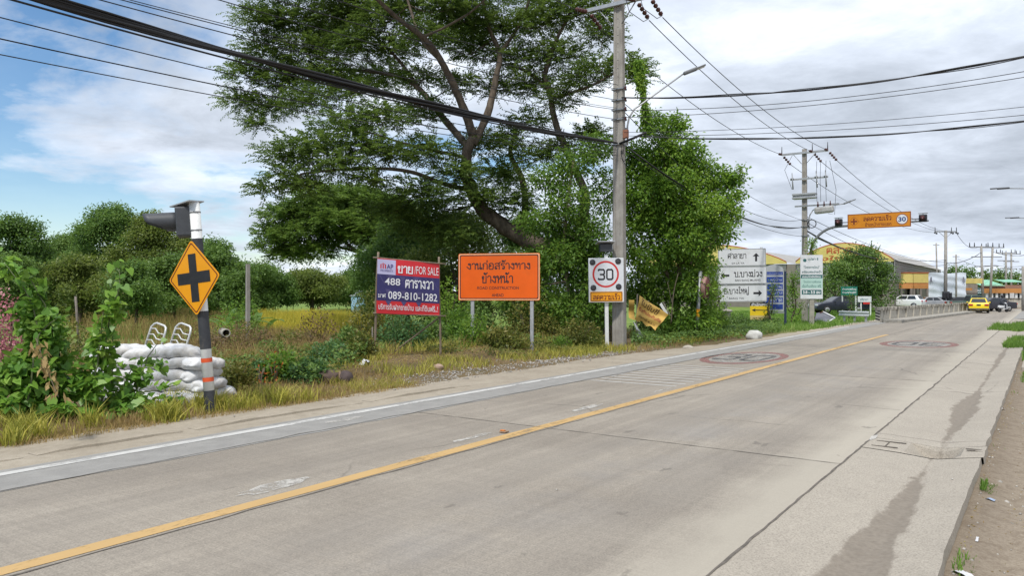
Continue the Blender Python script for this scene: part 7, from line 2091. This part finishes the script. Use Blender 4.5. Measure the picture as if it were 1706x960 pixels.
vine_stand('narrow vine climbing a bare stem in front of the left end of the sandbags',
    [[(165, 690, 11.4), (170, 620, 11.4), (180, 540, 11.4), (200, 470, 11.4), (192, 440, 11.5)], [(150, 695, 11.2), (158, 640, 11.2), (165, 580, 11.3), (172, 520, 11.3)], [(178, 690, 11.5), (185, 630, 11.5), (188, 560, 11.5)]],
    [(168, 580, 18, 46, 11.4, 90), (152, 650, 24, 28, 11.2, 110), (188, 520, 13, 32, 11.4, 55), (186, 610, 10, 26, 11.5, 26), (138, 620, 14, 24, 11.2, 36), (140, 686, 34, 10, 11.1, 60)], 44, .14, 1.0)
vine_stand('low sprawling vine in front of the middle of the sandbags',
    [[(215, 690, 11.8), (228, 640, 11.8), (245, 600, 11.9), (262, 572, 12)], [(205, 690, 11.6), (225, 660, 11.6), (262, 650, 11.7), (300, 640, 11.8)], [(225, 690, 11.8), (262, 680, 11.8), (300, 668, 11.9)], [(200, 695, 11.5), (205, 650, 11.6), (222, 610, 11.8)]],
    [(210, 655, 22, 24, 11.7, 80), (236, 625, 13, 18, 11.8, 30), (205, 684, 28, 12, 11.4, 70), (248, 670, 20, 10, 11.6, 32), (266, 606, 10, 14, 12, 14)], 28, .13, .9)
# dead leaf bunch hanging in the heap
dv = thing('dead_vine', 'bunch of dry brown leaves hanging in the left vine heap', 'vine', P(72, 620, 10.1))
n = 64; u = rng.uniform(0, 1, n)
c = np.stack([.30 * u - .10 + rng.normal(0, .05, n), rng.normal(0, .05, n), .42 - .75 * u + rng.normal(0, .04, n)], 1)
mb = MB(); mb.tube([(-.1, 0, .45), (.02, 0, .1), (.2, 0, -.33)], .006, 5); mb.build('stem', M_bark2, dv)
build_leaves('foliage', leaf_verts(c, rng.normal(0, .5, (n, 3)) + [.1, -.1, -1], rng.normal(0, 1, (n, 3)), .13 * rng.uniform(.6, 1.3, n), .05 * rng.uniform(.6, 1.3, n)), M_dry, dv)
# tall spray of grassy weed on the far left vine
# ------------------------------------------------------------------ ground cover (uncountable)
def cover(name, parts, mat, desc, lean=.4):
    pos, h, w = [], [], []
    for (s, D), hh, ww in parts:
        if len(s) == 0: continue
        p = with_ground(s, D, -.02); p[:, 2] = np.where((D > .5) & (D < 11), np.maximum(p[:, 2], -.06), p[:, 2])
        pos.append(p); h.append(np.full(len(s), hh)); w.append(np.full(len(s), ww))
    pos = np.concatenate(pos); h = np.concatenate(h); w = np.concatenate(w)
    o = blades(name, pos, h, w, mat, None, lean)
    o['kind'] = 'stuff'; o['label'] = desc; return o
def tufts(n, s0, s1, D0, D1, per, sp):
    a = rng.uniform(s0, s1, n); b = rng.uniform(D0, D1, n)
    return (np.repeat(a, per) + rng.normal(0, sp, n * per), np.repeat(b, per) + rng.normal(0, sp * .8, n * per)), .40, .022
cl = lambda f, lo, hi, sd: (lambda s, D: sstep(lo, hi, vnoise(s * f, D * f, sd)))
# verge grass in the foreground
cover('dry_grass', [(scatter(15000, 0.5, 12.5, 10.95, 11.8, lambda s, D: cl(1.9, .25, .6, 59)(s, D)), .13, .010), (scatter(16000, 0.5, 12.5, 11.0, 13.4, lambda s, D: sstep(10.9, 11.5, D + .5 * (vnoise(s * 1.6, 2.0, 31) - .5)) * (.35 + .65 * vnoise(s * 2, D * 2, 32))), .20, .010),
                    (scatter(9000, 12.5, 26, 12.0, 15.5, cl(1.5, .35, .7, 33)), .14, .012),
                    (scatter(10000, 24, 40, 11.4, 13.6, cl(1.2, .3, .6, 34)), .18, .014),
                    (scatter(24000, 6, 34, 15, 34, cl(.5, .3, .6, 35)), .50, .018)], M_dry, 'dry straw-coloured grass along the verge')
cover('yellow_green_grass', [(scatter(9000, 0.5, 9.6, 11.05, 12.8, lambda s, D: cl(2.2, .60, .74, 36)(s, D) * sstep(11.05, 11.4, D)), .34, .017), tufts(34, 0.8, 9.4, 11.1, 12.2, 62, .08), (scatter(2200, 0.5, 9.6, 11.2, 13.0, lambda s, D: cl(1.3, .42, .62, 58)(s, D)), .18, .012),
                             (scatter(5000, 20, 36, 11.6, 13.4, cl(.8, .40, .56, 37)), .28, .018), (scatter(9000, 11, 24, 12.1, 15.5, cl(1.1, .45, .62, 66)), .24, .016), (scatter(9000, 12, 26, 15, 24, cl(.7, .42, .6, 67)), .45, .022), (scatter(2500, 9, 12.5, 11.2, 12.6, cl(1.3, .4, .6, 46)), .20, .012)], M_ygn, 'yellow-green grass tufts along the verge', .55)
cover('brown_reeds', [(px_scatter(60000, [(130, 560), (430, 560), (425, 530), (415, 512), (100, 512)], cl(.35, .2, .45, 38)), 1.05, .026),
                      (px_scatter(70000, [(330, 655), (560, 600), (640, 570), (420, 545), (320, 570)], cl(.6, .28, .5, 39)), .70, .018)], M_brn, 'brown dead weeds and reeds in the field')
cover('yellow_grass', [(px_scatter(70000, [(420, 547), (560, 556), (640, 552), (700, 540), (640, 525), (420, 522)], cl(.5, .35, .55, 40)), .95, .018), (px_scatter(30000, [(420, 547), (560, 556), (640, 552), (700, 540), (640, 525), (420, 522)], cl(.9, .3, .6, 64)), .62, .018),
                       (px_scatter(6000, [(330, 540), (420, 560), (470, 545), (380, 530)], cl(.5, .4, .6, 41)), .6, .018)], M_ygr, 'tall yellow flowering grass behind the brown weeds')
cover('green_grass', [(px_scatter(60000, [(1180, 562), (1462, 541), (1462, 512), (1220, 520)], lambda s, D: sstep(9.6, 10.6, D)), .22, .03),
                      (px_scatter(16000, [(1050, 585), (1230, 566), (1210, 540), (1060, 556)], cl(.8, .4, .6, 42)), .16, .02),
                      (px_scatter(16000, [(130, 556), (300, 556), (300, 540), (130, 540)], cl(.6, .3, .6, 43)), .25, .03),
                      (px_scatter(12000, [(740, 540), (880, 540), (880, 505), (740, 505)]), .4, .03),
                      (scatter(14000, 27.6, 38, -3.5, .55, lambda s, D: sstep(.3, .6, vnoise(s * .5, D * .5, 44) + .25)), .24, .022), (scatter(16000, 33, 41, -3, 1.25, lambda s, D: sstep(.3, .6, vnoise(s * .7, D * .7, 70) + .35 - .3 * np.clip(D, 0, 2))), .22, .024), (scatter(16000, 48, 60, -4, 2.5, lambda s, D: sstep(.3, .6, vnoise(s * .5, D * .5, 71) + .25)), .26, .03),
                      (scatter(9000, 21.2, 24.4, -3.5, .45, lambda s, D: sstep(.30, .5, vnoise(s * .9, D * .9, 45))), .12, .014),
                      (scatter(200, 6.2, 7.0, .42, .57, cl(3, .3, .6, 47)), .06, .009), (scatter(220, 9.3, 9.8, .42, .56), .06, .010), (scatter(500, 12, 19, .40, .56, cl(1.1, .5, .7, 57)), .07, .008)], M_grn, 'bright green grass on the verges')
# creeping leaves on the bank right of the pole and weeds between the bushes
def creepers(name, parts, mat, desc, asp=.6, lift=.3):
    VV = []
    for (s, D), l, hmax in parts:
        n = len(s)
        p = with_ground(s, D, 0.0)
        p[:, 2] += rng.uniform(0, 1, n) ** .7 * hmax * (.35 + .9 * vnoise(s * 1.1, D * 1.1, 50))
        VV.append(leaf_verts(p, rng.normal(0, 1, (n, 3)) * [1, 1, .35], rng.normal(0, .45, (n, 3)) + [0, -.3, 1], l * rng.uniform(.6, 1.4, n), l * asp * rng.uniform(.7, 1.3, n)))
    o = build_leaves(name, np.concatenate(VV), mat); o['kind'] = 'stuff'; o['label'] = desc; return o
creepers('ground_creeper', [(px_scatter(26000, [(1050, 582), (1235, 563), (1300, 553), (1300, 536), (1180, 545), (1055, 560)], lambda s, D: sstep(9.9, 10.6, D)), .11, .42)], M_weed, 'creeping green leaves covering the bank right of the tall pole')
creepers('weed_leaves', [(px_scatter(60000, [(330, 640), (520, 650), (640, 605), (640, 560), (420, 560), (330, 580)], cl(.6, .36, .56, 51)), .10, .50), (px_scatter(44000, [(640, 590), (1000, 582), (1000, 545), (640, 560)], cl(.7, .4, .6, 52)), .10, .45)], M_weed, 'mixed green weeds between the bushes')
creepers('weed_leaves', [(px_scatter(26000, [(640, 605), (900, 600), (1010, 585), (1010, 560), (640, 575)], cl(.7, .36, .55, 53)), .10, .28), (px_scatter(20000, [(330, 650), (560, 645), (640, 590), (330, 580)], cl(.7, .36, .55, 54)), .10, .50)], M_weedy, 'yellowing weeds on the brown bank')
creepers('leaf_litter', [(scatter(9000, 11, 27, 12.2, 16.0, cl(1.0, .30, .6, 55)), .07, .05), (scatter(14000, -1, 24, -1.8, .56, lambda s, D: .10 + sstep(.15, .5, D)), .026, .014), (scatter(260, 2, 24, .95, 1.3), .04, .012)], M_brn, 'brown dead leaves and twigs on the bank and the dirt verge', .35)
# gravel spilled beside the roadside and grit in the verge
def pebbles(name, s, D, size, mat, desc):
    n = len(s)
    base = np.array([[1, 0, 0], [-1, 0, 0], [0, 1, 0], [0, -1, 0], [0, 0, 1], [0, 0, -1]], float)
    fcs = np.array([[0, 2, 4], [2, 1, 4], [1, 3, 4], [3, 0, 4], [2, 0, 5], [1, 2, 5], [3, 1, 5], [0, 3, 5]])
    p = with_ground(s, D, 0.0)
    p[:, 2] = np.maximum(p[:, 2], np.where((D > .6) & (D < 11.2), 0.0, -9))
    sc = size * np.exp(rng.normal(0, .45, n))
    V = p[:, None, :] + base[None] * sc[:, None, None] * rng.uniform(.5, 1.2, (n, 6, 1)) * np.array([1, 1, .7]) + np.array([0, 0, 1.0]) * (sc * .25)[:, None, None]
    idx = (fcs[None] + (np.arange(n) * 6)[:, None, None]).reshape(-1)
    o = np_mesh(name, V.reshape(-1, 3), np.full(n * 8, 3), n * 8, idx, mat); o['kind'] = 'stuff'; o['label'] = desc; return o
M_grav = M_leaf('gravel_stone', [(.20, .19, .17), (.30, .28, .25), (.40, .37, .33), (.48, .45, .40)], .0, 2.0, .9)
s, D = scatter(16000, 11, 26, 10.9, 13.0, lambda s, D: np.exp(-((D - 11.75 - .03 * (s - 12)) / .55) ** 2) * (.3 + .7 * vnoise(s * .8, D, 61)))
s2, D2_ = scatter(12000, -2, 30, -2.8, .57, lambda s, D: .14 + .35 * sstep(.2, .5, D) + .5 * sstep(.5, .75, vnoise(s * 1.3, D * 1.3, 62)))
s3, D3 = scatter(420, 2, 24, .7, 11.0, lambda s, D: .15 + .5 * np.exp(-((D - 1.1) / .25) ** 2) + .5 * sstep(9.6, 10.6, D))
pebbles('gravel', np.concatenate([s, s2, s3]), np.concatenate([D, D2_, D3]), np.concatenate([np.full(len(s), .016), np.full(len(s2), .011), np.full(len(s3), .007)]), M_grav, 'grey gravel spilled along the roadside and grit on the dirt verge')
